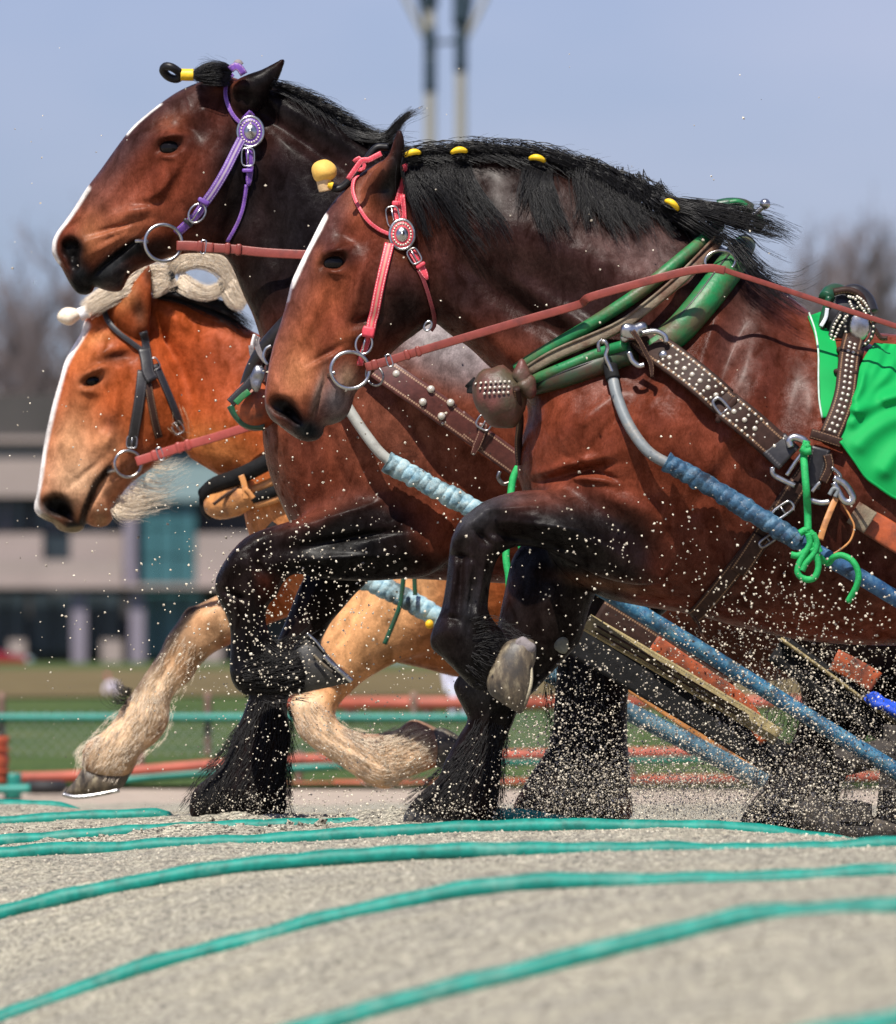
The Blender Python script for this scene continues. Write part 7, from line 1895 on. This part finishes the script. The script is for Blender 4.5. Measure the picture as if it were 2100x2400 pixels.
M_ORG = plain('orange_plastic', lin(170, 76, 44), .6, 0, .15, 6, .05)
M_DARKR = plain('dark_rubber', (.015, .015, .016), .7, 0, .3, 8, .05)

# chain-link fence on the left
d = 52.0; ft, fb, fx0, fx1 = 1668.0, 1832.0, -420.0, 1180.0
fe = thing('chain_link_fence', 'chain-link fence with teal top rail on brown posts at left', 'fence', tuple(Pd(300, 1832, d)))
prod('top_rail', [(fx0, 1682), (430, 1682), (fx1, 1683)], d, .0215, M_TEALP, fe)
for px in (-180, 4, 487, 970): prod('post', [(px, 1622), (px, 1740), (px, 1850)], d + .05, .021, M_POSTB, fe)
mb = MB(); m = d / F_PX; w = .062 / m
for s in (1, -1):
    x = fx0 - 200
    while x < fx1 + 200:
        a = (x, fb); b = (x + s * (fb - ft), ft)
        p = np.array([Pd(*a, d + .01 * s), Pd(*b, d + .01 * s)]); tube(mb, p, .0017, 4, caps=False); x += w
mesh_o = mb.build('chain_link_mesh', M_GALV, fe, False)
# low running rail with pipes
d = 45.5
rr = thing('running_rail', 'red and teal pipe running rail low behind the horses', 'rail', tuple(Pd(600, 1870, d)))
prod('red_pipe', [(30, 1822), (170, 1818), (320, 1806), (530, 1789), (700, 1780), (1080, 1771), (1500, 1764), (2300, 1752)], d, .024, M_REDP_, rr)
prod('teal_pipe', [(90, 1834), (170, 1852), (310, 1826), (490, 1811), (680, 1801), (820, 1793), (1100, 1786), (2300, 1768)], d + .1, .021, M_TEALP, rr)
prod('shade_tube', [(40, 1836), (320, 1818), (530, 1800), (800, 1788), (1100, 1780), (2300, 1762)], d + .3, .024, M_DARKR, rr)  # black tube standing in for the shade between the two pipes
mb = MB()
for i in range(8): pbox(mb, 300 + i * 240, 1862 - i * 4, 300 + (i + 1) * 240 - 3, 1836 - i * 4, d + .4, .06)
mb.build('lower_board', M_REDP_, rr)
for px in (330, 700, 1090, 1480, 1870): prod('post', [(px, 1760), (px, 1900)], d + .5, .02, M_POSTB, rr)
ul = thing('guard_rail', 'broad red guard rail further back, right of the middle horse\'s legs', 'rail', tuple(Pd(900, 1700, 62)))
mb = MB(); pbox(mb, 610, 1634, 1500, 1664, 62, .08); mb.build('beam', M_REDP_, ul); mb = MB(); pbox(mb, 1502, 1632, 2300, 1660, 62, .08); mb.build('beam', M_REDP_, ul)
for px in (640, 820, 1000, 1180, 1400, 1700, 2000): prod('post', [(px, 1640), (px, 1720)], 62.2, .04, M_POSTB, ul)
# things by the left edge
bt = thing('barrel', 'orange plastic barrel cut off by the left edge behind the ropes', 'barrel', tuple(Pd(-10, 1830, 44)))
mb = MB(); c = np.array(Pd(-24, 1782, 44)); z = np.linspace(-.11, .11, 9); r = .085 + .006 * np.cos(z * 60)
tube(mb, np.stack([np.full(9, c[0]), np.full(9, c[1]), c[2] + z], -1), r, 20); mb.build('drum', M_ORG, bt)
mb = MB(); tt = np.linspace(0, 6.283, 24, endpoint=False)
for zz in (.05, -.05): tube(mb, np.stack([c[0] + .089 * np.cos(tt), c[1] + .089 * np.sin(tt), np.full(24, c[2] + zz)], -1), .006, 6, closed=True)
mb.build('hoop', M_ORG, bt)
tv = thing('gate_stub', 'teal pipe stub and black tyre beside the orange barrel', 'barrier', tuple(Pd(30, 1860, 44)))
prod('post', [(30, 1812), (30, 1872)], 44, .04, M_TEALP, tv, 12); prod('foot', [(-20, 1850), (26, 1850), (70, 1848)], 43.9, .02, M_TEALP, tv, 10)
mb = MB(); c = np.array(Pd(105, 1845, 44.5)); tube(mb, np.stack([c[0] + .07 * np.cos(tt), c[1] + .07 * np.sin(tt), c[2] + .0 * tt], -1), .032, 10, closed=True); mb.build('tyre', M_DARKR, tv)

# spectators beyond the fence
def figure(label, px, py_top, py_foot, d, shirt, trousers, cap, crouch=False):
    t = thing('person', label, 'person', tuple(Pd(px, py_foot, d)))
    m = d / F_PX; H = (py_foot - py_top) * m; b = np.array(Pd(px, py_foot, d))
    bm = bpy.data.meshes.new('body')
    me = MB()
    # one continuous skin: pelvis, spine, neck, head, arms, legs
    if not crouch:
        J = {'pel': (0, 0, .53), 'sp': (0, .01, .68), 'ch': (0, 0, .80), 'nk': (0, -.01, .87), 'hd': (0, -.02, .93), 'tp': (0, -.01, .985), 'hl': (.05, 0, .50), 'kl': (.06, -.02, .28), 'al': (.06, .02, .03), 'tl': (.06, -.07, .015),
             'hr': (-.05, 0, .50), 'kr': (-.06, -.03, .28), 'ar': (-.07, .02, .03), 'tr': (-.07, -.07, .015), 'sl': (.11, 0, .81), 'el': (.14, .01, .64), 'wl': (.13, -.06, .50), 'fl': (.13, -.08, .45), 'sr': (-.11, 0, .81), 'er': (-.14, .01, .64), 'wr': (-.12, -.07, .50), 'fr': (-.12, -.09, .45)}
    else:
        J = {'pel': (0, .10, .34), 'sp': (-.04, .04, .52), 'ch': (-.10, 0, .70), 'nk': (-.14, -.02, .80), 'hd': (-.18, -.03, .88), 'tp': (-.20, -.03, .98), 'hl': (.08, .08, .32), 'kl': (.08, -.16, .36), 'al': (.08, -.10, .04), 'tl': (.06, -.22, .02),
             'hr': (-.08, .08, .32), 'kr': (-.10, -.16, .36), 'ar': (-.10, -.10, .04), 'tr': (-.12, -.22, .02), 'sl': (.08, .0, .72), 'el': (.12, -.10, .52), 'wl': (.06, -.22, .42), 'fl': (.03, -.26, .40), 'sr': (-.24, .0, .70), 'er': (-.28, -.10, .52), 'wr': (-.20, -.22, .42), 'fr': (-.17, -.26, .40)}
    Rr = dict(pel=.075, sp=.075, ch=.085, nk=.035, hd=.052, tp=.035, hl=.055, kl=.04, al=.025, tl=.022, hr=.055, kr=.04, ar=.025, tr=.022, sl=.04, el=.03, wl=.02, fl=.018, sr=.04, er=.03, wr=.02, fr=.018)
    E = [('pel', 'sp'), ('sp', 'ch'), ('ch', 'nk'), ('nk', 'hd'), ('hd', 'tp'), ('pel', 'hl'), ('hl', 'kl'), ('kl', 'al'), ('al', 'tl'), ('pel', 'hr'), ('hr', 'kr'), ('kr', 'ar'), ('ar', 'tr'), ('ch', 'sl'), ('sl', 'el'), ('el', 'wl'), ('wl', 'fl'), ('ch', 'sr'), ('sr', 'er'), ('er', 'wr'), ('wr', 'fr')]
    ks = list(J); bm.from_pydata([tuple(b + np.array(J[k]) * H) for k in ks], [(ks.index(a), ks.index(c)) for a, c in E], [])
    o = bpy.data.objects.new('body', bm); COL.objects.link(o); o.parent = t; o.location = -Vector(t.location)
    md = o.modifiers.new('skin', 'SKIN'); md.use_smooth_shade = True
    for k, sv in zip(ks, bm.skin_vertices[0].data): sv.radius = (Rr[k] * H, Rr[k] * H); sv.use_root = k == 'pel'
    sb = o.modifiers.new('sub', 'SUBSURF'); sb.levels = sb.render_levels = 2
    n = NT('clothes'); 
    sp = n.new('ShaderNodeSeparateXYZ'); tcn = n.new('ShaderNodeTexCoord'); n.l.new(tcn.outputs['Object'], sp.inputs['Vector'])
    f = n.math('DIVIDE', n.math('SUBTRACT', sp.outputs['Z'], float(b[2])), float(H))
    lo, hi = (.52, .83) if not crouch else (.42, .80)
    c = n.mix(n.math('GREATER_THAN', f, lo), trousers, shirt); c = n.mix(n.math('GREATER_THAN', f, hi), c, (.45, .27, .18)); n.color(c); n.set(Roughness=.8)
    bm.materials.append(n.m)
    hd = b + np.array(J['tp']) * H
    mb = MB(); ball(mb, hd + np.array([0, 0, -.010 * H]), .060 * H, .066 * H, .045 * H, 16, 10); ball(mb, hd + np.array([-.02, -.06, -.028]) * H, .045 * H, .05 * H, .010 * H, 12, 6)
    mb.build('cap', cap, t)
    return t
figure('crouching spectator in pink and white beyond the fence, low at left', 268, 1580, 1662, 88, (.72, .66, .76), (.70, .30, .34), plain('pink_cap', lin(214, 120, 132), .8), True)
figure('person in a pale jacket standing behind the dark legs, seen in the gap', 1076, 1490, 1730, 66, (.62, .62, .78), (.70, .70, .82), plain('white_cap', (.7, .7, .72), .8))

# building across the road
d = 300.0
bd = thing('building', 'pale concrete building with dark windows and teal glass, blurred at left', 'building', tuple(Pd(200, 1545, d)))
M_CONC = plain('pale_concrete', lin(150, 136, 130), .85, 0, .08, .6, .05)
M_DWALL = plain('dark_wall', lin(58, 56, 58), .8, 0, .2, .5, .05)
M_ROOF = plain('dark_roof', lin(66, 62, 60), .8, 0, .2, .5, .05)
M_GLASS = plain('teal_glass', lin(60, 104, 110), .3, 0, .15, .4, 0, .6)
M_GLASSD = plain('dark_glass', lin(44, 54, 60), .3, 0, .3, .4, 0, .6)
M_GLASSP = plain('pale_glass', lin(128, 148, 150), .3, 0, .1, .4, 0, .5)
M_COLU = plain('lilac_column', lin(126, 118, 130), .7, 0, .1, .6, .05)
def part(name, x0, y0, x1, y1, off, dep, mat, parent): mb = MB(); pbox(mb, x0, y0, x1, y1, d + off, dep); return mb.build(name, mat, parent, False)
part('wall', -700, 1022, 900, 1560, 0, 14, M_DWALL, bd)
rf = part('roof', -740, 924, 930, 1024, -1.0, 16, M_ROOF, bd)
part('eaves', -745, 1024, 935, 1036, -1.2, 1.0, M_CONC, rf)
part('parapet', -700, 1046, 286, 1164, -.9, .5, M_CONC, bd); part('parapet', -700, 1312, 288, 1368, -1.6, .5, M_CONC, bd); part('spandrel', -700, 1250, 100, 1312, -.7, .5, M_CONC, bd); part('spandrel', 165, 1250, 288, 1312, -.7, .5, M_CONC, bd)
part('parapet', 460, 1250, 900, 1370, -1.0, .5, M_CONC, bd); part('upper_bay', 320, 1070, 900, 1172, -.8, .5, M_GLASSP, bd)
part('floor_slab', -700, 1368, 900, 1378, -1.8, 1.2, M_CONC, bd)
for i in range(9):
    x = -700 + i * 110
    w_ = part('window', x + 8, 1172, x + 102, 1244, -.15, .2, M_GLASSD, bd); part('mullion', x + 52, 1172, x + 57, 1244, -.3, .12, M_COLU, w_)
w_ = part('window', 102, 1256, 164, 1310, -.2, .2, M_GLASSD, bd)
for i in range(3):
    for j in range(3):
        w_ = part('window', 324 + i * 46, 1174 + j * 66, 366 + i * 46, 1236 + j * 66, -.5, .2, M_GLASS, bd)
for i in range(9):
    x = -700 + i * 110
    w_ = part('window', x + 4, 1392, x + 100, 1530, -.2, .2, M_GLASSD, bd); part('mullion', x + 50, 1392, x + 55, 1530, -.35, .12, M_DWALL, w_)
for px in (-580, -350, -140, 168, 304): part('column', px, 1378, px + 34, 1556, -1.4, .5, M_COLU, bd)
part('column', 290, 1036, 318, 1378, -1.3, .5, M_COLU, bd)
for i in range(3): part('window', 326 + i * 52, 1390, 372 + i * 52, 1540, -.4, .2, M_GLASS, bd)
for x0, x1 in ((238, 286), (20, 60), (440, 520)): part('planter', x0, 1500, x1, 1552, -2.2, 1.0, M_CONC, bd)

# parked car by the building, cut off by the left edge
d = 190.0
cr = thing('parked_car', 'dark red car parked before the building at the left edge', 'car', tuple(Pd(-150, 1560, d)))
M_CAR = plain('red_car_paint', lin(130, 22, 28), .2, 0, .08, .6, 0, .6)
m = d / F_PX; gx, gz = float(Pd(74, 0, d)[0]), float(far_z(d + CAM_Y))
prof = [(0, .42), (-.02, .62), (-.12, .74), (-.95, .90), (-1.65, 1.34), (-2.9, 1.38), (-3.75, .98), (-4.15, .94), (-4.22, .45), (-3.9, .28), (-.3, .28)]
zt = float(Pd(60, 1514, d)[2]); z0 = zt - .95
def prism(mb, pr, yc, wid, bev=.08):
    n = len(pr); P_ = np.array(pr); cx = P_.mean(0); v = []
    for yy, s in ((-wid / 2, .94), (-wid / 2 + bev, 1), (wid / 2 - bev, 1), (wid / 2, .94)):
        q = cx + (P_ - cx) * s; v.append(np.stack([gx + q[:, 0], np.full(n, d + CAM_Y + yc + yy), z0 + q[:, 1]], -1))
    k = np.arange(n); k2 = (k + 1) % n
    mb.add(np.concatenate(v), [np.concatenate([np.stack([i * n + k, i * n + k2, (i + 1) * n + k2, (i + 1) * n + k], -1) for i in range(3)]), k[None, ::-1], (3 * n + k)[None]])
mb = MB(); prism(mb, prof, .9, 1.75); mb.build('body', M_CAR, cr, False)
mb = MB(); prism(mb, [(-1.12, .92), (-1.70, 1.28), (-2.15, 1.30), (-2.15, .94)], .9, 1.72, .05); prism(mb, [(-2.22, .94), (-2.22, 1.31), (-2.85, 1.31), (-3.45, .99)], .9, 1.72, .05); mb.build('side_windows', M_GLASSD, cr, False)
for xx in (-.85, -3.35):
    mb = MB(); c = np.array([gx + xx, d + CAM_Y + .05, z0 + .31]); tube(mb, np.array([c, c + [0, .22, 0]]), .31, 20); wh = mb.build('wheel', M_DARKR, cr)
    mb = MB(); tube(mb, np.array([c + [0, -.01, 0], c + [0, .1, 0]]), .18, 16); mb.build('rim', M_GALV, wh)
mb = MB(); ball(mb, [gx - .06, d + CAM_Y + .2, z0 + .66], .10, .14, .07, 12, 8); mb.build('headlight', M_GLASSP, cr)

# bare trees
M_BARK = plain('bark', lin(112, 100, 98), .9, 0, .2, 2, .1)
def tree(label, px, py_top, d, seed, wide=1.0, th=1.0):
    g = np.random.default_rng(seed); y = d + CAM_Y; base = np.array([Pd(px, 1500, d)[0], y, .2]); top = Pd(px, py_top, d)[2]; H = top - base[2]
    t = thing('tree', label, 'tree', tuple(base), 'bare trees behind the building')
    tr, cw = MB(), MB(); seg = []
    def grow(p, dr, L, r, lev):
        n = 4; q = [p]; dcur = dr
        for i in range(n):
            dcur = dcur + g.normal(0, .10, 3); dcur[2] += .04; dcur = dcur / np.linalg.norm(dcur); q.append(q[-1] + dcur * L / n)
        q = np.array(q)
        tube(tr if lev < 2 else cw, q, np.linspace(r, r * .6, n + 1), 6 if lev < 2 else 3, caps=False)
        if lev >= 5: return
        nb = (7, 5, 4, 4, 3)[lev]
        for _ in range(nb):
            f = g.uniform(.35, 1) if lev else g.uniform(.25, 1); i = min(n - 1, int(f * n)); s = q[i] + (q[i + 1] - q[i]) * (f * n - i)
            a = g.uniform(0, 6.283); sp = g.uniform(.35, .8) * wide
            nd = dcur + sp * np.array([math.cos(a), math.sin(a), .25]); nd /= np.linalg.norm(nd)
            grow(s, nd, L * g.uniform(.55, .75), r * .55, lev + 1)
    grow(base, np.array([0, 0, 1.0]), H * .42, H * .022 * th, 0)
    tr.build('trunk', M_BARK, t); cw.build('twigs', M_BARK, t)
for args in [('bare tree at the left edge, its crown above the chestnut\'s muzzle', 62, 470, 360, 3, 1.0), ('small bare tree cut off by the left edge', -40, 640, 340, 4, 1.1), ('bare tree showing between the two left heads', 130, 640, 350, 5, .9), ('low bare tree right behind the collar top', 1690, 360, 420, 6, .9), ('bare tree at the right edge above the studded saddle', 2030, 480, 380, 8, 1.2), ('bare tree just inside the right edge', 1900, 530, 390, 9, 1.1), ('low bare tree right of the withers', 1800, 540, 400, 10, 1.0)]: tree(*args)

# pair of tall lighting masts
d = 240.0; m = d / F_PX
M_MAST = plain('mast_concrete', lin(150, 146, 134), .8, 0, .06, .4, 0)
M_MASTD = plain('mast_dark', lin(40, 58, 70), .6, 0, .2, .4, 0)
for label, px, bands_ in (('left one of two tall masts against the sky', 1008, [(-60, 18), (64, 128, ), (130, 216)]), ('right one of two tall masts against the sky', 1080, [(-60, 60), (62, 168)])):
    t = thing('lighting_mast', label, 'mast', tuple(Pd(px, 1560, d)), 'masts behind the track')
    prod('pole', [(px, 1580), (px, 700), (px, 0), (px, -300)], d, 13 * m, M_MAST, t, 14)
    for i, (a, b) in enumerate(bands_): prod('dark_sleeve', [(px, a), (px, b)], d, (15 + (i == 0) * 4) * m, M_MASTD, t, 14)
    s = -1 if px < 1040 else 1
    prod('brace', [(px + s * 90, -90), (px + s * 56, 0), (px + s * 10, 92)], d, 6 * m, M_MAST, t, 8)
    prod('brace', [(px + s * 30, -60), (px + s * 22, 20), (px + s * 8, 90)], d, 5 * m, M_MASTD, t, 8)
    mb = MB(); pbox(mb, px - 70, -330, px + 70, -270, d - .5, 1.0); mb.build('lamp_frame', M_MASTD, t)
    for k in range(4):
        mb = MB(); c = np.array(Pd(px - 52 + k * 35, -300, d - .7)); tube(mb, np.array([c, c + [0, .5, .05]]), .16, 12); mb.build('floodlight', M_STEEL, t)
    if s < 0: prod('cross_tie', [(1008, 100), (1080, 96)], d, 5 * m, M_MASTD, t, 8)
# ------------------------------------------------------------------ thrown sand and gravel
OCT = np.array([(1, 0, 0), (-1, 0, 0), (0, 1, 0), (0, -1, 0), (0, 0, 1), (0, 0, -1)], float)
OF = np.array([(0, 2, 4), (2, 1, 4), (1, 3, 4), (3, 0, 4), (2, 0, 5), (1, 2, 5), (3, 1, 5), (0, 3, 5)])
def grains(name, c, r, mat, seed, squash=.35):
    g = np.random.default_rng(seed); n = len(c)
    s = 1 + g.uniform(-squash, squash, (n, 6, 1))
    a = g.normal(size=(n, 3, 3)); q, _ = np.linalg.qr(a)
    v = (OCT[None] * s) @ q * r[:, None, None] + c[:, None]
    f = (np.arange(n)[:, None, None] * 6 + OF[None]).reshape(-1, 3)
    return tag(link(name, mesh(name, v.reshape(-1, 3), f, False), mat), kind='stuff')
def grain_mat():
    t = NT('gravel'); v = t.coord(); x = t.new('ShaderNodeTexWhiteNoise', noise_dimensions='3D')
    sn = t.new('ShaderNodeVectorMath', operation='SNAP'); sn.inputs[1].default_value = (.012, .012, .012); t.l.new(v, sn.inputs[0]); t.l.new(sn.outputs['Vector'], x.inputs['Vector'])
    t.color(t.ramp(x.outputs['Value'], [(0, lin(96, 90, 84)), (.25, lin(170, 160, 144)), (.6, lin(206, 194, 172)), (1, lin(240, 230, 208))])); t.set(Roughness=.8); t.b.inputs['Specular IOR Level'].default_value = .2
    return t.m
M_GRAIN = grain_mat()
g = np.random.default_rng(5)
def cloud(n, cx, cy, sx, sy, ylo, yhi, an=0.0):
    u, v = g.normal(0, sx, n), g.normal(0, sy, n); ca, sa = math.cos(an), math.sin(an)
    return np.stack([cx + u * ca - v * sa, cy + u * sa + v * ca, g.uniform(ylo, yhi, n)], -1)
C = np.concatenate([
    cloud(3600, 1760, 1700, 210, 130, -.7, 2.4, .5), cloud(4200, 1560, 1810, 260, 80, -.6, 2.2), cloud(1800, 1330, 1740, 110, 110, -.5, 1.6), cloud(2200, 1960, 1600, 140, 120, -.8, 1.5, .5), cloud(3200, 1850, 1880, 260, 50, -.6, 1.8),
    cloud(620, 640, 1600, 110, 170, -.6, 1.9), cloud(480, 700, 1380, 150, 110, -.6, 1.6), cloud(360, 900, 1700, 170, 120, -.6, 3), cloud(500, 1050, 1890, 160, 26, -.5, .5), cloud(300, 680, 1890, 120, 26, .8, 2.2),
    cloud(330, 1850, 1420, 140, 70, -.8, -.5), cloud(240, 1500, 1300, 170, 110, -.8, -.4), cloud(220, 300, 1500, 220, 220, -.5, 3), cloud(190, 850, 1100, 240, 160, -.8, 1.2), cloud(80, 400, 800, 260, 300, -.6, 3), cloud(50, 1500, 700, 350, 250, -.8, 0),
    np.stack([g.uniform(0, 2100, 60), g.uniform(100, 1850, 60), g.uniform(-.6, 2.5, 60)], -1)])
C = C[(C[:, 1] < 1985)]
rad = (.0017 + .0030 * g.random(len(C)) ** 2.2) * np.where(C[:, 1] > 1600, .85, 1.0)
pos = Pa(C[:, :2], C[:, 2])
ok = pos[:, 2] > ground_z(pos[:, 0], pos[:, 1]) + .004
grains('flying_sand', pos[ok], rad[ok], M_GRAIN, 3)
n = 16000
x = g.uniform(-1.45, 1.45, n); y = g.uniform(-4.2, 3.2, n); z = sand_z(x, y)
grains('loose_gravel', np.stack([x, y, z + .001], -1), .0012 + .0026 * g.random(n) ** 2, M_GRAIN, 4)
# fine spray low behind the hooves
C = np.concatenate([cloud(9000, 1820, 1890, 230, 44, -.3, 2.4), cloud(5000, 1960, 1760, 130, 90, -.3, 2.2, .5), cloud(4500, 1480, 1880, 170, 40, -.3, 2.0), cloud(2500, 1280, 1860, 90, 60, -.3, 1.6), cloud(2600, 1640, 1790, 150, 60, .2, 2.2, .45), cloud(7000, 1600, 1855, 120, 45, .3, 2.4), cloud(900, 560, 1890, 90, 30, 1.4, 2.3), cloud(900, 1060, 1905, 120, 20, -.3, .4)])
pos = Pa(C[:, :2], C[:, 2]); ok = pos[:, 2] > ground_z(pos[:, 0], pos[:, 1]) + .004
grains('fine_spray', pos[ok], (.0006 + .0012 * g.random(len(C)) ** 2)[ok], M_GRAIN, 6)
# clods thrown up round the hooves
n = 420
hx = g.choice([-.13, .1, -.55, -.35, .3, .7, 1.0, -.95], n) + g.normal(0, .16, n); hy = g.uniform(-.6, 2.6, n); r = .004 + .014 * g.random(n) ** 3
grains('sand_clods', np.stack([hx, hy, sand_z(hx, hy) + r * .3], -1), r, M_SAND, 8)
